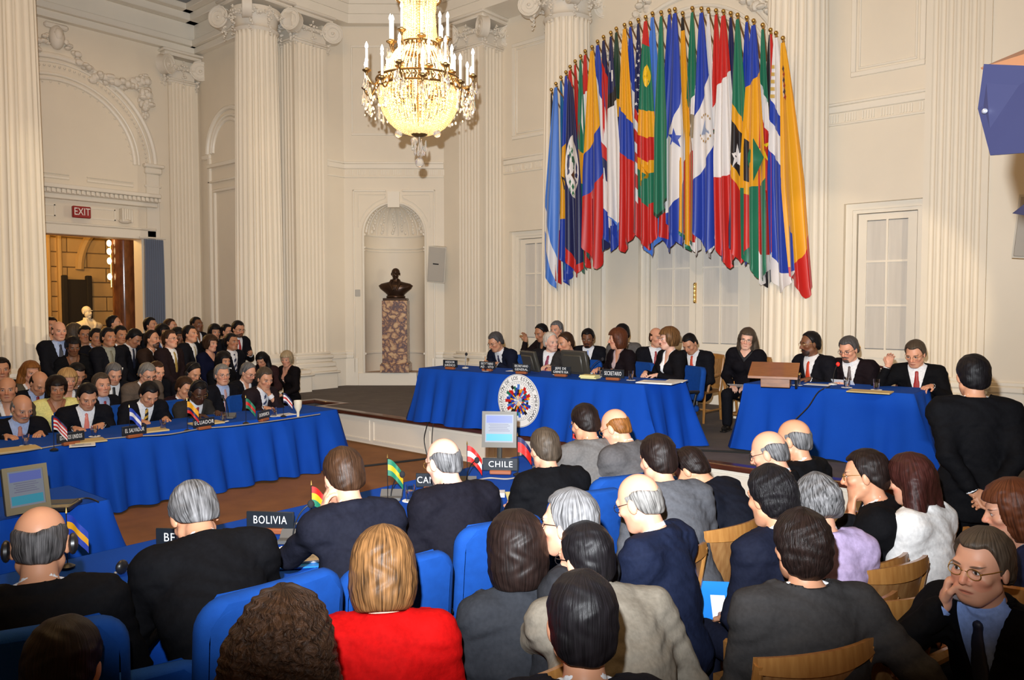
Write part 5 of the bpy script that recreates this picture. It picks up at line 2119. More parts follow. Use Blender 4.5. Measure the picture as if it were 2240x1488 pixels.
    for sd in (-1, 1):
        hj = Hp + np.array([sd * 0.09 * s, 0, 0], np.float32)
        if pose == 'sit':
            kn = np.array([sd * 0.12, float(Hp[1]) + 0.43 * s, min(h - 0.0, 0.52)], np.float32)
            an = np.array([sd * 0.12, float(Hp[1]) + 0.40 * s, 0.085], np.float32)
        else:
            kn = np.array([sd * 0.095, float(Hp[1]) + 0.02, 0.50 * h], np.float32)
            an = np.array([sd * 0.10, float(Hp[1]) - 0.02, 0.085], np.float32)
        lg[sd] = (hj, kn, an)
    # grids ------------------------------------------------------------------
    det = min(1.75, max(0.8, (330.0 / pxm) ** 0.5))
    fh = 0.0068 * det
    ff = 0.0052 * max(1.0, det * 0.95)
    fine = [(HC - np.array([0.125, 0.14, 0.165], np.float32) * 0.95, HC + np.array([0.125, 0.14, 0.15], np.float32) * 0.95, fh)]
    for sd, (S_, E, W, fdv, palm) in arms.items():
        c_ = W + nrm(fdv) * 0.07
        fine.append((c_ - 0.105, c_ + 0.105, ff if not crowd else ff * 1.3))
    allp = [Hp, HC, N] + [p_ for a_ in arms.values() for p_ in a_[:3]] + ([p_ for l_ in lg.values() for p_ in l_] if legs else [])
    lo, hi = np.min(allp, 0) - 0.26, np.max(allp, 0) + 0.26
    lo[2] = max(lo[2], -0.02) if legs else float(Hp[2]) - 0.2
    ax = [axis(float(lo[i]), float(hi[i]), 0.034 * det, [(float(f0[i]), float(f1[i]), st) for f0, f1, st in fine]) for i in range(3)]
    B = Field(*ax)
    bb = build * (0.93 if female else 1)
    torso = [(Cap(Hp + np.array([-.06 * bb, 0, 0.02], np.float32), Hp + np.array([.06 * bb, 0, 0.02], np.float32), 0.115 * s * bb), 0.03),
             (Cap(Hp + [0, 0.01, 0.06], Ch, 0.135 * s * bb, 0.145 * s * bb, (fw_, 0.74 + 0.12 * (bb - 1))), 0.05),
             (Cap(Ch - ex * 0.03 + up_ * 0.02, N - up_ * 0.14 * s - ex * 0.0, 0.150 * s * bb, 0.150 * s * bb, (fw_, 0.70)), 0.05),
             (Cap(Sh[-1] + ex * 0.02 - up_ * 0.01, Sh[1] - ex * 0.02 - up_ * 0.01, 0.068 * s, None, (fw_, 0.92)), 0.06),
             (Cap(Sh[-1] + up_ * 0.006 + ex * 0.02, N - up_ * 0.004, 0.052 * s, 0.052 * s), 0.05), (Cap(Sh[1] + up_ * 0.006 - ex * 0.02, N - up_ * 0.004, 0.052 * s, 0.052 * s), 0.05)]
    if female:
        for sd in (-1, 1):
            torso.append((Ell(Ch + up_ * 0.09 + fw_ * 0.085 + ex * sd * 0.075, Rs, (0.075, 0.075, 0.075)), 0.05))
    for p_, k_ in torso:
        B.put(p_, k_, grow=-0.012)
    B.put(Cap(N - up_ * 0.02, J + Rh @ np.array([0, 0.0, 0.02 * hs], np.float32), 0.056 * s, 0.054 * s), 0.03)
    for sd, (S_, E, W, fdv, palm) in arms.items():
        B.put(Cap(S_, E, 0.046 * s, 0.036 * s), 0.03)
        B.put(Cap(E, W, 0.038 * s, 0.025 * s), 0.02)
        for p_, k_ in hand_prims(W, fdv, palm, sd, curl if not isinstance(curl, dict) else curl.get(sd, 35), s * (0.92 if female else 1.0)):
            B.put(p_, k_)
    if legs:
        for sd, (hj, kn, an) in lg.items():
            B.put(Cap(hj, kn, 0.075 * s, 0.05 * s), 0.03)
            B.put(Cap(kn, an, 0.05 * s, 0.036 * s), 0.02)
            B.put(Cap(an + [0, -0.03, -0.045], an + [0, 0.13, -0.05], 0.032, 0.028), 0.02)
    # head
    def H(v):
        return HC + Rh @ (np.array(v, np.float32) * hs)

    def hE(c_, r, k_=0.02, sub=False, R_=None):
        B.put(Ell(H(c_), Rh if R_ is None else Rh @ R_, np.array(r, np.float32) * hs), k_, sub)

    def hC(a_, b_, ra, rb, k_=0.012, sub=False, flat=None):
        B.put(Cap(H(a_), H(b_), ra * hs, rb * hs, None if flat is None else (Rh @ np.array(flat[0], np.float32), flat[1])), k_, sub)
    jw = 0.92 if female else 1.0
    hE((0, -0.012, 0.034), (0.074, 0.094, 0.084), 0.02)
    hE((0, 0.030, -0.018), (0.064 * jw, 0.062, 0.080), 0.03)
    hE((0, 0.042, -0.070), (0.050 * jw, 0.048, 0.050), 0.025)
    hE((0, 0.066, -0.100), (0.024 * jw, 0.020, 0.018), 0.022)
    for sd in (-1, 1):
        hC((sd * 0.050 * jw, 0.01, -0.06), (sd * 0.022, 0.06, -0.098), 0.020, 0.018, 0.025)
        hE((sd * 0.044, 0.062, -0.022), (0.022, 0.020, 0.018), 0.018)
        hE((sd * 0.0335, 0.092, 0.003), (0.017, 0.012, 0.012), 0.010, True)
        hE((sd * 0.0330, 0.0775, 0.003), (0.0130, 0.0120, 0.0115), 0.003)
        hE((sd * 0.076, -0.006, -0.010), (0.011, 0.020, 0.033), 0.006, False, np.array(Matrix.Rotation(sd * -0.35, 3, 'Z'), np.float32))
        hE((sd * 0.013, 0.092, -0.036), (0.010, 0.011, 0.009), 0.006)
    hC((-0.040, 0.077, 0.024), (0.040, 0.077, 0.024), 0.012, 0.012, 0.014)
    hC((0, 0.088, 0.012), (0, 0.110, -0.028), 0.0085, 0.0125, 0.010)
    hE((0, 0.084, -0.062), (0.022, 0.013, 0.007), 0.007)
    hE((0, 0.082, -0.076), (0.020, 0.013, 0.007), 0.007)
    hE((0, 0.102, -0.0690), (0.026, 0.014, 0.0020), 0.003, True)
    VF = B.mesh()
    hp_ = (VF[0] - HC) @ Rh / hs
    far = np.linalg.norm(hp_, axis=1) > 0.2
    hp_[far] = 9
    me = np_mesh('person', VF, [skin_mat(tone, hc if hc not in ('bald',) else 'grey', beard)], {'headpos': hp_})
    root = bpy.data.objects.new('person', me)
    COL.objects.link(root)
    root.location = loc
    root.rotation_euler.z = rz
    tag(root, label, cat, group)

    def child(name, VF_, m, lab=None, att=False, parent=None):
        if VF_ is None:
            return None
        a_ = None
        if att:
            a_ = {'headpos': (VF_[0] - HC) @ Rh / hs}
        o = bpy.data.objects.new(name, np_mesh(name, VF_, [m], a_))
        COL.objects.link(o)
        o.parent = parent or root
        if lab:
            o['label'] = lab
        return o

    # hair -------------------------------------------------------------------
    if hair != 'none':
        r_ = 0.19 if hair in ('short', 'bald', 'receding', 'crop') else 0.30
        st = 0.0078 * det
        lo_ = HC - np.array([r_, r_, r_ * (1.0 if r_ < 0.2 else 1.3)], np.float32)
        hi_ = HC + np.array([r_, r_, 0.19], np.float32)
        G = Field(*[axis(float(lo_[i]), float(hi_[i]), st) for i in range(3)])
        th = {'short': 0.015, 'crop': 0.008, 'bald': 0.007, 'receding': 0.012, 'bob': 0.030, 'long': 0.026, 'curly': 0.040, 'updo': 0.020, 'helmet': 0.034, 'wavy': 0.022, 'afro': 0.028}[hair]
        G.put(Ell(H((0, -0.014, 0.036)), Rh, (np.array([0.074, 0.094, 0.084], np.float32) + th) * hs), 0)
        if hair in ('bald', 'receding', 'short', 'crop', 'wavy', 'afro'):
            G.put(Ell(H((0, -0.045, -0.02)), Rh, (np.array([0.070, 0.056, 0.070], np.float32) + th * 0.8) * hs), 0.02)
        if hair in ('bob', 'helmet', 'updo'):
            lowz = {'bob': -0.085, 'helmet': -0.045, 'updo': -0.02}[hair]
            G.put(Ell(H((0, -0.03, lowz * 0.5)), Rh, np.array([0.098 + 0.012 * (hair == 'bob'), 0.098, 0.095 - lowz * 0.35], np.float32) * hs), 0.03)
        if hair in ('long', 'curly'):
            dn = np.array([0, 0, -1], np.float32)
            for q in (-1, 0, 1):
                a0_ = H((q * 0.055, -0.055, 0.0))
                a1_ = a0_ + dn * 0.22 * hs + (Rs @ np.array([q * 0.05, -0.035, 0], np.float32))
                G.put(Cap(a0_, a1_, (0.062 + 0.018 * (hair == 'curly')) * hs, (0.050 + 0.028 * (hair == 'curly')) * hs), 0.03)
        if hair == 'updo':
            G.put(Ell(H((0.0, -0.105, 0.03)), Rh, np.array([0.055, 0.05, 0.062], np.float32) * hs), 0.02)
        X, Y, Z = G.pts((slice(None),) * 3)
        qx, qy, qz = X - HC[0], Y - HC[1], Z - HC[2]
        lx = (qx * Rh[0, 0] + qy * Rh[1, 0] + qz * Rh[2, 0]) / hs
        ly = (qx * Rh[0, 1] + qy * Rh[1, 1] + qz * Rh[2, 1]) / hs
        lz = (qx * Rh[0, 2] + qy * Rh[1, 2] + qz * Rh[2, 2]) / hs
        if hair in ('short', 'crop', 'wavy', 'afro'):
            fz = np.interp(ly, [-0.12, -0.085, -0.04, -0.012, 0.012, 0.03, 0.05, 0.10], [-0.095, -0.085, -0.045, -0.02, -0.015, 0.028, 0.055, 0.074])
            if hair == 'wavy':
                fz = np.interp(ly, [-0.12, -0.085, -0.04, -0.012, 0.012, 0.03, 0.05, 0.10], [-0.14, -0.125, -0.07, -0.03, -0.015, 0.028, 0.055, 0.074])
            fz = fz + (np.clip((ly - 0.01) / 0.03, 0, 1) * (0.014 + 0.020 * np.exp(-((np.abs(lx) - 0.050) / 0.018) ** 2)))
            cut = (fz - lz) * 0.8
        elif hair == 'receding':
            fz = np.interp(ly, [-0.12, -0.085, -0.04, -0.012, 0.012, 0.02, 0.045, 0.10], [-0.10, -0.085, -0.045, -0.02, -0.012, 0.030, 0.085, 0.16])
            cut = (fz - lz) * 0.8
        elif hair == 'bald':
            fz = np.interp(ly, [-0.12, -0.085, -0.04, -0.012, 0.014, 0.02, 0.10], [-0.10, -0.085, -0.05, -0.02, -0.014, 0.03, 0.2])
            tz_ = np.interp(ly, [-0.12, -0.06, 0.03], [0.036, 0.048, 0.036]) + 0.25 * (np.abs(lx) - 0.05)
            cut = np.maximum((fz - lz) * 0.8, lz - tz_)
        else:
            # face opening, wider forehead fringe kept
            fo_ = {'bob': 0.058, 'helmet': 0.056, 'long': 0.066, 'curly': 0.066, 'updo': 0.066}[hair]
            opening = np.maximum(np.maximum(0.020 - ly, lz - fo_), np.abs(lx) - 0.066)
            opening2 = np.maximum(np.maximum(0.062 - ly, lz - fo_), np.abs(lx) - 0.13)
            cut = -np.minimum(opening, opening2)
            if hair == 'updo':
                cut = np.maximum(cut, (np.interp(ly, [-0.12, -0.06, 0.0, 0.03], [-0.05, -0.075, -0.02, 0.0]) - lz))
            if hair in ('bob', 'helmet'):
                bz_ = {'bob': -0.125, 'helmet': -0.085}[hair]
                cut = np.maximum(cut, (bz_ - lz))
        wob = 0.0022 * np.sin(lx * 90 + 3 * np.sin(lz * 60)) * np.sin(ly * 75 + 2)
        if hair == 'curly' or hair == 'afro':
            wob = 0.007 * np.sin(lx * 70 + 4 * np.sin(lz * 45)) * np.sin(ly * 65 + 3 * np.sin(lz * 52))
        if hair in ('wavy', 'updo'):
            wob = 0.004 * np.sin(lx * 60 + 3 * np.sin(lz * 40)) * np.sin(ly * 55 + lz * 60)
        if hair == 'bald':
            cut = cut + 0.002 * np.sin(lx * 140 + 5 * ly * 30) + 0.003 * np.sin(lx * 43 - ly * 37)
        G.D = -smin(-(G.D + wob), -cut, 0.008 if hair != 'bald' else 0.022).astype(np.float32)
        child('hair', G.mesh(), hair_mat(hc, 1.0 if hair in ('curly', 'afro') else (0.4 if hair in ('wavy', 'updo') else 0.0)), att=True)
    # shirt, jacket, tie -------------------------------------------------------
    stp = 0.0145 * det
    topz = N + up_ * 0.06
    pts_ = [Hp, N, Ch] + [p_ for a_ in arms.values() for p_ in a_[:3]]
    lo_, hi_ = np.min(pts_, 0) - 0.25, np.max(pts_, 0) + 0.16
    hem = h - (0.10 if pose == 'sit' else 0.17 * s)
    lo_[2] = max(lo_[2], hem - 0.06)
    fineJ = [(float(N[i]) - 0.13, float(N[i]) + 0.13, 0.010 * det) for i in range(3)]
    JK = Field(*[axis(float(lo_[i]), float(hi_[i]), stp, [fineJ[i]]) for i in range(3)])
    for p_, k_ in torso:
        JK.put(p_, k_, grow=0.012 + 0.004 * (not female))
    if pose == 'stand':
        JK.put(Cap(Hp + [-.05, 0, 0.02], Hp + [-.05, 0.0, -0.12 * s], 0.135 * s * bb), 0.04)
        JK.put(Cap(Hp + [.05, 0, 0.02], Hp + [.05, 0.0, -0.12 * s], 0.135 * s * bb), 0.04)
    for sd, (S_, E, W, fdv, palm) in arms.items():
        JK.put(Cap(S_ - ex * sd * 0.012, E, 0.074 * s * (0.6 + 0.4 * bb), 0.058 * s), 0.065)
        We = W - nrm(W - E) * 0.035 * s
        JK.put(Cap(E, We, 0.057 * s, 0.043 * s), 0.02)
    X, Y, Z = JK.pts((slice(None),) * 3)
    sd0 = float(sum(map(ord, label)) % 97) * 1.7
    JK.D = (JK.D + 0.0055 * np.sin(X * 23 + 5 * np.sin(Z * 17 + sd0) + sd0) * np.sin(Z * 29 + Y * 21 + 2 * np.sin(X * 13)) + 0.002 * np.sin(Z * 70 + 6 * np.sin(X * 20 + sd0)) * np.sin(Y * 33 + sd0)).astype(np.float32)

    def cl_(P_):
        qx, qy, qz = P_[0] - N[0], P_[1] - N[1], P_[2] - N[2]
        return (qx * ex[0] + qy * ex[1] + qz * ex[2], qx * fw_[0] + qy * fw_[1] + qz * fw_[2], -(qx * up_[0] + qy * up_[1] + qz * up_[2]))
    cx_, cf_, ct_ = cl_((X, Y, Z))
    vd = vneck * s
    wv = np.maximum(0.076 * s * (1 - np.clip(ct_, -0.05, vd) / vd) + 0.006, 0.0)
    V = np.maximum(np.maximum(np.abs(cx_) - wv, -cf_ + 0.015), ct_ - vd)
    lap = (V > 0) & (V < 0.042 * s) & (cf_ > 0.02) & (ct_ < vd + 0.02)
    if jacket is not None:
        JK.D = (JK.D - 0.005 * lap).astype(np.float32)
        if not female:
            cdist = Cap(N - up_ * 0.03 + fw_ * 0.012, N + up_ * 0.2 + fw_ * 0.06, 0.062 * s).f(X, Y, Z)
            JK.D = (JK.D - 0.008 * ((cdist < 0.026) & (ct_ < 0.05) & (ct_ > -0.02) & (cf_ < 0.05))).astype(np.float32)
            JK.D = np.minimum(JK.D, np.maximum(np.maximum(cdist - 0.012, -0.020 - ct_), ct_ - 0.05)).astype(np.float32)
    neckhole = Cap(N - up_ * 0.03 + fw_ * 0.012, N + up_ * 0.2 + fw_ * 0.06, 0.062 * s)
    cutp = np.minimum(V, neckhole.f(X, Y, Z))
    ncut = np.maximum(ct_ + 0.040 * s, np.sqrt(cx_ ** 2 + (cf_ - 0.012) ** 2) - 0.088 * s)
    JK.D = np.maximum(np.maximum(np.maximum(JK.D, -cutp), hem - Z), -ncut).astype(np.float32)
    child('jacket' if not female else 'top', JK.mesh(), cloth_mat(jacket))
    # shirt: a shell just under the jacket, showing at collar and chest; cuffs at the wrists
    lo2, hi2 = N - 0.24, N + 0.13
    lo2 = np.minimum(lo2, N - up_ * (vd + 0.08) - 0.14)
    hi2 = np.maximum(hi2, N - up_ * (vd + 0.04) + 0.16)
    SHF = Field(*[axis(float(lo2[i]), float(hi2[i]), 0.0105 * det) for i in range(3)])
    for p_, k_ in torso:
        SHF.put(p_, k_, grow=0.0015)
    X, Y, Z = SHF.pts((slice(None),) * 3)
    cx_, cf_, ct_ = cl_((X, Y, Z))
    wv = np.maximum(0.076 * s * (1 - np.clip(ct_, -0.05, vd) / vd) + 0.02, 0.0)
    reg = np.maximum(np.maximum(np.abs(cx_) - wv, -cf_), ct_ - vd - 0.03)
    base_sh = SHF.D.copy()
    open_neck = female or tie is None
    coll = Cap(N - up_ * 0.035 + fw_ * 0.004, N + up_ * 0.040 + fw_ * 0.020, 0.0665 * s, 0.0645 * s).f(X, Y, Z)
    coll = np.maximum(coll, ct_ - 0.06)
    fr_s = np.maximum(cf_ + 0.02, 0)
    coll = np.maximum(coll, (-0.066 * s + (0.45 if not open_neck else 1.0) * fr_s) - ct_)
    SD = np.minimum(np.maximum(base_sh, reg), coll) if shirt is not None else None
    if SD is not None:
        if open_neck:
            th_ = 0.045 if not female else 0.05
            vv = np.maximum(np.maximum(np.abs(cx_) - th_ * (1 - ct_ / (0.55 * vd)), -cf_ + 0.01), ct_ - 0.55 * vd)
            SD = np.maximum(SD, -vv)
        SHF.D = SD.astype(np.float32)
        sh_o = child('shirt', SHF.mesh(), cloth_mat(shirt, 'cotton'))
    if tie is not None:
        tw = 0.014 + 0.030 * np.clip(ct_ / 0.30, 0, 1)
        tw = np.where(ct_ < 0.055, 0.020 - 0.08 * (ct_ - 0.02), tw)
        td = np.maximum(np.maximum(np.maximum(base_sh - 0.011, np.abs(cx_) - tw), -cf_), np.maximum(ct_ - vd - 0.02, 0.022 - ct_))
        td = np.minimum(td, Ell(N - up_ * 0.025 * s + fw_ * 0.084 * s, Rs, (0.019, 0.016, 0.020)).f(X, Y, Z))
        TF = Field(SHF.X, SHF.Y, SHF.Z)
        TF.D = td.astype(np.float32)
        child('tie', TF.mesh(), tie_mat(tie, tiek))
    if jacket is not None and shirt is not None and not female:
        for sd, (S_, E, W, fdv, palm) in arms.items():
            d = nrm(W - E)
            MB_ = MB().tube([W - d * 0.06 * s, W - d * 0.012 * s], 0.037 * s, 10)
            MB_.build('cuff', cloth_mat(shirt, 'cotton'), root)
    # trousers and shoes
    if legs:
        tc_ = trousers or (jacket if jacket is not None and max(jacket) < 0.3 and not female else (0.012, 0.012, 0.017))
        pl = [Hp] + [p_ for l_ in lg.values() for p_ in l_]
        lo3, hi3 = np.min(pl, 0) - 0.18, np.max(pl, 0) + 0.16
        LG = Field(*[axis(float(lo3[i]), float(hi3[i]), 0.021 * det) for i in range(3)])
        LG.put(Cap(Hp + [-.06 * bb, 0, 0.01], Hp + [.06 * bb, 0, 0.01], 0.128 * s * bb), 0.03)
        for sd, (hj, kn, an) in lg.items():
            LG.put(Cap(hj, kn, 0.096 * s * bb, 0.070 * s), 0.03)
            LG.put(Cap(kn, an + [0, 0, 0.02], 0.069 * s, 0.062 * s), 0.02)
        child('trousers', LG.mesh(), cloth_mat(tc_))
        m2 = MB()
        for sd, (hj, kn, an) in lg.items():
            n0 = len(m2.v)
            m2.sphere((0, 0.05, 0.04), (0.047, 0.145, 0.05), 12, 7).box((-0.042, -0.085, 0.0), (0.042, 0.185, 0.02), .008)
            m2.xf(Matrix.Translation((float(an[0]), float(an[1]), 0)), n0)
        m2.build('shoe', mat('black_leather', (0.01, 0.009, 0.009), 0.25), root)['kind'] = 'stuff'
    # extras ------------------------------------------------------------------
    Mh = Matrix.Identity(4)
    for i in range(3):
        for j in range(3):
            Mh[i][j] = float(Rh[i, j]) * hs
        Mh[i][3] = float(HC[i])
    if glasses:
        m2 = MB()
        for sd in (-1, 1):
            m2.tube([(sd * 0.033 + 0.0235 * math.cos(t), 0.098, 0.001 + 0.018 * math.sin(t)) for t in [2 * PI * k / 14 for k in range(15)]], 0.0017, 4)
            m2.tube([(sd * 0.056, 0.097, 0.008), (sd * 0.072, 0.06, 0.010), (sd * 0.080, -0.002, 0.008)], 0.0017, 4)
        m2.tube([(-0.011, 0.100, 0.006), (0.011, 0.100, 0.006)], 0.0017, 4)
        m2.xf(Mh)
        m2.build('glasses', GOLD if glasses == 'gold' else mat('spectacle_frame', (0.03, 0.025, 0.025), 0.25, metal=0.5), root)
    if headphones:
        m2 = MB()
        if headphones != 'ear':
            m2.tube([(0.098 * math.cos(t), -0.01, 0.02 + 0.115 * math.sin(t)) for t in [PI * k / 14 for k in range(15)]], 0.006, 6)
        for sd in (-1, 1):
            m2.sphere((sd * 0.093, -0.005, -0.012), (0.016, 0.032, 0.036), 10, 7)
        m2.xf(Mh)
        m2.build('headphones' if headphones != 'ear' else 'earphones', BLACK, root)
    if badge:
        # a card on the breast, at the given (right, below neck) offset
        bx_, bt = badge if isinstance(badge, tuple) else (-0.11, 0.24)
        rr = None
        for k in range(60):
            q = N + ex * bx_ - up_ * bt + fw_ * (0.30 - 0.005 * k)
            i_ = [min(len(A) - 1, max(0, int(np.searchsorted(A, q[n_])))) for n_, A in enumerate((JK.X, JK.Y, JK.Z))]
            if JK.D[i_[0], i_[1], i_[2]] < 0.004:
                rr = q + fw_ * 0.012
                break
        if rr is not None:
            m2 = MB().box((-0.036, 0, -0.026), (0.036, 0.004, 0.026), 0.002)
            Mb = Matrix([[float(ex[i]), float(fw_[i]), float(up_[i]), float(rr[i])] for i in range(3)] + [[0, 0, 0, 1]])
            m2.xf(Mb)
            m2.build('badge', WHITE, root)
    if necklace:
        m2 = MB()
        for k in range(30):
            t = 2 * PI * k / 30
            q = N + ex * 0.075 * math.sin(t) + up_ * (-0.10 - 0.13 * math.cos(t) * -1 * 0 - 0.11 * (1 - math.cos(t)) * 0.9 + 0.10) + fw_ * (0.125 - 0.10 * (1 + math.cos(t)) * 0.6 + 0.015)
            m2.sphere(tuple(float(v) for v in q), 0.0075, 6, 4)
        m2.build('pearl_necklace', mat('pearl', (0.8, 0.76, 0.68), 0.25), root)
    info = {'root': root, 'HC': HC, 'N': N, 'arms': arms, 'rz': rz, 'loc': loc, 'Mh': Mh, 'ex': ex, 'fw': fw_, 'up': up_, 'Sh': Sh}
    return info


def world_of(info, p):
    return info['loc'] + Matrix.Rotation(info['rz'], 3, 'Z') @ Vector([float(v) for v in p])

# ---------------------------------------------------------------- the people of the photograph
NVY, CHAR, GREY, BRN = (0.014, 0.017, 0.036), (0.030, 0.031, 0.036), (0.085, 0.083, 0.085), (0.040, 0.022, 0.016)
BLK_ = (0.008, 0.008, 0.010)
LTB = (0.36, 0.44, 0.66)
SEATS = []


def P(*a, seat=None, **k):
    i = person(*a, **k)
    if seat:
        SEATS.append((seat, i, k.get('floor', 0.0), a[2]))
    return i


# --- delegates along the left table
Q = dict(x=-9.12, seat='blue')
p_old = P(48, 893, 'bald old man in dark suit with red dotted tie at the left table', face=186, lean=14, hp=24, hy=14, hair='bald', hc='silver', tone='tan', beard='moustache', shirt=LTB, tie=(0.20, 0.012, 0.02), tiek='dots', build=1.05, **Q)
p_pink = P(191, 868, 'man with black hair and salmon pink tie looking down at left table', face=188, lean=14, hp=28, hy=4, hair='short', hc='black', tone='tan', tie=(0.72, 0.20, 0.15), badge=(-0.12, 0.27), build=1.12, L='write', **Q)
p_gold = P(326, 862, 'man with black and gold striped tie bowed over the left table', face=182, lean=20, hp=38, hy=4, hair='short', hc='black', tone='tan', tie=(0.012, 0.01, 0.012), tiek='gold', build=1.08, **Q)
p_ear = P(434, 858, 'dark-skinned man with earphones and grey suit behind the ECUADOR plate', face=168, lean=18, hp=28, hy=-12, hair='crop', hc='black', tone='dark', jacket=(0.045, 0.040, 0.036), tie=(0.25, 0.012, 0.015), glasses='gold', headphones=True, **Q)
p_mouth = P(579, 828, 'man with brown hair holding his fist to his mouth, striped tie', face=170, lean=10, hp=20, hy=-8, hair='short', hc='greybrown', tone='tan', jacket=(0.028, 0.018, 0.022), tie=(0.03, 0.04, 0.09), tiek='silver', L='chin', curl={-1: 70, 1: 30}, **Q)
# --- the rows of seats behind them
P(486, 820, 'silver-haired man with glasses and pale pink tie, second row left', face=172, x=-9.9, seat='blue', lean=4, hp=4, hy=-14, hair='short', hc='silver', tone='fair', shirt=LTB, tie=(0.42, 0.24, 0.24), glasses='dark', badge=(-0.14, 0.28), L='lap', R='lap', build=1.08)
P(16, 852, 'balding dark-haired man in brown jacket at the far left edge', face=200, x=-10.1, lean=4, hp=4, hair='bald', hc='dark', tone='tan', jacket=(0.07, 0.055, 0.042), L='lap', R='lap', crowd=True)
P(3, 808, 'ruddy man cut by the left edge in front of the big column', face=190, x=-11.2, lean=4, hp=4, hair='short', hc='dark', tone='tan', L='lap', R='lap', crowd=True)
P(68, 815, 'woman with long reddish blond hair before the big column', face=175, x=-11.0, lean=4, hp=8, hair='long', hc='ginger', tone='fair', female=True, jacket=(0.08, 0.07, 0.05), L='lap', R='lap', crowd=True)
P(86, 838, 'balding man bowing his head beside the woman in yellow', face=172, x=-10.4, lean=10, hp=38, hair='bald', hc='dark', tone='tan', shirt=LTB, tie=(0.25, 0.012, 0.015), L='lap', R='lap', crowd=True)
P(124, 850, 'dark-haired woman in pale yellow jacket, second row left', face=188, x=-10.0, lean=6, hp=12, hair='helmet', hc='dark', tone='olive', female=True, jacket=(0.72, 0.66, 0.25), shirt=(0.30, 0.12, 0.06), build=1.15, vneck=0.2, L='lap', R='lap')
P(148, 832, 'woman with short curled blond hair behind the yellow jacket', face=180, x=-10.7, lean=4, hp=10, hair='helmet', hc='blond', tone='fair', female=True, jacket=(0.05, 0.05, 0.07), L='lap', R='lap', crowd=True)
P(168, 818, 'dark-haired man bending low behind the blond woman', face=170, x=-11.2, lean=14, hp=30, hair='short', hc='black', tone='tan', L='lap', R='lap', crowd=True)
P(222, 842, 'greying man with red tie and pale blue shirt, face to the right', face=160, x=-10.0, lean=4, hp=4, hy=-16, hair='short', hc='greybrown', tone='fair', shirt=LTB, tie=(0.25, 0.012, 0.02), badge=(-0.15, 0.27), L='lap', R='lap', seat='blue')
P(249, 818, 'grey-haired man in white shirt with lowered eyes', face=182, x=-10.8, lean=6, hp=26, hair='short', hc='grey', tone='fair', tie=BLK_, L='lap', R='lap', crowd=True)
P(322, 818, 'silver-haired man in brown tweed jacket reading, second row', face=172, x=-10.5, lean=10, hp=28, hair='short', hc='silver', tone='fair', jacket=(0.115, 0.085, 0.065), glasses='dark', L='lap', R='lap', build=1.15, crowd=True)
P(343, 812, 'fair man half hidden by the tweed jacket man', face=172, x=-11.0, lean=6, hp=20, hair='crop', hc='brown', tone='fair', L='lap', R='lap', crowd=True)
P(422, 815, 'man with receding hair wearing earphones, behind the seated delegates', face=165, x=-10.7, lean=6, hp=30, hair='receding', hc='black', tone='tan', headphones=True, L='lap', R='lap', crowd=True)
P(404, 848, 'man in plum jacket half hidden behind the delegate with earphones', face=165, x=-10.0, lean=10, hp=24, hair='short', hc='brown', tone='tan', jacket=(0.028, 0.012, 0.020), L='lap', R='lap', crowd=True)
P(543, 815, 'grey man with glasses and white collar looking down, right end second row', face=165, x=-10.2, lean=6, hp=24, hair='receding', hc='grey', tone='fair', glasses='dark', L='lap', R='lap', beard='stubble', crowd=True)
P(489, 790, 'black-haired woman whose face shows above the silver-haired man', face=170, x=-11.3, lean=4, hp=8, hair='bob', hc='black', tone='tan', female=True, jacket=BLK_, L='lap', R='lap', crowd=True)
P(573, 788, 'young woman with long black hair writing on the dais edge', face=-118, y=7.12, floor=0.0, hip=0.60, lean=14, hp=30, hair='long', hc='black', tone='tan', female=True, jacket=(0.05, 0.022, 0.022), L='lap', R='lap', crowd=True)
P(627, 786, 'blond woman in black suit with pearls sitting on the dais edge', face=-98, y=7.42, floor=0.0, hip=0.60, lean=6, hp=14, hy=26, hair='helmet', hc='ashblond', tone='fair', female=True, jacket=(0.012, 0.009, 0.010), shirt=(0.45, 0.22, 0.15), vneck=0.26, L='lap', R='lap', necklace=True, trousers=BLK_)
# --- standing spectators between the columns
Z = dict(pose='stand', lean=1, L='front', R='front', crowd=True)
P(129, 724, 'bald man in pale blue shirt and dark tie standing beside the big column', face=178, x=-12.0, hp=6, hair='bald', hc='brown', tone='fair', shirt=LTB, tie=NVY, **Z)
P(112, 712, 'spectator almost hidden behind the big column', face=178, x=-14.4, hp=0, hair='short', hc='dark', tone='tan', **Z)
P(160, 758, 'black woman in black dress reading a slip of paper, standing', face=185, x=-11.9, hp=20, hair='updo', hc='black', tone='brown', female=True, jacket=BLK_, shirt=(0.15, 0.058, 0.027), **{**Z, 'L': 'hold', 'R': 'hold'})
P(163, 728, 'grey-brown haired spectator seen from behind among the standing crowd', face=60, x=-13.6, hp=6, hair='bob', hc='greybrown', tone='fair', **Z)
P(186, 732, 'standing man in white shirt and black jacket, left of the bust', face=195, x=-13.2, hp=4, hair='short', hc='black', tone='olive', glasses='dark', **Z)
P(211, 738, 'standing man with blue collar below the white bust', face=175, x=-12.9, hp=8, hair='short', hc='black', tone='olive', shirt=LTB, **Z)
P(237, 738, 'young man with black hair, olive shirt and a badge, standing', face=165, x=-11.9, hp=2, hair='short', hc='black', tone='olive', shirt=(0.24, 0.24, 0.20), tie=(0.14, 0.13, 0.09), badge=(-0.16, 0.30), **Z)
P(263, 732, 'standing man with black fringe behind the young man with badge', face=170, x=-12.7, hp=10, hair='short', hc='black', tone='olive', **Z)
P(250, 708, 'ruddy man in profile in front of the dark lobby doorway', face=128, x=-13.8, hp=-4, hair='receding', hc='black', tone='tan', **Z)
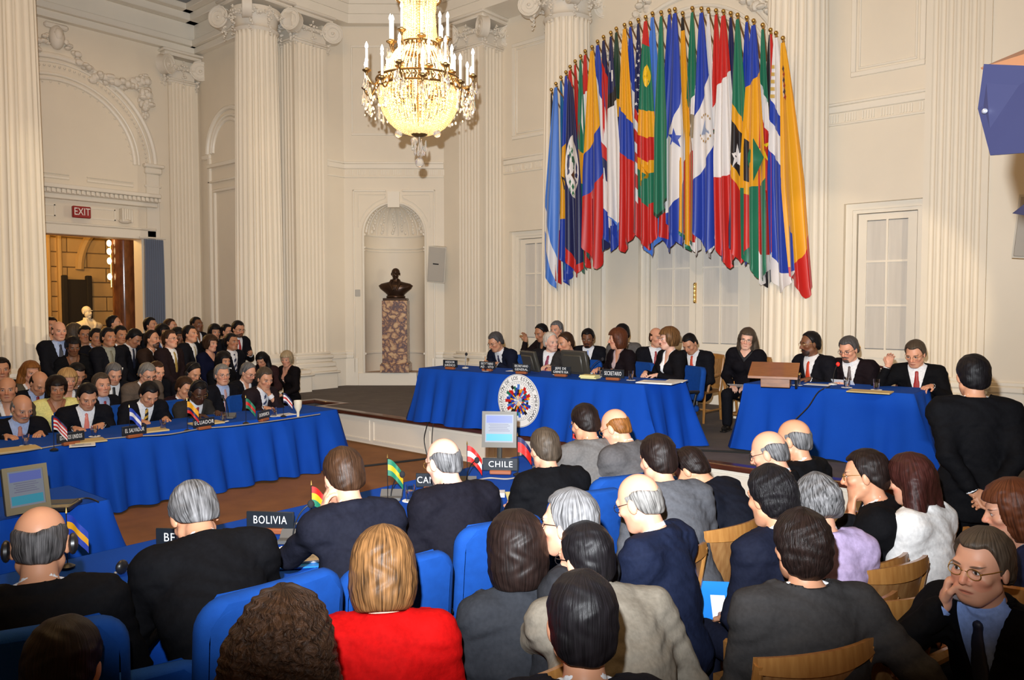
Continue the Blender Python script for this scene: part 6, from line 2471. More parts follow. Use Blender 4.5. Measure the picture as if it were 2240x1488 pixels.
P(294, 740, 'black-haired standing man bowing his head, white collar', face=150, x=-12.2, hp=34, hair='short', hc='black', tone='olive', tie=NVY, **{**Z, 'lean': 5})
P(333, 742, 'grey-bearded man in brown jacket and open white shirt, standing', face=150, x=-11.9, hp=0, hair='receding', hc='dark', tone='tan', beard='beard', jacket=(0.045, 0.025, 0.018), **Z)
P(330, 712, 'tall ruddy man with black hair before the blue curtain', face=150, x=-13.6, hp=-4, hair='short', hc='black', tone='tan', **Z)
P(373, 714, 'close-cropped man in blue collar in front of the aisle pilaster', face=140, x=-13.5, hp=-2, hair='crop', hc='brown', tone='tan', shirt=(0.12, 0.2, 0.5), **Z)
P(356, 728, 'black-haired spectator in bright blue top behind the bearded man', face=165, x=-12.9, hp=4, hair='helmet', hc='black', tone='olive', female=True, jacket=(0.03, 0.07, 0.25), **Z)
P(372, 742, 'fair man with glasses and long mustard tie, standing', face=152, x=-11.7, hp=-2, hair='short', hc='brown', tone='fair', jacket=(0.025, 0.014, 0.016), tie=(0.30, 0.20, 0.05), glasses='dark', build=1.12, **Z)
P(389, 736, 'brown-skinned spectator behind the man with mustard tie', face=165, x=-12.6, hp=8, hair='helmet', hc='black', tone='brown', female=True, jacket=BLK_, **Z)
P(416, 731, 'stout young man with black hair and beige tie, standing', face=150, x=-12.0, hp=-2, hair='short', hc='black', tone='tan', tie=(0.36, 0.31, 0.20), build=1.12, **Z)
P(430, 710, 'dark man with shaven hair, tallest behind the beige tie man', face=160, x=-13.3, hp=-2, hair='crop', hc='black', tone='brown', **Z)
P(461, 752, 'woman with short brown hair in navy velvet dress, standing', face=162, x=-11.9, hp=4, hair='helmet', hc='brown', tone='fair', female=True, jacket=(0.008, 0.010, 0.035), shirt=None, vneck=0.12, **Z)
P(470, 727, 'black-haired woman behind the woman in velvet', face=185, x=-12.8, hp=6, hair='bob', hc='black', tone='tan', female=True, jacket=BLK_, **Z)
P(497, 726, 'man with cropped black hair and glasses, back row of standing spectators', face=160, x=-12.6, hp=2, hair='crop', hc='black', tone='tan', glasses='dark', shirt=LTB, **Z)
P(507, 748, 'man with diagonal striped tie and two badges, standing', face=165, x=-11.8, hp=0, hair='short', hc='black', tone='olive', tie=(0.02, 0.025, 0.06), tiek='silver', badge=(0.13, 0.26), **Z)
P(521, 720, 'bearded man with red tie holding papers, right end of the standing crowd', face=172, x=-12.2, hp=14, hair='short', hc='black', tone='tan', beard='beard', tie=(0.30, 0.015, 0.015), glasses='dark', **{**Z, 'L': 'hold'})
# --- head table on the dais
Dk = dict(floor=DZ)
p_d1 = P(1084, 748, 'man with greying hair and glasses writing at the head table', face=-86, y=8.62, seat='blue', lean=24, hp=26, hy=-8, hair='short', hc='salt', tone='tan', tie=(0.02, 0.02, 0.06), glasses='dark', R='write', build=1.05, jacket=NVY, **Dk)
P(1184, 728, 'balding man in dark brown jacket with raised hand, back row of the dais', face=-78, y=9.8, seat='wood', lean=4, hp=22, hair='receding', hc='black', tone='olive', jacket=(0.022, 0.013, 0.014), shirt=BLK_, R='raise', L='lap', **Dk)
P(1217, 722, 'grey-haired man hidden behind the whispering pair', face=-95, y=10.0, lean=4, hp=6, hair='short', hc='grey', tone='fair', L='lap', R='lap', crowd=True, **Dk)
p_d3 = P(1205, 748, 'white-haired man with crimson tie whispering to his neighbour', face=-112, y=8.8, seat='blue', lean=4, side=-9, hp=6, hy=52, hr=8, hair='receding', hc='white', tone='pale', tie=(0.22, 0.012, 0.05), R='table', L='table', build=1.1, jacket=(0.02, 0.018, 0.022), **Dk)
P(1237, 750, 'brown-haired man in grey suit listening behind the open monitor', face=-92, y=8.55, seat='blue', lean=14, hp=16, hy=-20, hr=4, hair='receding', hc='brown', tone='tan', jacket=(0.055, 0.050, 0.048), tie=(0.12, 0.012, 0.02), build=1.12, **Dk)
P(1286, 740, 'black man with light blue tie in the back row of the dais', face=-112, y=9.8, seat='wood', lean=4, hp=18, hair='short', hc='black', tone='brown', beard='goatee', tie=(0.30, 0.40, 0.72), badge=(-0.11, 0.2), L='lap', R='lap', build=1.08, **Dk)
P(1350, 742, 'woman with auburn hair in black jacket turning to the whispering pair', face=-70, y=8.75, seat='blue', lean=8, hp=6, hy=-32, hair='bob', hc='auburn', tone='fair', female=True, jacket=(0.014, 0.009, 0.012), shirt=(0.4, 0.3, 0.3), **Dk)
P(1360, 730, 'man with black hair in grey suit behind the auburn woman', face=-100, y=9.9, seat='wood', lean=4, hp=10, hy=-20, hair='short', hc='black', tone='tan', jacket=(0.10, 0.092, 0.090), L='lap', R='lap', build=1.1, **Dk)
P(1436, 738, 'bald man in black suit with red tie, back row behind the bespectacled woman', face=-130, y=9.8, seat='wood', lean=3, hp=6, hy=22, hair='bald', hc='brown', tone='fair', tie=(0.28, 0.015, 0.02), L='lap', R='lap', **Dk)
P(1462, 742, 'woman with short brown hair, glasses and wide white collar', face=-62, y=8.6, seat='blue', lean=4, hp=2, hy=-12, hair='helmet', hc='bronde', tone='pale', female=True, jacket=(0.010, 0.009, 0.012), shirt=(0.78, 0.78, 0.80), vneck=0.36, glasses='dark', R='write', L='table', **Dk)
P(1509, 752, 'young man with cropped black hair and orange tie looking at his lap', face=-88, y=9.75, seat='wood', lean=8, hp=36, hr=6, hair='crop', hc='black', tone='tan', tie=(0.55, 0.05, 0.015), vneck=0.36, L='lap', R='lap', build=1.08, **Dk)
p_long = P(1634, 742, 'woman with long greying hair and glasses in black, papers on her lap', face=-98, y=9.65, seat='wood', lean=14, side=-3, hp=10, hy=8, hr=-8, hair='long', hc='greybrown', tone='pale', female=True, jacket=(0.010, 0.009, 0.013), shirt=BLK_, glasses='dark', vneck=0.1, R='lap', L='lap', build=1.12, **Dk)
# --- right hand table
P(1772, 752, 'black man with grey beard and orange tie resting his arm on the reading stand', face=-70, y=9.25, seat='red', lean=8, hp=8, hy=-22, hair='receding', hc='black', tone='brown', beard='beard', tie=(0.50, 0.045, 0.012), glasses='gold', R='table', rh=(0.6, 0.4, 0), build=1.2, **Dk)
p_read = P(1856, 764, 'man with grey hair and goatee reading a paper at the microphone', face=-86, y=9.2, seat='red', lean=12, hp=22, hy=-10, hair='short', hc='salt', tone='fair', beard='goatee', tie=(0.10, 0.075, 0.075), tiek='', glasses='dark', R='hold', L='hold', build=1.15, jacket=(0.016, 0.010, 0.013), **Dk)
P(2002, 774, 'man with grey-brown hair, glasses and red tie raising his fingers', face=-98, y=9.15, seat='red', lean=10, hp=24, hy=-14, hair='short', hc='greybrown', tone='fair', tie=(0.30, 0.012, 0.01), glasses='gold', R='raise', rh=(-0.2, 0.1, 1), L='table', jacket=BLK_, build=1.1, **Dk)
P(2128, 823, 'man in black suit standing with hands clasped behind his back', face=62, pose='stand', z=1.66, lean=3, hp=6, hair='short', hc='black', tone='tan', jacket=BLK_, L='behind', R='behind', build=1.14, curl=25)
# --- delegates along the near table, seen from behind
Nn = dict(seat='blue')
P(88, 1190, 'balding grey man in black suit with earphones seen from behind, lower left', face=22, x=-2.95, lean=14, hp=22, hair='bald', hc='salt', tone='tan', jacket=BLK_, headphones='ear', build=1.15, **Nn)
P(425, 1128, 'grey-haired man in black suit bowed over the near table', face=12, x=-3.02, lean=34, hp=46, hair='short', hc='grey', tone='tan', jacket=BLK_, build=1.18, **Nn)
P(751, 1042, 'brown-haired man in navy suit with his hand at his ear', face=14, x=-3.0, lean=20, hp=22, hair='short', hc='brown', tone='fair', jacket=(0.016, 0.017, 0.030), L='cheek', R='table', build=0.98, **Nn)
p_can = P(970, 1010, 'bald white-bearded man with glasses writing with a pencil', face=12, x=-3.02, lean=16, hp=18, hy=8, hair='bald', hc='grey', tone='pale', beard='beard', glasses='gold', jacket=(0.014, 0.013, 0.021), L='write', build=1.15, **Nn)
P(1191, 982, 'man with grey-brown hair behind the CHILE plate', face=22, x=-3.1, lean=16, hp=14, hair='short', hc='greybrown', tone='fair', jacket=BLK_, shirt=(0.35, 0.33, 0.55), build=1.15, **Nn)
P(1279, 926, 'dark-haired man in grey suit and white collar beside the COLOMBIA plate', face=24, x=-3.15, lean=14, hp=22, hy=6, hair='short', hc='dark', tone='tan', jacket=(0.12, 0.112, 0.108), glasses='dark', build=1.1, **Nn)
P(1346, 935, 'bald ginger man in grey suit leaning his face on his hand', face=8, x=-2.95, lean=16, hp=28, hy=12, hair='bald', hc='ginger', tone='fair', jacket=(0.085, 0.080, 0.082), glasses='gold', L='chin', build=1.1, **Nn)
# --- audience on the oak chairs
Aa = dict(seat='wood')
P(838, 1250, 'woman with bobbed golden brown hair in a bright red jacket', face=40, z=1.17, lean=12, hp=22, hair='bob', hc='bronde', tone='pale', female=True, jacket=(0.44, 0.004, 0.004), shirt=None, vneck=0.08, L='lap', R='lap', build=1.2, headsc=1.08, **Aa)
P(622, 1425, 'person with long curly dark brown hair at the bottom edge', face=46, z=1.22, lean=6, hp=8, hair='curly', hc='brown', tone='olive', female=True, jacket=BLK_, L='lap', R='lap', headsc=1.05, **Aa)
P(140, 1462, 'dark-haired head in shadow at the lower left corner', face=40, z=1.12, lean=6, hp=10, hair='short', hc='dark', tone='tan', jacket=BLK_, L='lap', R='lap')
P(1128, 1205, 'woman with straight dark brown bob in charcoal jacket', face=34, z=1.13, lean=8, hp=10, hair='bob', hc='dark', tone='tan', female=True, jacket=(0.040, 0.043, 0.052), shirt=None, vneck=0.06, L='lap', R='lap', build=1.12, headsc=1.12)
P(1245, 1145, 'silver-grey haired man with glasses in profile behind the dark bob', face=-12, z=1.24, lean=6, hp=4, hair='short', hc='grey', tone='fair', glasses='dark', jacket=(0.035, 0.036, 0.042), L='lap', R='lap')
P(1280, 1222, 'man in beige suit with slick black hair leaning forward', face=34, z=1.14, lean=36, hp=12, hy=26, hair='short', hc='black', tone='fair', jacket=(0.19, 0.168, 0.135), glasses='dark', R='lap', L=(0.02, 0.46, 0.84), lh=(0.9, 0.3, -0.2), lhint=(-1.0, 0.15, -0.25), build=1.3)
P(1273, 1365, 'man with thick black hair seen from behind, nearest to the camera', face=46, z=1.23, lean=6, hp=10, hair='short', hc='black', tone='tan', jacket=(0.016, 0.017, 0.026), L='lap', R='lap', headsc=1.04)
P(1398, 1098, 'bald man with grey fringe and glasses in navy suit, writing', face=-2, z=1.20, lean=12, hp=24, hair='bald', hc='silver', tone='fair', glasses='dark', jacket=(0.014, 0.020, 0.050), L='hold', R='lap')
P(1438, 1005, 'dark-haired man in mid grey suit bending forward', face=26, z=1.26, lean=18, hp=16, hair='short', hc='dark', tone='fair', jacket=(0.080, 0.082, 0.092), L='lap', R='lap', build=1.2)
P(1511, 1026, 'balding dark man in navy suit bowed right down', face=-4, z=1.08, lean=36, hp=40, hair='receding', hc='dark', tone='tan', jacket=(0.012, 0.014, 0.024), L='lap', R='lap', build=1.1)
p_pen = P(1682, 990, 'balding grey man with glasses lifting a pen over his notes', face=-8, z=1.22, lean=10, hp=22, hair='bald', hc='grey', tone='fair', glasses='dark', jacket=BLK_, L='hold', R='lap', **Aa)
P(1736, 962, 'bald man in black suit beside the balding man with notes', face=4, z=1.26, lean=8, hp=14, hair='bald', hc='grey', tone='tan', jacket=BLK_, L='lap', R='lap', **Aa)
P(1686, 1088, 'man with wavy black hair and white collar in navy suit', face=24, z=1.24, lean=8, hp=14, hair='wavy', hc='black', tone='tan', jacket=(0.014, 0.017, 0.036), L='lap', R='lap', **Aa)
P(1786, 1100, 'woman with clipped-up greying hair in a lavender cardigan', face=36, z=1.20, lean=8, hp=14, hair='updo', hc='grey', tone='fair', female=True, jacket=(0.42, 0.33, 0.52), shirt=(0.75, 0.75, 0.78), vneck=0.05, L='lap', R='lap', build=1.15, **Aa)
P(1893, 1040, 'dark-haired man with gold glasses resting his cheek on his hand', face=-14, z=1.20, lean=12, hp=10, hr=6, hair='short', hc='dark', tone='tan', glasses='gold', jacket=BLK_, L='chin', R='lap', build=1.22, **Aa)
P(1990, 1050, 'woman with long dark auburn hair and white blouse', face=14, z=1.20, lean=8, hp=14, hair='long', hc='wine', tone='fair', female=True, jacket=(0.70, 0.69, 0.68), L='lap', R='lap', **Aa)
P(2212, 1118, 'woman with copper brown hair in navy at the right edge', face=-22, z=1.20, lean=8, hp=12, hair='bob', hc='auburn', tone='fair', female=True, jacket=(0.015, 0.02, 0.06), L='lap', R='lap', **Aa)
p_back = P(1752, 1198, 'broad man in grey suit with slicked dark hair, elbow over his chair', face=44, z=1.20, lean=8, hp=6, hair='wavy', hc='dark', tone='tan', jacket=(0.058, 0.055, 0.056), L='lap', R=(0.42, 0.10, 0.72), rh=(0.3, 0.9, -0.2), build=1.28)
p_phone = P(2148, 1238, 'man with glasses and blue shirt talking into a mobile phone', face=-72, z=1.16, lean=14, hp=4, hy=-4, hair='short', hc='greybrown', tone='fair', glasses='gold', shirt=(0.25, 0.38, 0.78), tie=(0.015, 0.02, 0.045), jacket=BLK_, R='cheek', L='lap', curl={-1: 30, 1: 62}, badge=(-0.12, 0.28), **Aa)
P(2345, 1225, 'person in black leather jacket cut off by the right edge', face=-10, z=1.2, lean=10, hp=10, hair='short', hc='black', tone='tan', jacket=BLK_, L='lap', R='lap', build=1.2)

# ================================================================ CHAIRS
def rounded_slab(w, h, t, r, bulge=0.0, n=6, curve=0.0):
    """upright cushion: x wide, z tall from 0, y thick; curve bends it round a vertical axis"""
    out = []
    for cx_, cz_, a0 in ((w / 2 - r, r, -PI / 2), (w / 2 - r, h - r, 0), (-w / 2 + r, h - r, PI / 2), (-w / 2 + r, r, PI)):
        for k in range(n + 1):
            a = a0 + PI / 2 * k / n
            out.append((cx_ + r * math.cos(a), cz_ + r * math.sin(a)))
    mb = MB()
    rings = []
    e = min(0.025, t * 0.35)
    for y_, ins in ((-t / 2, e), (-t / 2 + e * 0.3, e * 0.3), (-t / 2 + e, 0), (t / 2 - e, 0), (t / 2 - e * 0.3, e * 0.3), (t / 2, e)):
        row = []
        for x_, z_ in out:
            sx_ = x_ * (1 - ins / (w / 2))
            sz_ = h / 2 + (z_ - h / 2) * (1 - ins / (h / 2))
            row.append((sx_, y_ + curve * (sx_ / (w / 2)) ** 2, sz_))
        row.append(row[0])
        rings.append(row)
    mb.grid(rings)
    n_ = len(out)
    for row, y_ in ((rings[0], -1), (rings[-1], 1)):
        # cap as strips between mirrored points so that the curve is followed
        b0 = len(mb.v)
        m_ = 8
        G = []
        for i in range(m_ + 1):
            z_ = h * 0.012 + (h * 0.976) * i / m_
            zz_ = min(z_, h - z_)
            hw_ = (w / 2 - 0.004 if zz_ >= r else w / 2 - r + math.sqrt(max(0, r * r - (r - zz_) ** 2))) * (1 - e / (w / 2))
            G.append([(-hw_ * (1 - 2 * q / 10), y_ * (t / 2 + bulge * math.sin(PI * i / m_) * math.sin(PI * q / 10)) + curve * (hw_ / (w / 2) * (1 - 2 * q / 10)) ** 2, z_) for q in range(11)])
        mb.grid(G)
    return mb


def make_blue_chair():
    t = thing('conference_chair', 'x', 'chair')
    m2 = rounded_slab(0.50, 0.50, 0.08, 0.09, 0.012, curve=0.03)
    m2.xf(Matrix.Translation((0, -0.25, 0.50)) @ Matrix.Rotation(0.10, 4, 'X'))
    m2.build('backrest', CHAIRB, t, ang=60)
    m2 = rounded_slab(0.52, 0.50, 0.09, 0.08, 0.012)
    m2.xf(Matrix.Translation((0, -0.22, 0.40)) @ Matrix.Rotation(-PI / 2, 4, 'X') @ Matrix.Translation((0, 0, 0)))
    m2.build('seat', CHAIRB, t, ang=60)
    MB().tube([(0, -0.2, 0.36), (0, -0.33, 0.40), (0, -0.325, 0.62)], 0.022, 8).build('back_bracket', BLACK, t)
    for sx in (-1, 1):
        MB().tube([(sx * 0.24, -0.05, 0.36), (sx * 0.30, -0.05, 0.38), (sx * 0.31, -0.10, 0.62), (sx * 0.31, -0.14, 0.66), (sx * 0.31, 0.10, 0.665), (sx * 0.31, 0.13, 0.655)], [0.014, 0.014, 0.016, 0.022, 0.022, 0.016], 8).build('armrest', BLACK, t)
    m2 = MB().lathe([(0.03, 0.09), (0.03, 0.36)], (0, 0, 0), 10)
    for k in range(5):
        a = 2 * PI * k / 5
        m2.tube([(0, 0, 0.11), (0.30 * math.cos(a), 0.30 * math.sin(a), 0.07)], [0.025, 0.016], 6)
    m2.build('star_base', BLACK, t)
    for k in range(5):
        a = 2 * PI * k / 5
        MB().sphere((0.30 * math.cos(a), 0.30 * math.sin(a), 0.032), (0.032, 0.02, 0.032), 8, 6).build('caster', BLACK, t)
    return t


def make_oak_chair():
    t = thing('oak_armchair', 'x', 'chair')

    def yb(x_, z_):
        return -0.23 - 0.10 * (z_ - 0.45) / 0.5 + 0.055 * (x_ / 0.23) ** 2 - 0.03
    # curved top rail
    P_ = []
    for k in range(13):
        x_ = -0.245 + 0.49 * k / 12
        w_ = 0.022 + 0.014 * math.cos(PI * (k - 6) / 13)
        y_ = yb(x_, 0.90)
        P_.append([(x_, y_ - 0.020, 0.90 - w_), (x_, y_ + 0.016, 0.90 - w_), (x_, y_ + 0.012, 0.90 + w_), (x_, y_ - 0.012, 0.90 + w_ + 0.006), (x_, y_ - 0.020, 0.90 - w_)])
    m2 = MB().grid(P_)
    for row in (P_[0], P_[-1]):
        m2.add(row[:4], [(0, 1, 2, 3)])
    m2.build('top_rail', OAK, t, ang=50)
    for sx in (-1, 1):
        MB().tube([(sx * 0.225, -0.235 + 0.03, 0.42), (sx * 0.232, yb(0.23, 0.65), 0.65), (sx * 0.236, yb(0.23, 0.90), 0.905)], [0.020, 0.021, 0.017], 8).build('stile', OAK, t)
    P_ = [[(-0.215 + 0.43 * k / 12, yb(-0.215 + 0.43 * k / 12, z_) + o_, z_) for k in range(13)] for z_, o_ in ((0.50, 0.006), (0.60, 0.008), (0.75, 0.008), (0.875, 0.006))]
    Q_ = [[(x_, y_ - 0.014, z_) for x_, y_, z_ in row] for row in P_]
    m2 = MB().grid(P_).grid(Q_)
    m2.grid([P_[0], Q_[0]]).grid([P_[-1], Q_[-1]])
    m2.build('back_panel', OAKP, t, ang=50)
    P_ = []
    for k in range(13):
        x_ = -0.235 + 0.47 * k / 12
        y_ = yb(x_, 0.49)
        P_.append([(x_, y_ - 0.018, 0.455), (x_, y_ + 0.016, 0.455), (x_, y_ + 0.016, 0.515), (x_, y_ - 0.018, 0.515), (x_, y_ - 0.018, 0.455)])
    MB().grid(P_).build('lower_rail', OAK, t, ang=40)
    # saddle seat
    P_ = []
    for i in range(9):
        v_ = i / 8
        P_.append([((-0.24 + 0.48 * k / 10) * (0.92 + 0.10 * v_), -0.23 + 0.48 * v_, 0.445 - 0.014 * math.sin(PI * k / 10) * math.sin(PI * min(1, v_ * 1.1))) for k in range(11)])
    Q_ = [[(x_, y_, 0.41) for x_, y_, z_ in row] for row in P_]
    m2 = MB().grid(P_).grid(Q_)
    m2.grid([P_[0], Q_[0]]).grid([P_[-1], Q_[-1]]).grid([[r_[0] for r_ in P_], [r_[0] for r_ in Q_]]).grid([[r_[-1] for r_ in P_], [r_[-1] for r_ in Q_]])
    m2.build('seat', mat('brown_leather', (0.22, 0.10, 0.03), 0.35), t, ang=40)
    for sx in (-1, 1):
        MB().tube([(sx * 0.21, 0.22, 0.0), (sx * 0.215, 0.21, 0.42)], [0.017, 0.022], 6).build('leg', OAK, t)
        MB().tube([(sx * 0.20, -0.30, 0.0), (sx * 0.215, -0.22, 0.43)], [0.017, 0.022], 6).build('leg', OAK, t)
        MB().tube([(sx * 0.225, -0.24, 0.66), (sx * 0.27, -0.10, 0.665), (sx * 0.275, 0.06, 0.655), (sx * 0.265, 0.13, 0.64), (sx * 0.235, 0.16, 0.43)], [0.018, 0.024, 0.026, 0.022, 0.018], 6).build('armrest', OAK, t)
    MB().tube([(-0.21, 0.0, 0.16), (0.21, 0.0, 0.16)], 0.012, 6).tube([(-0.21, -0.27, 0.16), (-0.21, 0.21, 0.16)], 0.012, 6).tube([(0.21, -0.27, 0.16), (0.21, 0.21, 0.16)], 0.012, 6).build('stretcher', OAK, t)
    return t


def make_red_chair():
    t = thing('stacking_chair', 'x', 'chair')
    RD = mat('oxblood_frame', (0.07, 0.018, 0.016), 0.3)
    MB().tube([(-0.23, -0.16, 0.42), (-0.235, -0.26, 0.78), (-0.19, -0.285, 0.90), (0, -0.29, 0.935), (0.19, -0.285, 0.90), (0.235, -0.26, 0.78), (0.23, -0.16, 0.42)], 0.017, 8).build('back_frame', RD, t)
    m2 = rounded_slab(0.42, 0.34, 0.035, 0.08, 0.01)
    m2.xf(Matrix.Translation((0, -0.255, 0.55)) @ Matrix.Rotation(0.12, 4, 'X'))
    m2.build('back_pad', mat('grey_pad', (0.16, 0.15, 0.16), 0.8), t, ang=60)
    m2 = rounded_slab(0.46, 0.45, 0.05, 0.08, 0.01)
    m2.xf(Matrix.Translation((0, -0.20, 0.42)) @ Matrix.Rotation(-PI / 2, 4, 'X'))
    m2.build('seat', mat('grey_pad', (0.16, 0.15, 0.16), 0.8), t, ang=60)
    for sx in (-1, 1):
        for y0, y1 in ((0.22, 0.24), (-0.18, -0.24)):
            MB().tube([(sx * 0.22, y0, 0.42), (sx * 0.23, y1, 0)], 0.012, 6).build('leg', RD, t)
    return t


PROTO = {'blue': make_blue_chair, 'wood': make_oak_chair, 'red': make_red_chair}
FIRST = {}
CN = {'blue': ('blue upholstered conference chair', 'blue conference chairs'), 'wood': ('golden oak armchair', 'oak armchairs of the audience'), 'red': ('dark red framed chair', 'dark red framed chairs')}


def put_chair(kind, loc, rz, label):
    if kind not in FIRST:
        FIRST[kind] = PROTO[kind]()
        o = FIRST[kind]
        o.location = loc
        o.rotation_euler.z = rz
        o['label'] = label
        o['group'] = CN[kind][1]
        return o
    return dup(FIRST[kind], loc, rz, label, CN[kind][1])


def short_label(s, n=9):
    w = s.split()
    cut = w[:n]
    while cut[-1] in ('a', 'the', 'his', 'her', 'in', 'of', 'and', 'with', 'on', 'to', 'at', 'by', 'behind', 'beside', 'over', 'dark', 'long', 'low', 'right', 'left', 'pale', 'red', 'black', 'white', 'grey', 'back'):
        cut.pop()
    return ' '.join(cut)


for kind, inf, fl0, who in SEATS:
    rz = inf['rz']
    loc = inf['loc'].copy()
    # the chair is drawn up under the sitter's hips
    loc += Matrix.Rotation(rz, 3, 'Z') @ Vector((0, -0.02, 0))
    loc.z = fl0
    who_ = short_label(who, 10)
    ch_ = put_chair(kind, loc, rz, {'blue': 'blue chair', 'wood': 'oak chair', 'red': 'red-framed chair'}[kind] + ' under the ' + who_)
    if kind == 'blue' and inf['loc'].x < -4.5:
        ch_.scale = (1.0, 1.0, 0.86 if fl0 > 0 else 0.90)
    elif kind == 'blue':
        ch_.scale = (1.06, 1.0, 1.18 if loc.y < 1.9 else (1.04 if loc.y < 3.2 else 1.0))
        if 'bowed' in who:
            ch_.location += Vector((0.04, 0.0, 0))
            ch_.rotation_euler.z += 0.15


def back_at(px, py, z, face, label, kind='wood'):
    """a chair whose back rail's middle shows at (px, py)"""
    p = at(px, py, z=z)
    fa = math.radians(face)
    d = Vector((-math.cos(fa), math.sin(fa), 0))
    rz = math.atan2(d.y, d.x) - PI / 2
    loc = p + d * 0.33
    loc.z = 0
    return put_chair(kind, loc, rz, label)


back_at(1478, 1208, 0.93, 16, 'oak armchair behind the bald man writing in navy suit')
back_at(1140, 1418, 1.03, 18, 'oak armchair under the bent elbow of the beige suit man')
back_at(1802, 1425, 0.93, 30, 'empty oak armchair at the bottom edge, below the broad grey suit')
back_at(1968, 1236, 0.93, 22, 'oak armchair right of the broad grey suit man, tall back empty')
back_at(2052, 1150, 0.93, 18, 'oak armchair behind the white blouse, nearest to the aisle')
back_at(1608, 1150, 0.93, 14, 'oak armchair between the mid grey suit and the wavy haired man')
back_at(1926, 1292, 0.80, 20, 'oak armchair half hidden behind the lavender cardigan')
back_at(275, 1440, 0.97, 20, 'empty blue conference chair at the lower left edge', 'blue')

# ================================================================ ON THE TABLES
def nameplate(words, loc, rz, w=0.29, h=0.10, label='', dark=True, size=None, two=False):
    t = thing('nameplate', label, 'nameplate', loc, rz, None)
    PB = mat('plate_black', (0.012, 0.016, 0.022), 0.4)
    MB().box((-w / 2, -0.008, 0.028), (w / 2, 0.008, 0.028 + h), 0.003).build('plate', PB, t)
    MB().box((-w * 0.30, -0.03, 0), (w * 0.30, 0.03, 0.032), 0.006).build('base', mat('plate_wood', (0.30, 0.085, 0.028), 0.45), t)
    TW = mat('plate_letters', (0.85, 0.85, 0.83), 0.5)
    lines = words.split('\n')
    for side in (0, 1):
        for i, ln in enumerate(lines):
            sz = size or (0.068 if len(lines) == 1 else 0.042)
            zz = 0.028 + h / 2 + (0.021 if len(lines) == 2 and i == 0 else (-0.022 if len(lines) == 2 else 0))
            M_ = Matrix.Rotation(PI * side, 4, 'Z') @ Matrix.Translation((0, -0.0085, zz))
            text(ln, sz, 'lettering', TW, t, M_, xscale=min(1.0, (w * 0.9) / (max(1, len(ln)) * sz * 0.72)), space=1.12)
    return t


DTZ = DZ + TZ
NPR = PI / 2 - 0.10
for wd_, px, py, lab in (('BELICE', 398, 1207, 'black nameplate with letters BE, mostly hidden by the bowed grey man'), ('BOLIVIA', 592, 1166, 'black BOLIVIA nameplate on the near table'),
                         ('CANADA', 953, 1074, 'black CANADA nameplate half hidden by the white-bearded man'), ('CHILE', 1095, 1037, 'black CHILE nameplate in front of the monitor'),
                         ('COLOMBIA', 1212, 1010, 'black COLOMBIA nameplate, partly hidden, beside the grey suit')):
    p = at(px, py, z=TZ + 0.012)
    nameplate(wd_, p, 0.62, label=lab)
for wd_, px, py, lab in (('ECUADOR', 446, 939, 'black ECUADOR nameplate on the left table'), ('EL SALVADOR', 294, 957, 'black nameplate beside the small blue and white flag, left table'),
                         ('ESTADOS UNIDOS', 155, 973, 'black nameplate nearest the striped desk flag, left table'), ('DOMINICA', 577, 921, 'edge-on nameplate in front of the man holding his mouth')):
    p = at(px, py, z=TZ + 0.012)
    nameplate(wd_, p, PI / 2 + (0.12 if px < 500 else 0.5), 0.26, 0.095, lab, size=0.058)
ay_ = math.atan2(fr_.y - fl_.y, fr_.x - fl_.x)
for wd_, px, py, lab, w_ in (('ASESOR\nJUR\u00cdDICO', 985, 808, 'nameplate with two rows of letters at the left end of the head table', .24), ('SECRETARIO\nADJUNTO', 1066, 812, 'nameplate in front of the writing man on the dais', .25),
                             ('SECRETARIO\nGENERAL', 1141, 818, 'flash-bleached nameplate above the round emblem', .26), ('JEFE DE\nGABINETE SGA', 1227, 824, 'JEFE DE GABINETE SGA nameplate on the head table', .27), ('SECRETARIO', 1341, 832, 'SECRETARIO nameplate on the head table', .28)):
    p = at(px, py, z=DTZ + 0.012)
    nameplate(wd_, p, ay_ + 0.15, w_, 0.10, lab, size=0.066 if '\n' not in wd_ else 0.042)


def desk_flag(px, py, z, cols, label, s=1.0, rz=0.75, hang=0.0, extra=None):
    p = at(px, py, z=z)
    t = thing('desk_flag', label, 'flag', p, rz)
    h = 0.30 * s
    MB().lathe([(0.035, 0), (0.036, 0.008), (0.02, 0.018), (0.006, 0.024)], (0, 0, 0), 14).build('stand', BLACK, t)
    MB().tube([(0, 0, 0.0), (0, 0, h)], 0.0028, 6).build('staff', BLACK, t)
    MB().lathe([(0, h), (0.006, h), (0.004, h + 0.012), (0.0, h + 0.03)], (0, 0, 0), 8, cap=False).build('tip', GOLD, t)
    n = len(cols)
    L_, H_ = 0.17 * s, 0.115 * s
    for i, c in enumerate(cols):
        G = []
        for a in range(4):
            v_ = (i + a / 3) / n
            row = []
            for b in range(9):
                u_ = b / 8
                row.append((u_ * L_ * 0.62, 0.018 * s * math.sin(u_ * 7 + 0.6) * u_, h - 0.008 - v_ * H_ - u_ * u_ * L_ * 0.62))
            G.append(row)
        m_ = MB().grid(G)
        m_.build('stripe', mat('flag_print_%02d%02d%02d' % tuple(int(v * 99) for v in c), c, 0.5), t, ang=80)
    return t


